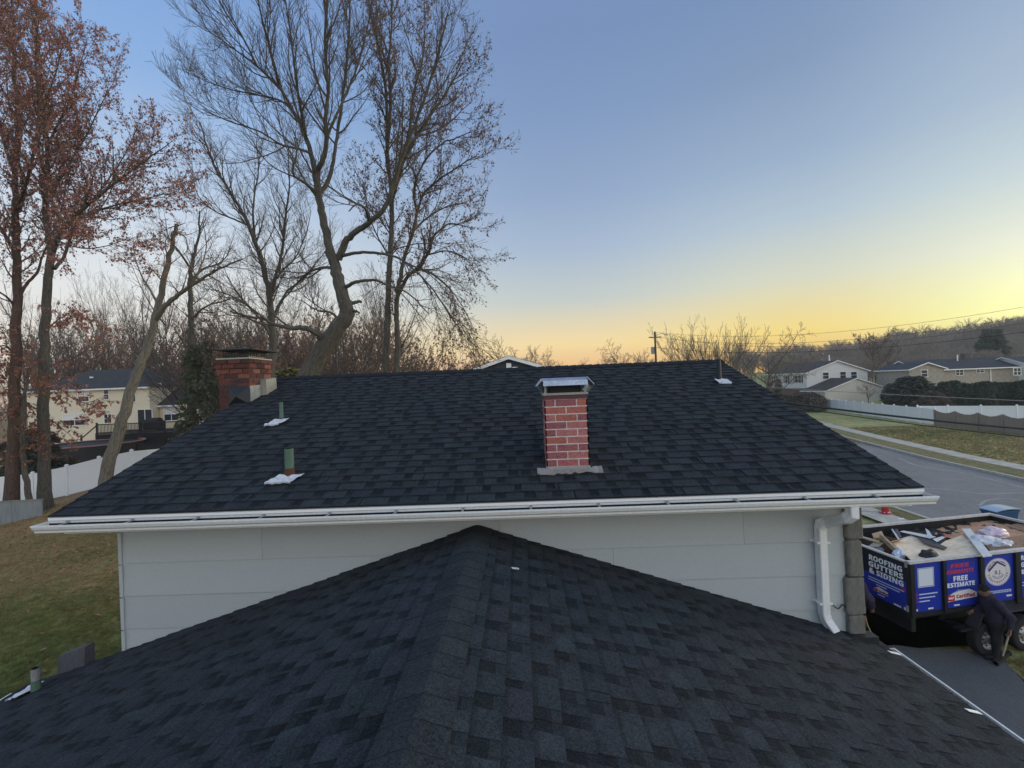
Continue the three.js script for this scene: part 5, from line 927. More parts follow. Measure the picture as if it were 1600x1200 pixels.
{
  // weathered fence with scalloped panels
  const o = thing('wooden_fence', 'weathered wooden stockade fence with scalloped tops at the right edge', 'fence'), R = rng(17);
  const A = [41.85, -47.4], B = [41.2, -27];
  for (let s = 0; s < 9; s++) {
    const g = new G(); for (let k = 0; k < 18; k++) { const t = (s + k / 18) / 9, t1 = (s + (k + 0.9) / 18) / 9, x = lerp(A[0], B[0], t), z = lerp(A[1], B[1], t), z1 = lerp(A[1], B[1], t1), q = (k / 17 - 0.5) * 2, h = 1.36 + 0.24 * q * q + (R() - 0.5) * 0.03, jx = (R() - 0.5) * 0.012; g.box(x - 0.012 + jx, x + 0.012 + jx, 0, h, z, z1, null, R() * 6, R() * 4); }
    part('picket_panel', g.build(), M.weathered, o).userData.kind = 'stuff';
    const z = lerp(A[1], B[1], s / 9), x = lerp(A[0], B[0], s / 9); part('post', new G().box(x - 0.11, x - 0.02, 0, 1.62, z - 0.05, z + 0.05).build(), M.weathered, o);
  }
  rebase(o);
}
{
  // dark gabled house straight behind
  const o = thing('gabled_house', 'dark grey gabled house with white trim peeking over the ridge', 'house'), slate = mat([0.055, 0.07, 0.085], 0.8, { map: grainTex, rep: 0.5 });
  const b = block(o, { x0: -4.9, x1: 3.75, z0: -22, z1: -31, base: 0, eave: 5.75, ridge: 7.15, along: 'z', wall: slate, roof: roofGrey, over: 0.25 });
  const lap = new G(); for (let k = 0; k < 12; k++) { const y = 5.6 + k * 0.13, hw = (7.15 - y - 0.02) / (1.4 / 4.325); if (hw > 0.2) lap.hexa([V(-0.575 - hw, y, -21.97), V(-0.575 + hw, y, -21.97), V(-0.575 + hw, y, -22), V(-0.575 - hw, y, -22)], [V(-0.575 - hw + 0.3, y + 0.128, -21.985), V(-0.575 + hw - 0.3, y + 0.128, -21.985), V(-0.575 + hw - 0.3, y + 0.128, -22), V(-0.575 - hw + 0.3, y + 0.128, -22)]); } part('siding', lap.build(), slate, b.wall);
  const vm = at(795, 571, 21.95); part('gable_vent', new G().box(vm.x - 0.12, vm.x + 0.12, vm.y - 0.16, vm.y + 0.11, -21.97, -21.9).build(), M.trim, b.wall);
  const pts = []; const ac = at(804, 577, 21.9); for (let k = 0; k <= 12; k++) { const t = k / 12 * 2 - 1; pts.push(V(ac.x + t * 0.42, ac.y + 0.09 - t * t * 0.13, -21.86)); } part('arched_trim', new G().tube(pts, 0.03, 6).build(), M.trim, b.wall);
  rebase(o);
}
{
  // white house with shutters and its attached garage
  const o = thing('white_house', 'white two-storey house with black shutters and a lower garage, beyond the far lawn', 'house'), s = mat([0.62, 0.6, 0.52], 0.7), f = mat([0.72, 0.71, 0.67], 0.7);
  const b = block(o, { x0: 50.4, x1: 61, z0: -82, z1: -95, base: 0, eave: 5.85, ridge: 7.75, along: 'z', wall: f, roof: roofBrown, over: 0.35 });
  const g = block(o, { x0: 49.6, x1: 59.7, z0: -76, z1: -81.9, base: 0, eave: 2.75, ridge: 4.65, along: 'z', wall: s, roof: roofBrown, over: 0.35, wallName: 'garage_wall' });
  for (const [u, v] of [[1290, 587], [1317, 586], [1334, 586]]) { const p = at(u, v, 82); windowOn(b.wall, mtx(p.x, p.y, -81.99), 1.0, 1.1); }
  const L2 = (z, y) => mtx(50.39, y, z, 0, -Math.PI / 2);
  windowOn(b.wall, L2(-84.5, 4.75), 1.9, 1.3, { mull: 1, shutters: 1 }); windowOn(b.wall, L2(-88.2, 4.75), 0.8, 1.3, { shutters: 1 }); windowOn(b.wall, L2(-92.6, 4.75), 1.7, 1.3, { mull: 1, shutters: 1 });
  windowOn(g.wall, mtx(49.59, 1.6, -78.3, 0, -Math.PI / 2), 1.2, 1.2, { shutters: 1 }); windowOn(g.wall, mtx(49.59, 1.6, -80.8, 0, -Math.PI / 2), 0.9, 1.2, { shutters: 1 });
  part('brick_base', new G().box(50.33, 50.4, 0, 3.1, -94.9, -82.05).build(), mat([0.2, 0.12, 0.09], 0.9, { map: asphaltTex, rep: 1 }), b.wall);
  part('vent_stack', new G().tube([V(55.8, 7.6, -84), V(55.8, 8.9, -84)], 0.1, 8).build(), M.trim, b.roof);
  rebase(o);
  const w = thing('brick_wall', 'low brown brick garden wall left of the garage', 'wall'); part('wall', new G().box(45.9, 49.4, 0, 1.35, -73.4, -73.1).build(), mat([0.2, 0.12, 0.085], 0.9, { map: asphaltTex, rep: 0.8 }), w); part('coping', new G().box(45.8, 49.5, 1.35, 1.43, -73.45, -73.05).build(), M.concrete, w); rebase(w);
}
{
  // long low house on the rise at the right
  const o = thing('ranch_house', 'long tan house with a dark roof above the evergreen hedge at the right', 'house'), tan = mat([0.55, 0.49, 0.4], 0.85, { map: asphaltTex, rep: 1 }), roofBlue = mat([0.06, 0.07, 0.085], 0.95, { map: granuleTex, rep: 0.3 });
  const b = block(o, { x0: 62, x1: 76.5, z0: -72, z1: -80, base: 1.5, eave: 5.6, ridge: 7.1, along: 'x', wall: tan, roof: roofBlue, over: 0.4 });
  const g = block(o, { x0: 58.9, x1: 64.1, z0: -70.8, z1: -77, base: 1.5, eave: 5.75, ridge: 6.65, along: 'z', wall: tan, roof: roofBlue, over: 0.35 });
  const e = block(o, { x0: 76.4, x1: 90, z0: -70, z1: -78, base: 1.5, eave: 5.75, ridge: 7.05, along: 'x', wall: M.white, roof: roofBlue, over: 0.4 });
  const W = (p, u, v, z, w, h, q) => { const c = at(u, v, -z); windowOn(p, mtx(c.x, c.y, z + 0.01), w, h, q); };
  W(g.wall, 1444, 583.5, -70.8, 0.9, 1.0); W(b.wall, 1499, 582, -72, 1.1, 0.8, { mull: 1 }); W(b.wall, 1531, 579, -72, 1.1, 0.6, { mull: 1 }); W(e.wall, 1589, 580.5, -70, 1.0, 1.0, { mull: 1 });
  const cx = at(1509, 560, 76); part('chimney', new G().box(cx.x - 0.5, cx.x + 0.5, 6.4, 8.0, -76.4, -75.6).build(), mat([0.1, 0.09, 0.085], 0.9), b.roof); const cq = at(1496, 560, 75); part('vent_stack', new G().tube([V(cq.x, 6.8, -75), V(cq.x, 7.8, -75)], 0.09, 8).build(), M.trim, b.roof);
  const dp = at(1549, 583, 71.8); part('downspout', new G().box(dp.x - 0.06, dp.x + 0.06, 2, 5.5, -71.98, -71.86).build(), M.trim, b.wall); rebase(o);
}
// ------------------------------------------------------------------ evergreens and shrubs
function foliageCloud(seed, n, inside, size, colors, droop = 0.2) {
  const R = rng(seed), g = new G(true);
  for (let k = 0; k < n; k++) {
    const p = inside(R); if (!p) continue;
    const s = size * (0.6 + 0.8 * R()), c = colors[Math.floor(R() * colors.length)], q = 0.7 + R() * 0.6; g.col = c.map((v) => v * q);
    const out = V(p.x, 0, p.z).normalize(), a = V(R() - 0.5, R() - 0.5 - droop, R() - 0.5).addScaledVector(out, 0.6).normalize(), b = V(R() - 0.5, R() - 0.5, R() - 0.5); b.addScaledVector(a, -b.dot(a)).normalize();
    const m = p.clone().addScaledVector(a, s * 0.5); g.tri(p, m.clone().addScaledVector(b, s * 0.26), p.clone().addScaledVector(a, s)); g.tri(p, p.clone().addScaledVector(a, s), m.clone().addScaledVector(b, -s * 0.26));
  }
  return g.build();
}
const evg = [[0.05, 0.078, 0.042], [0.06, 0.09, 0.05], [0.042, 0.066, 0.042], [0.07, 0.088, 0.045]];
function shrub(name, label, cat, h, r, o = {}) {
  const t = thing(name, label, cat, [0, 0, 0], 0, o.group), shape = o.shape ?? ((y) => Math.pow(Math.sin(Math.PI * clamp(0.12 + 0.86 * y, 0, 1)), 0.6));
  part('trunk', new G().tube([V(0, -0.1, 0), V(0.03, h * 0.5, 0), V(0, h * 0.9, 0)], [r * 0.1, r * 0.07, 0.02], 6).build(), M.bark, t);
  part('foliage', foliageCloud(o.seed ?? 3, o.n ?? 4000, (R) => { const y = Math.pow(R(), 0.8), a = R() * 6.283, q = shape(y) * (0.85 + 0.3 * perlin.noise(Math.cos(a) * 1.6 + 7, y * h * 1.1, Math.sin(a) * 1.6)), rr = r * q * Math.pow(R(), 0.35); return V(Math.cos(a) * rr, y * h, Math.sin(a) * rr); }, o.size ?? 0.28, o.colors ?? evg, o.droop ?? 0.2), M.needle, t);
  return t;
}
{
  const stand = (o, u, d, vTop, sx = 1) => { const p = at(u, 600, d), y = groundY(p.x, p.z), b = new THREE.Box3().setFromObject(o), h = at(u, vTop, d).y - y, s = h / (b.max.y - b.min.y); o.position.set(p.x, y, p.z); o.scale.set(o.scale.x * s * sx, o.scale.y * s, o.scale.z * s * sx); return o; };
  const hd = shrub('evergreen_shrub', 'dense dark evergreen of the hedge row behind the white fence at the right', 'shrub', 4.2, 1.1, { n: 5200, seed: 9, group: 'evergreens of the hedge row at the right' });
  const R = rng(33); stand(hd, 1475, 58, 592);
  for (let k = 0; k < 12; k++) { const c = hd.clone(); c.userData = { ...hd.userData }; c.scale.setScalar(1); c.rotation.y = R() * 6; scene.add(c); c.name = numbered('evergreen_shrub'); stand(c, 1488 + k * 12.5 + R() * 4, 57 + R() * 2 - k * 0.3, 590 + R() * 7 - k * 0.2, 1.05); }
  const big = hd.clone(); big.userData = { label: 'broad dark evergreen left of the hedge row, in front of the tan gable', category: 'tree' }; big.scale.setScalar(1); scene.add(big); big.name = numbered('evergreen_tree'); stand(big, 1424, 60, 583, 2.1);
  const c1 = shrub('cypress', 'taller pointed cypress in front of the shuttered facade', 'tree', 4.5, 0.75, { seed: 21, n: 3600, shape: (y) => Math.pow(1 - y, 0.55) * Math.min(1, 0.4 + y * 5) }); stand(c1, 1216, 80, 590);
  const c2 = copy(c1, 'shorter pointed cypress at the left corner of the white house', [0, 0, 0], 2); c2.scale.setScalar(1); stand(c2, 1202, 81, 594);
  const br = shrub('round_bush', 'rounded brown bush in front of the evergreen hedge', 'bush', 2.6, 1.4, { seed: 41, n: 4000, colors: [[0.11, 0.075, 0.055], [0.09, 0.065, 0.045], [0.13, 0.085, 0.06]], size: 0.2 }); stand(br, 1457, 54, 606);
  const gb = shrub('garden_bush', 'green spreading bush behind the right roof edge', 'bush', 2, 1.6, { seed: 42, n: 3600, colors: [[0.05, 0.06, 0.03], [0.07, 0.07, 0.035]], size: 0.2 }); stand(gb, 1238, 74, 611, 1.1);
  const bb = shrub('garden_bush', 'brown leafless bush beside the brick garden wall', 'bush', 2, 1.6, { seed: 43, n: 2600, colors: [[0.1, 0.07, 0.05], [0.12, 0.08, 0.06]], size: 0.2 }); stand(bb, 1262, 73, 609, 1.2);
  const dk = shrub('garden_bush', 'dark low bush under the brick garden wall', 'bush', 1.4, 1.6, { seed: 44, n: 2600, size: 0.2 }); stand(dk, 1268, 69, 630, 1.6);
  const sp = shrub('garden_bush', 'dark evergreen bush at the right side of the garage', 'bush', 3, 1.2, { seed: 46, n: 3000 }); stand(sp, 1394, 70, 594, 1.1);
  // pine with loose tiers behind the leaning trunk and the old chimney
  function pine(name, label, h, r, seed, n, o = {}) {
    const t = thing(name, label, 'tree'), w = new G(), R = rng(seed), tips = [];
    w.tube([V(0, -0.2, 0), V(0.1, h * 0.5, 0), V(0, h, 0)], [h * 0.022, h * 0.014, 0.02], 8);
    for (let k = 0; k < n; k++) { const y = (o.low ?? 0.08) + (0.9 - (o.low ?? 0.08)) * Math.pow(k / n, 0.9), a = k * 2.4 + R(), l = r * Math.pow(1 - y, 0.75) * (0.7 + 0.5 * R()), P = [V(0, y * h, 0), V(Math.cos(a) * l * 0.5, y * h + 0.05 * l, Math.sin(a) * l * 0.5), V(Math.cos(a) * l, y * h - 0.22 * l, Math.sin(a) * l)]; w.tube(crm(P, 5), [0.06, 0.05, 0.04, 0.03, 0.02, 0.012], 4, false); tips.push(P); }
    part('trunk', w.build(), M.bark, t);
    part('foliage', foliageCloud(seed + 1, o.leaves ?? 9000, (Q) => { const P = tips[Math.floor(Q() * tips.length)], t2 = 0.25 + 0.75 * Math.sqrt(Q()), p = P[0].clone().lerp(P[1], Math.min(1, t2 * 2)); if (t2 > 0.5) p.copy(P[1]).lerp(P[2], t2 * 2 - 1); const s = 0.09 * r * (1.2 - t2 * 0.5); return p.add(V((Q() - 0.5) * s * 3, (Q() - 0.62) * s * 1.6, (Q() - 0.5) * s * 3)); }, o.size ?? 0.3, o.colors ?? evg, 0.35), M.needle, t);
    return t;
  }
  stand(pine('pine_tree', 'dark green pine left of the old chimney', 9, 2.6, 61, 40, { leaves: 4200, size: 0.3, colors: [[0.09, 0.11, 0.05], [0.11, 0.125, 0.055], [0.075, 0.095, 0.045]] }), 318, 31, 505, 0.9);
  stand(pine('pine_tree', 'low yellow-green evergreen right of the old chimney', 5, 2.4, 62, 30, { leaves: 8000, colors: [[0.26, 0.23, 0.06], [0.22, 0.19, 0.055], [0.15, 0.15, 0.05]] }), 448, 30, 548, 1.3);
  stand(pine('spruce_tree', 'tall dark spruce standing on the wooded hillside at the right edge', 16, 5, 63, 60, { leaves: 14000, size: 0.8 }), 1553, 120, 503, 1.1);
  stand(pine('spruce_tree', 'dark evergreen between the red-leaved trees, near the low wall', 5, 2.2, 64, 34, { leaves: 9000, colors: [[0.04, 0.05, 0.026], [0.06, 0.06, 0.028]] }), 44, 28, 650, 1.2);
  stand(shrub('garden_bush', 'yellow-green bush behind the white fence near the pool', 'bush', 2, 1.4, { seed: 47, n: 3000, colors: [[0.1, 0.09, 0.03], [0.08, 0.08, 0.03]], size: 0.2 }), 92, 30, 706, 1);
  const rt = new Wood(88, { dens: [3, 4, 6], len: [0.9, 0.5, 0.25], leaf: 1.2, leafLevel: 2, leafSize: 0.09, leafColors: rust, up: 0.2, minR: 0.01 }); rt.limb([V(0, 0, 0), V(0.1, 1, 0), V(-0.1, 2.2, 0.1), V(0.1, 3.4, 0)], 0.07, 0.02, { from: 0.3 }); for (let k = 0; k < 5; k++) rt.limb([V(0, 1 + k * 0.3, 0), V(Math.cos(k * 1.3) * 0.7, 1.7 + k * 0.3, Math.sin(k * 1.3) * 0.7), V(Math.cos(k * 1.3) * 1.3, 2.2 + k * 0.3, Math.sin(k * 1.3) * 1.3)], 0.035, 0.012, { from: 0.1 });
  stand(rt.finish('small_tree', 'small reddish bare tree in front of the garage gable', null, { twig: M.twigPale }), 1354, 73.5, 597, 1.1);
  // leafless round tree on the hill's brow
  const ht = bareTree(91, 'oak_tree', 'large round-crowned tree on the brow of the hill left of the spruce', { h: 14, dens: [1.6, 2.4, 3], leaf: 0.5, leafLevel: 2, leafSize: 0.35, leafColors: brown, minR: 0.03 }); stand(ht, 1370, 105, 512, 0.95);
}
// ------------------------------------------------------------------ street things
{
  const o = thing('utility_pole', 'wooden utility pole with a street lamp arm on the skyline', 'utility pole'), x = 17.6, z = -60, pm = mat([0.1, 0.08, 0.06], 0.95);
  part('pole', new G().tube([V(x, 0, z), V(x, 12, z)], [0.17, 0.12], 8).build(), pm, o);
  const ap = []; for (let k = 0; k <= 8; k++) { const t = k / 8; ap.push(V(x + 1.3 * t, 11.3 + 0.4 * Math.sin(t * 2.4), z)); } const arm = part('lamp_arm', new G().tube(ap, 0.035, 6).build(), M.steel, o); part('lamp_head', new G().hexa([V(x + 1.2, 11.45, z + 0.12), V(x + 1.75, 11.45, z + 0.12), V(x + 1.75, 11.45, z - 0.12), V(x + 1.2, 11.45, z - 0.12)], [V(x + 1.3, 11.62, z + 0.07), V(x + 1.65, 11.58, z + 0.07), V(x + 1.65, 11.58, z - 0.07), V(x + 1.3, 11.62, z - 0.07)]).build(), M.steel, arm);
  part('transformer', new G().tube([V(x - 0.35, 9.1, z), V(x - 0.35, 10.0, z)], 0.22, 10).build(), M.galvDull, o); part('cross_arm', new G().box(x - 0.8, x + 0.8, 11.2, 11.32, z - 0.06, z + 0.06).build(), pm, o); rebase(o);
  const cable = (label, a, b, sag, r, m = M.cable) => { const pts = []; for (let k = 0; k <= 28; k++) { const t = k / 28, p = a.clone().lerp(b, t); p.y -= sag * 4 * t * (1 - t); pts.push(p); } const c = part('overhead_cable', new G().tube(pts, r, 5).build(), m); tag(c, label, 'cable'); };
  const e = at(1700, 470, 34);
  cable('topmost of the thin wires crossing the glow towards the hill', V(17.6, 11.9, -60), e.clone().add(V(0, 0.4, 0)), 1.5, 0.013);
  cable('second wire from the top of those crossing the glow', V(17.1, 11.35, -60), e.clone().add(V(0, -0.35, 0)), 1.7, 0.013);
  cable('third wire from the top of those crossing the glow', V(18.1, 11.35, -60), e.clone().add(V(0, -0.75, 0)), 1.9, 0.013);
  cable('lowest and heaviest of the wires crossing the glow', V(17.6, 9.9, -60), e.clone().add(V(0, -1.6, 0)), 1.3, 0.02);
  cable('pale thin wire passing in front of the garage and the hedge', at(1140, 601, 34), at(1720, 631, 30), 0.1, 0.022, mat([0.25, 0.25, 0.23], 0.6));
  cable('upper thick black cable crossing the right lawn and the white fence', at(1150, 618, 15), at(1720, 679, 15), 0.12, 0.034);
  cable('lower thin black cable crossing the right lawn', at(1150, 622, 15), at(1720, 694, 15), 0.12, 0.016);
}
{
  const o = thing('fire_hydrant', 'red fire hydrant on the grass verge by the street', 'hydrant', (() => { const q = onLevel(1383, 802, 0.13); return [q.x, 0.13, q.z]; })()), red1 = mat([0.5, 0.015, 0.03], 0.45), prof = [[0.0, 0], [0.19, 0], [0.19, 0.05], [0.13, 0.06], [0.12, 0.1], [0.12, 0.44], [0.15, 0.45], [0.15, 0.49], [0.125, 0.5], [0.115, 0.58], [0.07, 0.64], [0.03, 0.66], [0.03, 0.7], [0, 0.7]].map(([a, b]) => new THREE.Vector2(a, b));
  part('barrel', new THREE.LatheGeometry(prof, 20), red1, o); for (const [a, r, l] of [[0, 0.055, 0.18], [Math.PI, 0.055, 0.18], [Math.PI / 2, 0.075, 0.2]]) part('outlet', new G().tube([V(Math.cos(a) * 0.1, 0.36, Math.sin(a) * 0.1), V(Math.cos(a) * l, 0.36, Math.sin(a) * l)], r, 10).build(), red1, o);
  const fl = new G(); for (let k = 0; k < 8; k++) { const a = k / 8 * 6.283; fl.tube([V(Math.cos(a) * 0.165, 0.05, Math.sin(a) * 0.165), V(Math.cos(a) * 0.165, 0.075, Math.sin(a) * 0.165)], 0.018, 6); } part('bolt_ring', fl.build(), M.trim, o);
}
{
  const q = onLevel(1562, 794, 0.8), o = thing('wheeled_bin', 'blue wheeled bin with a shiny pale lid standing in the street', 'bin', [q.x, 0, q.z], 0.2), bl = mat([0.015, 0.07, 0.16], 0.45);
  const g = new G(), c = (w, d, y) => [V(-w, y, d), V(w, y, d), V(w, y, -d), V(-w, y, -d)]; g.hexa(c(0.46, 0.32, 0.1), c(0.6, 0.42, 0.93)); g.hexa(c(0.63, 0.45, 0.88), c(0.63, 0.45, 0.95)); part('body', g.build(), bl, o);
  const lid = new G(), n = 8; for (let i = 0; i < n; i++) { const f = (t) => 0.955 + 0.09 * Math.sin(Math.PI * (0.1 + 0.8 * t)), a = -0.66 + 1.32 * i / n, b = -0.66 + 1.32 * (i + 1) / n; lid.hexa([V(a, f(i / n) - 0.03, 0.48), V(b, f((i + 1) / n) - 0.03, 0.48), V(b, f((i + 1) / n) - 0.0, -0.48), V(a, f(i / n) - 0.0, -0.48)], [V(a, f(i / n), 0.48), V(b, f((i + 1) / n), 0.48), V(b, f((i + 1) / n) + 0.03, -0.48), V(a, f(i / n) + 0.03, -0.48)]); } part('lid', lid.build(), mat([0.3, 0.42, 0.55], 0.25), o);
  for (const x of [-0.4, 0.4]) part('wheel', new G().tube([V(x - 0.05, 0.12, -0.36), V(x + 0.05, 0.12, -0.36)], 0.12, 14).build(), M.black, o); o.scale.set(0.86, 0.8, 0.55); part('handle', new G().tube([V(-0.4, 0.98, -0.5), V(-0.4, 1.0, -0.56), V(0.4, 1.0, -0.56), V(0.4, 0.98, -0.5)], 0.022, 6).build(), bl, o);
}
// bits of paper blown onto the street and verge
for (const [u, v, y, l] of [[1420, 789.6, 0.006, 'white scrap of paper lying on the street'], [1408, 811, 0.134, 'white scrap lying on the verge by the kerb'], [1353, 790, 0.134, 'white scrap lying on the verge near the gutter']]) { const p = onLevel(u, v, y), g = new G(), a = V(-0.12, 0.004, 0.06), b = V(0.1, 0.01, 0.07), c = V(0.13, 0.03, -0.05), d = V(-0.1, 0.012, -0.06); g.quad(a, b, c, d).quad(d.clone().setY(0), c.clone().setY(0.012), b.clone().setY(0.0), a.clone().setY(0)); const m = part('paper_scrap', g.build(), M.white); m.position.copy(p); tag(m, l, 'scrap'); }
// ------------------------------------------------------------------ the dump trailer
const TT = Math.asin(0.175), TP = V(7.64, 0, -9.34);
const toTrailer = (p) => p.clone().sub(TP).applyAxisAngle(V(0, 1, 0), -TT);
function panelTex(w, h, draw) {
  const c = document.createElement('canvas'); c.width = w; c.height = h; const x = c.getContext('2d'); x.fillStyle = '#1d36a8'; x.fillRect(0, 0, w, h);
  const R = rng(w + h); for (let k = 0; k < 500; k++) { x.fillStyle = `rgba(${R() < 0.5 ? '8,12,50' : '60,80,170'},0.05)`; x.fillRect(R() * w, R() * h, 4 + R() * 30, 2 + R() * 10); }
  draw(x, w, h); const t = new THREE.CanvasTexture(c); t.colorSpace = THREE.SRGBColorSpace; t.magFilter = THREE.LinearFilter; return t;
}
const fit = (x, s, cx, cy, wMax, font) => { x.font = font; const m = x.measureText(s).width; x.save(); x.translate(cx, cy); x.scale(wMax / m, 1); x.textAlign = 'center'; x.textBaseline = 'middle'; x.fillText(s, 0, 0); x.lineWidth = 3; x.strokeStyle = x.fillStyle; x.strokeText(s, 0, 0); x.restore(); };
const lines = (x, rows) => { for (const [a, b, y, h, c] of rows) { x.fillStyle = c ?? '#c9d4ea'; x.fillRect(a, y, b - a, h); } };
const white = '#e9eef6';
const printing = {
  rear: panelTex(384, 400, (x, w, h) => {
    x.fillStyle = '#070d30'; x.beginPath(); x.moveTo(0, 0); x.lineTo(w, 0); x.lineTo(w, h * 0.38); x.lineTo(0, h * 0.52); x.fill();
    x.fillStyle = white; fit(x, 'ROOFING', w * 0.53, 62, w * 0.78, 'bold 62px sans-serif'); fit(x, 'GUTTERS', w * 0.53, 122, w * 0.8, 'bold 62px sans-serif'); fit(x, '& SIDING', w * 0.54, 182, w * 0.8, 'bold 62px sans-serif');
    lines(x, [[w * 0.12, w * 0.94, 238, 9], [w * 0.12, w * 0.84, 260, 9], [w * 0.3, w * 0.55, 284, 9]]); x.fillStyle = '#c22230'; x.fillRect(w * 0.86, 216, 44, 14);
    x.fillStyle = '#e8dfe0'; x.beginPath(); x.moveTo(w * 0.24, 330); x.lineTo(w * 0.36, 300); x.lineTo(w * 0.58, 316); x.lineTo(w * 0.58, 350); x.lineTo(w * 0.24, 350); x.fill(); x.fillStyle = '#c22230'; x.fillRect(w * 0.25, 324, 34, 24); x.fillStyle = '#8a2030'; fit(x, 'Certified', w * 0.47, 337, 84, 'bold 24px sans-serif');
    lines(x, [[w * 0.33, w * 0.5, 364, 10], [w * 0.7, w * 0.86, 380, 14, '#e6e6e6'], [w * 0.92, w * 0.97, 372, 24, '#e6e6e6']]);
  }),
  code: panelTex(300, 460, (x, w) => {
    x.fillStyle = '#dfe8f2'; x.fillRect(52, 44, 172, 186); x.strokeStyle = '#1b2f8c'; x.lineWidth = 4; x.strokeRect(60, 52, 156, 170);
    lines(x, [[60, 256, 290, 11], [60, 230, 324, 11], [60, 172, 358, 11]]); x.fillStyle = '#c22230'; for (const y of [286, 320, 354]) x.fillRect(32, y, 16, 16); lines(x, [[150, 206, 432, 15, '#e6e6e6'], [14, 40, 430, 22, '#e6e6e6']]);
  }),
  offer: panelTex(360, 460, (x, w) => {
    x.fillStyle = '#c8384a'; fit(x, 'FREE', w * 0.46, 62, 200, 'bold 52px sans-serif'); fit(x, 'WARRANTY', w * 0.46, 118, 300, 'bold 52px sans-serif');
    x.fillStyle = white; fit(x, 'FREE', w * 0.47, 186, 160, 'bold 66px sans-serif'); fit(x, 'ESTIMATE', w * 0.48, 246, 300, 'bold 58px sans-serif');
    x.fillStyle = '#ece6e6'; x.beginPath(); x.moveTo(20, 352); x.lineTo(140, 296); x.lineTo(260, 300); x.lineTo(340, 340); x.lineTo(340, 384); x.lineTo(20, 404); x.fill(); x.fillStyle = '#8b96b8'; x.beginPath(); x.moveTo(60, 326); x.lineTo(150, 296); x.lineTo(250, 300); x.lineTo(150, 310); x.fill();
    x.fillStyle = '#c01828'; x.fillRect(24, 342, 76, 56); x.fillStyle = '#f2e8e8'; fit(x, 'GAF', 62, 370, 56, 'bold 28px sans-serif'); x.fillStyle = '#a31a28'; fit(x, 'Certified', 216, 360, 200, 'bold 44px sans-serif'); lines(x, [[90, 150, 434, 15, '#e6e6e6']]);
  }),
  badge: panelTex(330, 460, (x, w) => {
    const cx = 164, cy = 170; x.fillStyle = '#e6e0e4'; x.beginPath(); x.arc(cx, cy, 136, 0, 7); x.fill(); x.strokeStyle = '#9c8f9c'; x.lineWidth = 4; x.beginPath(); x.arc(cx, cy, 130, 0, 7); x.stroke(); x.beginPath(); x.arc(cx, cy, 92, 0, 7); x.stroke();
    x.fillStyle = '#4a4a66'; x.font = 'bold 26px sans-serif'; x.textAlign = 'center'; const arc = (s, a0, a1, r, flip) => { for (let k = 0; k < s.length; k++) { const a = a0 + (a1 - a0) * (k / (s.length - 1)); x.save(); x.translate(cx + Math.cos(a) * r, cy + Math.sin(a) * r); x.rotate(a + (flip ? -Math.PI / 2 : Math.PI / 2)); x.fillText(s[k], 0, 8); x.restore(); } };
    arc('ROOFING', -2.75, -1.85, 106); arc('CONSTRUCTION', 2.85, 0.25, 106, true);
    x.fillStyle = '#2b2f6a'; x.beginPath(); x.moveTo(cx - 110, cy - 20); x.lineTo(cx - 5, cy - 112); x.lineTo(cx + 92, cy - 52); x.lineTo(cx + 76, cy - 44); x.lineTo(cx - 2, cy - 88); x.lineTo(cx - 88, cy - 12); x.fill(); x.fillStyle = '#6a6ea8'; x.beginPath(); x.moveTo(cx + 6, cy - 112); x.lineTo(cx + 104, cy - 54); x.lineTo(cx + 60, cy - 96); x.fill();
    x.fillStyle = '#26263a'; x.font = 'bold 50px serif'; x.textAlign = 'center'; x.fillText('B.J.', cx + 4, cy + 22); x.strokeStyle = '#6a6a86'; x.lineWidth = 5; x.beginPath(); x.arc(cx, cy - 8, 74, 0.6, 2.5); x.stroke(); x.beginPath(); x.arc(cx, cy - 22, 74, 0.7, 2.4); x.stroke();
    lines(x, [[14, 300, 352, 26]]); x.fillStyle = '#33488e'; for (let k = 0; k < 16; k++) x.fillRect(24 + k * 17, 357, 9, 16); lines(x, [[60, 112, 424, 15, '#e6e6e6'], [246, 306, 406, 18, '#e6e6e6']]);
  }),
  edge: panelTex(300, 460, (x, w) => { x.fillStyle = white; fit(x, 'ROOFING', 150, 60, 260, 'bold 60px sans-serif'); fit(x, 'GUTTERS', 150, 130, 260, 'bold 60px sans-serif'); fit(x, '& SIDING', 150, 200, 260, 'bold 60px sans-serif'); lines(x, [[30, 240, 300, 12], [30, 200, 330, 12]]); }),
};
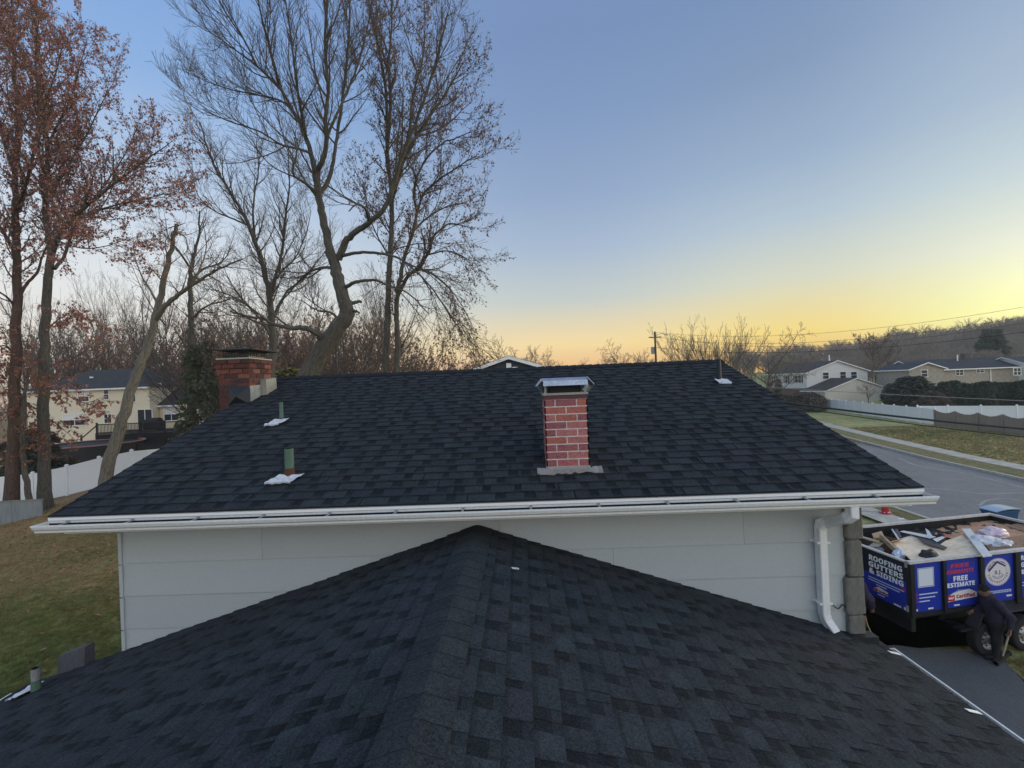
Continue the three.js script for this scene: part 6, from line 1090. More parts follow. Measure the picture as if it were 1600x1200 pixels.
{
  const o = thing('dump_trailer', 'blue dump trailer with printed side panels, heaped with roof debris on the driveway', 'trailer', TP.toArray(), TT), Ln = 4.94, Wd = 2.1, y0 = 0.96, y1 = 2.0;
  const paint = mat([0.012, 0.013, 0.018], 0.5, { map: grainTex, rep: 2 }), rimM = mat([0.75, 0.73, 0.7], 0.5, { map: grainTex, rep: 2 }), blue = (t) => mat([0.95, 0.95, 0.95], 0.42, { map: t });
  part('bed', new G().box(0, Ln, y0 - 0.06, y0, -Wd, 0).build(), paint, o);
  const face = (name, t, x0, x1, m) => { const g = new THREE.PlaneGeometry(x1 - x0, y1 - y0 - 0.07).translate((x0 + x1) / 2, (y0 + y1) / 2 - 0.01, 0.003); return g.applyMatrix4(m); };
  const near = part('near_side', new G().box(0.03, Ln, y0, y1, -0.06, -0.025).build(), paint, o), N = mtx(0, 0, -0.024);
  const posts = [[-0.02, 0.075], [0.755, 0.83], [1.665, 1.76], [2.55, 2.68], [3.5, 3.6], [4.3, 4.4], [4.86, 4.96]], texs = ['code', 'offer', 'badge', 'edge', 'code', 'offer'];
  for (const [a, b] of posts) part('stake_post', new G().box(a, b, y0 - 0.05, y1 - 0.02, -0.03, 0.03).build(), paint, near);
  for (let k = 0; k < 6; k++) { const p = part('side_panel', face('', 0, posts[k][1] + 0.004, posts[k + 1][0] - 0.004, N), blue(printing[texs[k]]), near); if (k === 1) p.userData.label = 'blue panel reading FREE ESTIMATE'; if (k === 2) p.userData.label = 'blue panel with a round white badge'; }
  const rear = part('rear_gate', new G().box(0, 0.03, y0, y1, -Wd + 0.06, -0.06).build(), paint, o); for (const a of [0.065, 1.06]) part('rear_panel', face('', 0, a, a + 0.965, mtx(-0.002, 0, -Wd, 0, -Math.PI / 2)), blue(printing.rear), rear).userData.label = 'blue panel reading ROOFING GUTTERS & SIDING'; part('gate_seam', new G().box(-0.02, 0.02, y0, y1, -1.07, -1.04).build(), paint, rear);
  for (const z of [-0.06, -Wd]) part('gate_post', new G().box(-0.03, 0.07, y0 - 0.1, y1 - 0.02, z, z + 0.06).build(), paint, rear);
  for (const y of [y0 + 0.05, y1 - 0.1]) part('hinge', new G().tube([V(-0.04, y, -0.05), V(-0.04, y + 0.12, -0.05)], 0.025, 8).build(), M.steel, rear);
  part('far_side', new G().box(0, Ln, y0, y1, -Wd, -Wd + 0.035).build(), paint, o); part('front_wall', new G().box(Ln - 0.035, Ln, y0, y1, -Wd + 0.035, -0.06).build(), paint, o);
  part('top_rail', new G().box(-0.03, Ln + 0.02, y1 - 0.02, y1 + 0.03, -0.065, 0.02).build(), rimM, o); part('top_rail', new G().box(-0.03, Ln + 0.02, y1 - 0.02, y1 + 0.03, -Wd - 0.02, -Wd + 0.05).build(), rimM, o); part('top_rail', new G().box(Ln - 0.05, Ln + 0.02, y1 - 0.02, y1 + 0.03, -Wd + 0.05, -0.065).build(), rimM, o); part('top_rail', new G().box(-0.03, 0.04, y1 - 0.02, y1 + 0.012, -Wd + 0.05, -0.065).build(), rimM, o);
  part('chassis', new G().box(0.1, Ln + 0.3, 0.62, 0.9, -0.5, -0.4).box(0.1, Ln + 0.3, 0.62, 0.9, -Wd + 0.4, -Wd + 0.5).box(0.1, 0.2, 0.55, 0.9, -Wd + 0.1, -0.1).box(1.2, 3.6, 0.5, 0.62, -0.48, -0.42).box(1.2, 3.6, 0.5, 0.62, -Wd + 0.42, -Wd + 0.48).build(), paint, o);
  part('fender', new G().hexa([V(1.42, 0.86, 0.2), V(3.3, 0.86, 0.2), V(3.3, 0.86, -0.02), V(1.42, 0.86, -0.02)], [V(1.55, 0.9, 0.2), V(3.2, 0.9, 0.2), V(3.2, 0.9, -0.02), V(1.55, 0.9, -0.02)]).hexa([V(1.28, 0.62, 0.2), V(1.31, 0.62, 0.2), V(1.31, 0.62, -0.02), V(1.28, 0.62, -0.02)], [V(1.42, 0.88, 0.2), V(1.46, 0.88, 0.2), V(1.46, 0.88, -0.02), V(1.42, 0.88, -0.02)]).build(), mat([0.03, 0.03, 0.032], 0.6), o);
  part('step_plate', new G().box(1.0, 1.4, 0.55, 0.6, -0.05, 0.12).build(), paint, o);
  const tyreM = mat([0.016, 0.016, 0.017], 0.9, { bump: grainTex, brep: 6, bumpScale: 0.004 }), rimG = mat([0.5, 0.5, 0.5], 0.45, { metal: 0.5, map: weatherTex, rep: 4 });
  const tyreProf = [[0.2, -0.09], [0.27, -0.105], [0.325, -0.1], [0.345, -0.075], [0.35, 0], [0.345, 0.075], [0.325, 0.1], [0.27, 0.105], [0.2, 0.09]].map(([a, b]) => new THREE.Vector2(a, b)), rimProf = [[0.205, 0.085], [0.195, 0.07], [0.185, 0.02], [0.12, 0.03], [0.08, 0.045], [0.07, 0.075], [0.0, 0.08]].map(([a, b]) => new THREE.Vector2(a, b));
  for (const [x, z] of [[1.62, 0.08], [2.53, 0.08], [1.62, -Wd - 0.08], [2.53, -Wd - 0.08]]) {
    const w = new THREE.Group(); w.name = 'wheel'; w.position.set(x, 0.35, z); w.rotation.set(z > -1 ? Math.PI / 2 : -Math.PI / 2, 0, 0); o.add(w);
    part('tyre', new THREE.LatheGeometry(tyreProf, 36), tyreM, w); part('rim', new THREE.LatheGeometry(rimProf, 28), rimG, w);
    const lugs = new G(); for (let k = 0; k < 6; k++) { const a = k / 6 * 6.283; lugs.tube([V(Math.cos(a) * 0.1, 0.03, Math.sin(a) * 0.1), V(Math.cos(a) * 0.1, 0.058, Math.sin(a) * 0.1)], 0.014, 6); } part('lug_ring', lugs.build(), M.dark, w);
    const slots = new G(); for (let k = 0; k < 8; k++) { const a = k / 8 * 6.283; slots.tube([V(Math.cos(a) * 0.152, 0.018, Math.sin(a) * 0.152), V(Math.cos(a) * 0.152, 0.031, Math.sin(a) * 0.152)], 0.02, 8); } part('vent_ring', slots.build(), M.dark, w);
  }
  part('axle', new G().tube([V(1.62, 0.35, -Wd), V(1.62, 0.35, 0)], 0.05, 8).build(), paint, o); part('axle', new G().tube([V(2.53, 0.35, -Wd), V(2.53, 0.35, 0)], 0.05, 8).build(), paint, o);
  part('tongue', new G().hexa([V(Ln, 0.6, -0.5), V(Ln + 1.5, 0.55, -Wd / 2), V(Ln + 1.5, 0.55, -Wd / 2 - 0.1), V(Ln, 0.6, -0.62)], [V(Ln, 0.72, -0.5), V(Ln + 1.5, 0.67, -Wd / 2), V(Ln + 1.5, 0.67, -Wd / 2 - 0.1), V(Ln, 0.72, -0.62)]).hexa([V(Ln, 0.6, -Wd + 0.62), V(Ln + 1.5, 0.55, -Wd / 2 + 0.1), V(Ln + 1.5, 0.55, -Wd / 2), V(Ln, 0.6, -Wd + 0.5)], [V(Ln, 0.72, -Wd + 0.62), V(Ln + 1.5, 0.67, -Wd / 2 + 0.1), V(Ln + 1.5, 0.67, -Wd / 2), V(Ln, 0.72, -Wd + 0.5)]).build(), paint, o);
  part('hubcap', new THREE.SphereGeometry(0.035, 10, 6).translate(1.62, 0.35, 0.17), M.steel, o); part('hubcap', new THREE.SphereGeometry(0.035, 10, 6).translate(2.53, 0.35, 0.17), M.steel, o);
  // torn roofing filling the bed
  const g = new G(), n = 40, mm = 20, R = rng(15), hgt = [...Array(n + 1).keys()].map((i) => [...Array(mm + 1).keys()].map((k) => 1.66 + 0.16 * sstep(0.1, 0.5, i / n) - 0.1 * sstep(0.5, 1, k / mm) * sstep(0.6, 0, i / n) + (R() - 0.5) * 0.1 + 0.1 * perlin.noise(i * 0.4, k * 0.5, 2))), p = (i, k) => V(0.05 + (Ln - 0.1) * i / n, hgt[i][k], -0.07 - (Wd - 0.12) * k / mm);
  for (let i = 0; i < n; i++) for (let k = 0; k < mm; k++) { g.tri(p(i, k), p(i + 1, k), p(i + 1, k + 1)); g.tri(p(i, k), p(i + 1, k + 1), p(i, k + 1)); }
  const heap = part('debris_heap', g.build(), mat([0.035, 0.032, 0.032], 0.95, { map: asphaltTex, rep: 1 })); heap.position.copy(TP); heap.rotation.y = TT; tag(heap, 'dark heap of torn roofing filling the trailer bed under the boards', 'debris', null, 'stuff');
}
// a flat board in the load: corners as [u, v, level]
function board(name, label, cat, q, th, m, uvr = 1) {
  const t = q.map(([u, v, y]) => onLevel(u, v, y)), n = V().crossVectors(V().subVectors(t[1], t[0]), V().subVectors(t[t.length - 1], t[0])).normalize(); if (n.y < 0) { t.reverse(); n.negate(); }
  const c = t.reduce((s, p) => s.add(p), V()).multiplyScalar(1 / t.length), g = new G(), top = t.map((p) => p.clone().sub(c)), bot = top.map((p) => p.clone().addScaledVector(n, -th)), k = top.length;
  const e = V().subVectors(top[1], top[0]).normalize(), f = V().crossVectors(n, e), base = g.p.length / 3; for (const p of top) g.vert(p.x, p.y, p.z, n.x, n.y, n.z, p.dot(e) * uvr + 3, p.dot(f) * uvr + 3);
  for (let i = 1; i < k - 1; i++) g.i.push(base, base + i, base + i + 1);
  const b2 = g.p.length / 3; for (const p of bot) g.vert(p.x, p.y, p.z, -n.x, -n.y, -n.z, p.dot(e), p.dot(f)); for (let i = 1; i < k - 1; i++) g.i.push(b2, b2 + i + 1, b2 + i);
  for (let i = 0; i < k; i++) { const j = (i + 1) % k; g.quad(bot[i], bot[j], top[j], top[i]); }
  const o = part(name, g.build(), m); o.position.copy(c); return tag(o, label, cat);
}
function lump(name, label, cat, u, v, y, r, m, o = {}) {
  const g = new THREE.IcosahedronGeometry(1, 5), P = g.attributes.position, q = V(), s = o.seed ?? 1; g.deleteAttribute('normal');
  for (let i = 0; i < P.count; i++) { q.fromBufferAttribute(P, i); const f = 1 + 0.34 * perlin.noise(q.x * 1.7 + s, q.y * 1.7, q.z * 1.7) + 0.22 * Math.abs(perlin.noise(q.x * 4 + s, q.y * 4, q.z * 4)) + 0.08 * perlin.noise(q.x * 10, q.y * 10 + s, q.z * 10); P.setXYZ(i, q.x * f * r[0], Math.max(-0.35, q.y * f) * r[1], q.z * f * r[2]); }
  g.computeVertexNormals(); const p = onLevel(u, v, y), b = part(name, g, m); b.position.copy(p); b.rotation.y = o.turn ?? 0; return tag(b, label, cat);
}
{
  const ply = mat([1.1, 0.9, 0.64], 0.8, { map: woodTex, rep: 0.7 }), osb = mat([0.75, 0.42, 0.24], 0.85, { map: osbTex, rep: 1 }), pine = mat([0.64, 0.5, 0.32], 0.75, { map: woodTex, rep: 1.5 }), card = mat([0.3, 0.18, 0.1], 0.85, { map: grainTex, rep: 3 }), cardL = mat([0.5, 0.4, 0.28], 0.85, { map: grainTex, rep: 3 }), alu = mat([0.78, 0.82, 0.85], 0.4, { map: grainTex, rep: 3 }), strip = mat([0.045, 0.045, 0.055], 0.6, { map: grainTex, rep: 3 });
  board('osb_sheet', 'large reddish-brown board lying in the front half of the trailer', 'board', [[1449, 832, 1.8], [1522, 806, 1.83], [1630, 826, 1.9], [1560, 858, 1.92]], 0.012, osb);
  board('osb_sheet', 'brown board with a raised edge at the right end of the load', 'board', [[1574, 822, 1.9], [1596, 815, 1.96], [1690, 836, 2.0], [1668, 852, 1.95]], 0.012, mat([0.48, 0.3, 0.18], 0.85, { map: osbTex, rep: 1 }));
  board('osb_sheet', 'brown board resting on the near rail right of the white plank', 'board', [[1535, 846, 1.93], [1600, 836, 1.95], [1650, 846, 1.98], [1548, 862, 1.98]], 0.012, mat([0.42, 0.24, 0.14], 0.85, { map: osbTex, rep: 1 }));
  board('plywood_sheet', 'pale plywood sheet at the rear of the load, behind the near corner', 'board', [[1392, 846, 1.94], [1424, 836.5, 1.94], [1486, 864, 1.98], [1427, 878, 1.99]], 0.014, ply);
  board('plywood_sheet', 'pale plywood sheet under the white plank, in the middle of the load', 'board', [[1452, 862, 1.99], [1477, 845, 1.97], [1503, 836, 1.96], [1535, 863, 2.02], [1462, 873, 2.02]], 0.014, mat([1.05, 0.87, 0.62], 0.8, { map: woodTex, rep: 0.6 }));
  board('white_plank', 'long white plank sticking out over the near rail', 'plank', [[1502.5, 826, 2.0], [1516, 825.5, 2.0], [1550, 867.5, 2.1], [1536, 869.5, 2.1]], 0.02, alu);
  board('flashing_strip', 'dark bent strip lying across the two pale plywood sheets', 'strip', [[1430, 838, 2.0], [1452, 843, 2.01], [1480, 855, 2.03], [1475, 858.5, 2.03], [1444, 848, 2.01]], 0.01, strip);
  board('white_trim', 'white trim strip pointing left over the dark strip', 'trim', [[1406, 830.5, 1.98], [1412, 829, 1.98], [1454, 836.5, 2.04], [1462, 838.5, 2.05], [1453, 841, 2.04]], 0.008, alu);
  board('white_trim', 'white triangular scrap standing up at the end of the trim strip', 'trim', [[1445.8, 825, 2.16], [1452, 829.5, 2.12], [1457.5, 838, 2.03], [1449.5, 838, 2.03]], 0.006, alu);
  board('white_trim', 'torn white scrap at the upper end of the dark strip', 'trim', [[1457, 842, 2.05], [1472, 838, 2.06], [1476, 840, 2.06], [1464, 846.5, 2.05]], 0.006, M.flashWhite);
  board('red_wrapper', 'red wrapper lying where the plywood meets the brown board', 'wrapper', [[1472, 838, 2.0], [1483, 834.5, 2.0], [1489, 836.5, 2.0], [1476, 840.5, 2.0]], 0.004, mat([0.45, 0.06, 0.05], 0.5));
  board('white_stick', 'thin white stick leaning at the dark far side of the bed', 'stick', [[1392.5, 826.5, 1.92], [1395, 826, 1.92], [1405, 841, 1.98], [1402.5, 841.5, 1.98]], 0.02, alu);
  board('grey_stick', 'grey slat beside the thin white stick', 'stick', [[1397, 826, 1.88], [1402, 825, 1.88], [1409, 838.5, 1.95], [1405, 840, 1.95]], 0.012, mat([0.11, 0.1, 0.12], 0.8));
  board('pine_stick', 'pale wooden stick crossing the rear left corner of the bed', 'stick', [[1336, 834.5, 2.0], [1337, 837, 2.0], [1374, 847, 2.0], [1374.5, 845, 2.0]], 0.03, pine);
  board('pine_board', 'pale board on edge leaning against the cardboard box', 'board', [[1374, 833, 2.12], [1377, 833.5, 2.12], [1406, 860, 2.02], [1403, 861, 2.02]], 0.12, pine);
  board('pine_board', 'narrow board leaning beside the plywood sheet at the rear', 'board', [[1383.5, 844.5, 2.07], [1386.5, 844.5, 2.07], [1412, 862, 2.0], [1409, 862.5, 2.0]], 0.05, mat([0.5, 0.38, 0.24], 0.8, { map: woodTex, rep: 1.5 }));
  board('cardboard_flap', 'light cardboard flap at the rear left of the load', 'cardboard', [[1357, 853, 1.95], [1367, 846, 1.95], [1381, 848, 1.97], [1372, 854.5, 1.98]], 0.01, cardL);
  const bp = onLevel(1386, 860, 1.72), bx = thing('cardboard_box', 'open brown cardboard box tipped against the rear gate', 'box', [bp.x, 1.72, bp.z], TT + 0.25);
  const sg = new G(); sg.box(-0.2, 0.2, 0, 0.26, 0.145, 0.155).box(-0.2, 0.2, 0, 0.26, -0.155, -0.145).box(-0.2, -0.19, 0, 0.26, -0.145, 0.145).box(0.19, 0.2, 0, 0.26, -0.145, 0.145).box(-0.19, 0.19, 0, 0.01, -0.145, 0.145); part('side_wall', sg.build(), card, bx);
  part('flap', new G().hexa([V(-0.2, 0.25, 0.155), V(0.2, 0.25, 0.155), V(0.2, 0.24, 0.16), V(-0.2, 0.24, 0.16)], [V(-0.19, 0.33, 0.25), V(0.19, 0.33, 0.25), V(0.19, 0.325, 0.256), V(-0.19, 0.325, 0.256)]).build(), cardL, bx); part('flap', new G().hexa([V(-0.2, 0.24, -0.16), V(0.2, 0.24, -0.16), V(0.2, 0.25, -0.155), V(-0.2, 0.25, -0.155)], [V(-0.19, 0.36, -0.2), V(0.19, 0.36, -0.2), V(0.19, 0.366, -0.196), V(-0.19, 0.366, -0.196)]).build(), cardL, bx);
  lump('black_bag', 'crumpled black bag on the pale plywood by the near rail', 'bag', 1452, 869, 1.99, [0.16, 0.13, 0.13], mat([0.018, 0.016, 0.018], 0.5), { seed: 3 });
  lump('pink_bag', 'pale pink plastic bag on the brown board', 'bag', 1553, 835, 1.95, [0.3, 0.15, 0.22], mat([0.72, 0.58, 0.64], 0.45), { seed: 8, turn: 0.3 });
  lump('white_bag', 'white plastic bag in front of the pink one', 'bag', 1541, 847, 1.97, [0.28, 0.13, 0.18], mat([0.74, 0.76, 0.8], 0.4), { seed: 11, turn: -0.3 });
  lump('white_bag', 'greyish plastic bag right of the white plank, below the pink bag', 'bag', 1563, 850, 1.98, [0.22, 0.1, 0.15], mat([0.6, 0.63, 0.66], 0.4), { seed: 15 });
  lump('foil_sheet', 'crumpled silvery foil in the rear corner by the cardboard box', 'foil', 1404, 870, 1.9, [0.12, 0.14, 0.1], mat([0.55, 0.65, 0.8], 0.35, { metal: 0.3 }), { seed: 19 });
  lump('grey_wrap', 'grey plastic wrap under the light cardboard flap', 'wrap', 1364, 861, 1.86, [0.2, 0.1, 0.12], mat([0.2, 0.23, 0.3], 0.5), { seed: 23 });
}
// ------------------------------------------------------------------ people
// signed distance to tapered capsules joined smoothly, meshed on a grid
const capsule = (p, a, b, ra, rb) => { const bx = b[0] - a[0], by = b[1] - a[1], bz = b[2] - a[2], px = p[0] - a[0], py = p[1] - a[1], pz = p[2] - a[2], h = clamp((px * bx + py * by + pz * bz) / (bx * bx + by * by + bz * bz + 1e-9), 0, 1), x = px - bx * h, y = py - by * h, z = pz - bz * h; return Math.sqrt(x * x + y * y + z * z) - lerp(ra, rb, h); };
const smin = (a, b, k) => { const h = Math.max(k - Math.abs(a - b), 0) / k; return Math.min(a, b) - h * h * k * 0.25; };
const field = (bones, k) => (p) => { let d = 1e3; for (const [a, b, ra, rb] of bones) d = smin(d, capsule(p, a, b, ra, rb), k); return d; };
function march(f, lo, hi, cell) {
  const side = Math.max(hi[0] - lo[0], hi[1] - lo[1], hi[2] - lo[2]) + cell * 6, res = Math.ceil(side / cell), mc = new MarchingCubes(res, M.black, false, false, 120000), c = [0, 1, 2].map((i) => (lo[i] + hi[i]) / 2), half = res / 2;
  for (let z = 0; z < res; z++) for (let y = 0; y < res; y++) for (let x = 0; x < res; x++) { const p = [c[0] + (x - half) / half * side / 2, c[1] + (y - half) / half * side / 2, c[2] + (z - half) / half * side / 2]; mc.field[z * res * res + y * res + x] = -f(p); }
  mc.isolation = 0; mc.update(); const n = mc.count, P = new Float32Array(n * 3), N = new Float32Array(n * 3);
  for (let i = 0; i < n; i++) for (let q = 0; q < 3; q++) { P[i * 3 + q] = c[q] + mc.positionArray[i * 3 + q] * side / 2; }
  for (let i = 0; i < n; i++) { const p = [P[i * 3], P[i * 3 + 1], P[i * 3 + 2]], e = cell * 0.4, g = [0, 1, 2].map((q) => { const a = [...p], b = [...p]; a[q] += e; b[q] -= e; return f(a) - f(b); }), l = Math.hypot(...g) || 1; for (let q = 0; q < 3; q++) N[i * 3 + q] = g[q] / l; }
  const g = new THREE.BufferGeometry(); g.setAttribute('position', new THREE.BufferAttribute(P, 3)); g.setAttribute('normal', new THREE.BufferAttribute(N, 3)); g.setAttribute('uv', new THREE.BufferAttribute(new Float32Array(n * 2), 2)); return g;
}
const boundsOf = (b, pad) => [0, 1].map((s) => [0, 1, 2].map((q) => b.reduce((m, [a, c, ra, rb]) => s ? Math.max(m, a[q] + ra, c[q] + rb) : Math.min(m, a[q] - ra, c[q] - rb), s ? -1e3 : 1e3) + (s ? pad : -pad)));
const meshBones = (b, k, cell, cut) => { const f0 = field(b, k), f = cut ? (p) => Math.max(f0(p), cut(p)) : f0, [lo, hi] = boundsOf(b, 0.02); return march(f, lo, hi, cell); };
function hand(wrist, dir, palmN, curl, s) {  // palm, four unequal fingers and a thumb from the side of the palm
  const d = V(...dir).normalize(), n = V(...palmN); n.addScaledVector(d, -n.dot(d)).normalize(); const a = V().crossVectors(d, n), w = V(...wrist), P = (x, y, z) => w.clone().addScaledVector(d, x).addScaledVector(a, y * s).addScaledVector(n, z).toArray(), B = [[P(0, 0, 0), P(0.03, 0, 0), 0.025, 0.026]];
  for (let k = 0; k < 4; k++) { const y = (k - 1.5) * 0.021; B.push([P(0.02, y * 0.7, 0), P(0.088, y, 0), 0.014, 0.0115]); }
  const len = [0.062, 0.076, 0.07, 0.054]; for (let k = 0; k < 4; k++) { const y = (k - 1.5) * 0.0225; let x = 0.092, z = 0, t = curl * 0.5; let prev = P(x, y, z); for (const [f, r] of [[0.45, 0.0092], [0.32, 0.0085], [0.23, 0.0078]]) { x += Math.cos(t) * len[k] * f * 1.25; z += Math.sin(t) * len[k] * f * 1.25; const q = P(x, y, z); B.push([prev, q, r, r * 0.94]); prev = q; t += curl * 0.75; } }
  B.push([P(0.03, -0.03, 0.004), P(0.062, -0.052, 0.018), 0.014, 0.011], [P(0.062, -0.052, 0.018), P(0.094, -0.05, 0.034), 0.0105, 0.0085]); return B;
}
function person(label, J, pos, turn, C) {
  const o = thing('person', label, 'person', pos, turn), add = (name, g, m) => part(name, g, m, o);
  const hd = V(...J.head), face = V(...J.face).normalize(), upv = V(0, 1, 0).addScaledVector(face, -face.y).normalize(), rt = V().crossVectors(upv, face), H = (x, y, z) => hd.clone().addScaledVector(rt, x).addScaledVector(upv, y).addScaledVector(face, z).toArray();
  const headB = [[H(0, 0.035, -0.02), H(0, 0.02, 0.015), 0.088, 0.086], [H(0, -0.03, 0.02), H(0, -0.07, 0.045), 0.066, 0.042], [H(-0.03, -0.062, 0.035), H(0.03, -0.062, 0.035), 0.038, 0.038], [H(0, 0.02, 0.088), H(0, -0.022, 0.112), 0.009, 0.014], [H(0.08, 0.012, -0.01), H(0.086, -0.025, -0.008), 0.013, 0.011], [H(-0.08, 0.012, -0.01), H(-0.086, -0.025, -0.008), 0.013, 0.011], [H(-0.035, 0.036, 0.078), H(0.035, 0.036, 0.078), 0.012, 0.012], [H(-0.02, -0.052, 0.083), H(0.02, -0.052, 0.083), 0.009, 0.009]];
  const neck = [H(0, -0.07, -0.03), J.neck, 0.052, 0.06];
  const torso = [[J.neck, J.chest, 0.09, 0.15], [J.shR, J.shL, 0.075, 0.075], [J.chest, J.pelvis, 0.15, 0.14], [[J.chest[0], J.chest[1], J.chest[2] - 0.08], [J.pelvis[0], J.pelvis[1], J.pelvis[2] - 0.07], 0.1, 0.11], [[J.chest[0], J.chest[1], J.chest[2] + 0.08], [J.pelvis[0], J.pelvis[1], J.pelvis[2] + 0.07], 0.1, 0.11]];
  const arm = (s, e, h) => [[s, e, 0.058, 0.047], [e, h, 0.046, 0.032]], arms = [...arm(J.shR, J.elR, J.haR), ...arm(J.shL, J.elL, J.haL)];
  const leg = (h, k, f) => [[h, k, 0.094, 0.064], [k, f, 0.062, 0.044]], legs = [...leg(J.hipR, J.knR, J.anR), ...leg(J.hipL, J.knL, J.anL)];
  const body = meshBones([...headB, neck, ...torso, ...arms, ...legs, ...[J.anR, J.anL].map((a) => [a, [a[0] + J.toe[0], 0.045, a[2] + J.toe[1]], 0.045, 0.035])], 0.045, 0.014);
  const bodyG = new G().add(body); for (const [w, e, n] of [[J.haR, J.elR, J.palmR], [J.haL, J.elL, J.palmL]]) bodyG.add(meshBones(hand(w, [w[0] - e[0], w[1] - e[1], w[2] - e[2]], n, 1.15, w === J.haR ? 1 : -1), 0.012, 0.005));
  add('body', bodyG.build(), C.skin);
  const fat = (B, r) => B.map(([a, b, p, q]) => [a, b, p + r, q + r]);
  add('jacket', meshBones([...fat(torso, 0.028), ...fat(arms, 0.026), [[J.neck[0], J.neck[1] - 0.01, J.neck[2]], [J.neck[0] + 0.01, J.neck[1] + 0.035, J.neck[2]], 0.09, 0.085]], 0.06, 0.015, (p) => Math.max(...[J.haR, J.haL].map((h, i) => { const e = i ? J.elL : J.elR, d = V(h[0] - e[0], h[1] - e[1], h[2] - e[2]), l = d.length(); d.normalize(); const t = (p[0] - e[0]) * d.x + (p[1] - e[1]) * d.y + (p[2] - e[2]) * d.z, near = Math.hypot(p[0] - h[0], p[1] - h[1], p[2] - h[2]) < 0.14; return near ? t - l + 0.015 : -1; }))), C.jacket);
  add('trousers', meshBones([...fat(legs, 0.02), [J.hipR, J.hipL, 0.14, 0.14]], 0.05, 0.015), C.trousers);
  for (const a of [J.anR, J.anL]) add('boot', meshBones([[[a[0], 0.13, a[2]], [a[0], 0.05, a[2]], 0.066, 0.06], [[a[0] - J.toe[0] * 0.3, 0.05, a[2] - J.toe[1] * 0.3], [a[0] + J.toe[0] * 1.1, 0.045, a[2] + J.toe[1] * 1.1], 0.06, 0.052]], 0.03, 0.012), C.boot);
  add('cap', meshBones([[H(0, 0.05, -0.025), H(0, 0.05, 0.01), 0.095, 0.093], ...(C.hood ? [[H(0, -0.03, -0.06), H(0, 0.02, -0.05), 0.08, 0.095]] : [])], 0.04, 0.01, (p) => { const v = V(...p).sub(hd); return -(v.dot(upv) - 0.028 - (C.hood ? v.dot(face) * 0.9 + 0.02 : 0) + 0.0); }), C.cap);
  for (const s of [-1, 1]) add('eye', new THREE.SphereGeometry(0.0105, 10, 8).translate(...H(s * 0.032, 0.012, 0.083)), M.black);
  if (C.scarf) add('scarf', meshBones([[J.neck, H(0, -0.1, -0.03), 0.095, 0.08]], 0.02, 0.014), C.scarf);
  return o;
}
const skin = mat([0.22, 0.12, 0.08], 0.6), scale = 9.5 / FPX;
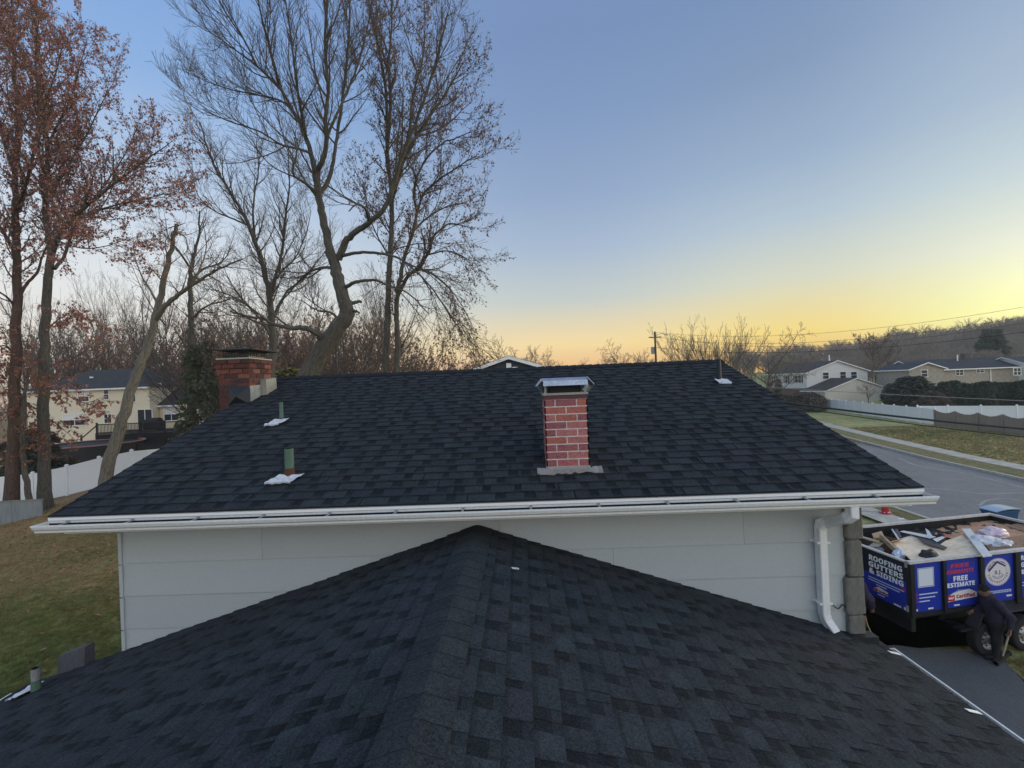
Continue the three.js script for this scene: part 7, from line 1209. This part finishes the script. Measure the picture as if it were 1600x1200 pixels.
{
  // stooping worker with a sweeper in front of the trailer wheels; faces left
  const J = { head: [-0.13, 1.5, 0.02], face: [-0.9, -0.4, 0.15], neck: [-0.06, 1.35, 0], chest: [0, 1.18, 0], pelvis: [0.03, 0.86, 0], shR: [0.01, 1.28, 0.19], shL: [-0.03, 1.27, -0.19], elR: [0.19, 1.04, 0.25], haR: [0.14, 0.79, 0.3], elL: [-0.1, 1.0, -0.22], haL: [-0.3, 0.97, -0.12], palmR: [-1, 0, 0], palmL: [0.3, -1, 0.2], hipR: [0.03, 0.8, 0.09], hipL: [0.02, 0.8, -0.09], knR: [-0.01, 0.44, 0.11], knL: [0.09, 0.44, -0.11], anR: [-0.03, 0.08, 0.12], anL: [0.14, 0.08, -0.14], toe: [-0.15, 0.02] };
  const p = onLevel(1553, 1027, 0.02);
  person('person in dark clothes and cap stooping with a long-handled sweeper by the wheels', J, [p.x, 0.02, p.z], -0.3, { skin, jacket: mat([0.028, 0.022, 0.045], 0.9, { map: grainTex, rep: 1 }), trousers: mat([0.012, 0.012, 0.014], 0.95), boot: mat([0.012, 0.011, 0.01], 0.8), cap: mat([0.01, 0.01, 0.011], 0.95), scarf: mat([0.07, 0.06, 0.058], 0.95) });
  scene.children[scene.children.length - 1].scale.setScalar(0.89);
  const hW = V(...J.haR).multiplyScalar(0.89).applyAxisAngle(V(0, 1, 0), -0.3).add(V(p.x, 0.02, p.z)), foot = onLevel(1566, 1029, 0.06), t = thing('sweeper', 'long pale-handled sweeper held by the stooping person', 'tool', [foot.x, 0.02, foot.z]), top = hW.clone().sub(V(foot.x, 0.02, foot.z)), dir = top.clone().sub(V(0, 0.06, 0)).normalize();
  top.addScaledVector(dir, -0.02); part('handle', new G().tube([V(0, 0.06, 0), top.clone().addScaledVector(dir, 0.09)], 0.016, 8).build(), mat([0.55, 0.47, 0.36], 0.6), t); part('grip', new G().tube([top.clone().addScaledVector(dir, -0.1), top.clone().addScaledVector(dir, 0.1)], 0.021, 8).build(), mat([0.5, 0.5, 0.48], 0.6), t);
  part('magnet_bar', new G().box(-0.3, 0.3, 0.045, 0.1, -0.04, 0.04, mtx(0, 0, 0, 0, 0.5)).build(), M.black, t); for (const s of [-1, 1]) { const c = V(s * 0.32, 0.05, 0).applyAxisAngle(V(0, 1, 0), 0.5), a = V(0.02, 0, 0).applyAxisAngle(V(0, 1, 0), 0.5); part('wheel', new G().tube([c.clone().sub(a), c.clone().add(a)], 0.05, 14).build(), M.dark, t); }
  // second worker half hidden behind the stone pillar
  const K = { head: [-0.08, 1.55, 0], face: [0.7, -0.3, -0.6], neck: [-0.05, 1.38, 0], chest: [-0.02, 1.22, 0], pelvis: [0, 0.88, 0], shR: [0.02, 1.34, 0.19], shL: [-0.02, 1.34, -0.19], elR: [0.16, 1.08, 0.24], haR: [0.27, 0.86, 0.16], elL: [0.12, 1.08, -0.26], haL: [0.3, 0.95, -0.16], palmR: [-1, 0, -0.4], palmL: [-1, 0, 0.4], hipR: [0.02, 0.82, 0.09], hipL: [0.0, 0.82, -0.09], knR: [0.06, 0.46, 0.11], knL: [0.02, 0.46, -0.1], anR: [0.0, 0.08, 0.12], anL: [-0.04, 0.08, -0.12], toe: [0.15, -0.03] };
  const q = onLevel(1337, 1006, 0.02); person('person in a dark purple jacket mostly hidden behind the stone pillar', K, [q.x, 0.02, q.z], 0, { skin, jacket: mat([0.05, 0.035, 0.075], 0.9, { map: grainTex, rep: 1 }), trousers: mat([0.015, 0.015, 0.018], 0.95), boot: mat([0.012, 0.011, 0.01], 0.8), cap: mat([0.012, 0.012, 0.014], 0.95), hood: false });
}
// thin cord trailing from the pillar to the lower eave
{ const c = part('cord', new G().tube(crm([at(1352, 962, 4.45), at(1356, 978, 4.5), at(1362, 990, 4.52), at(1368, 1001, 4.55)], 12), 0.005, 5).build(), mat([0.5, 0.3, 0.12], 0.7)); tag(c, 'thin orange cord hanging from the foot of the stone pillar to the lower gutter', 'cord'); }
renderer.render(scene, camera);
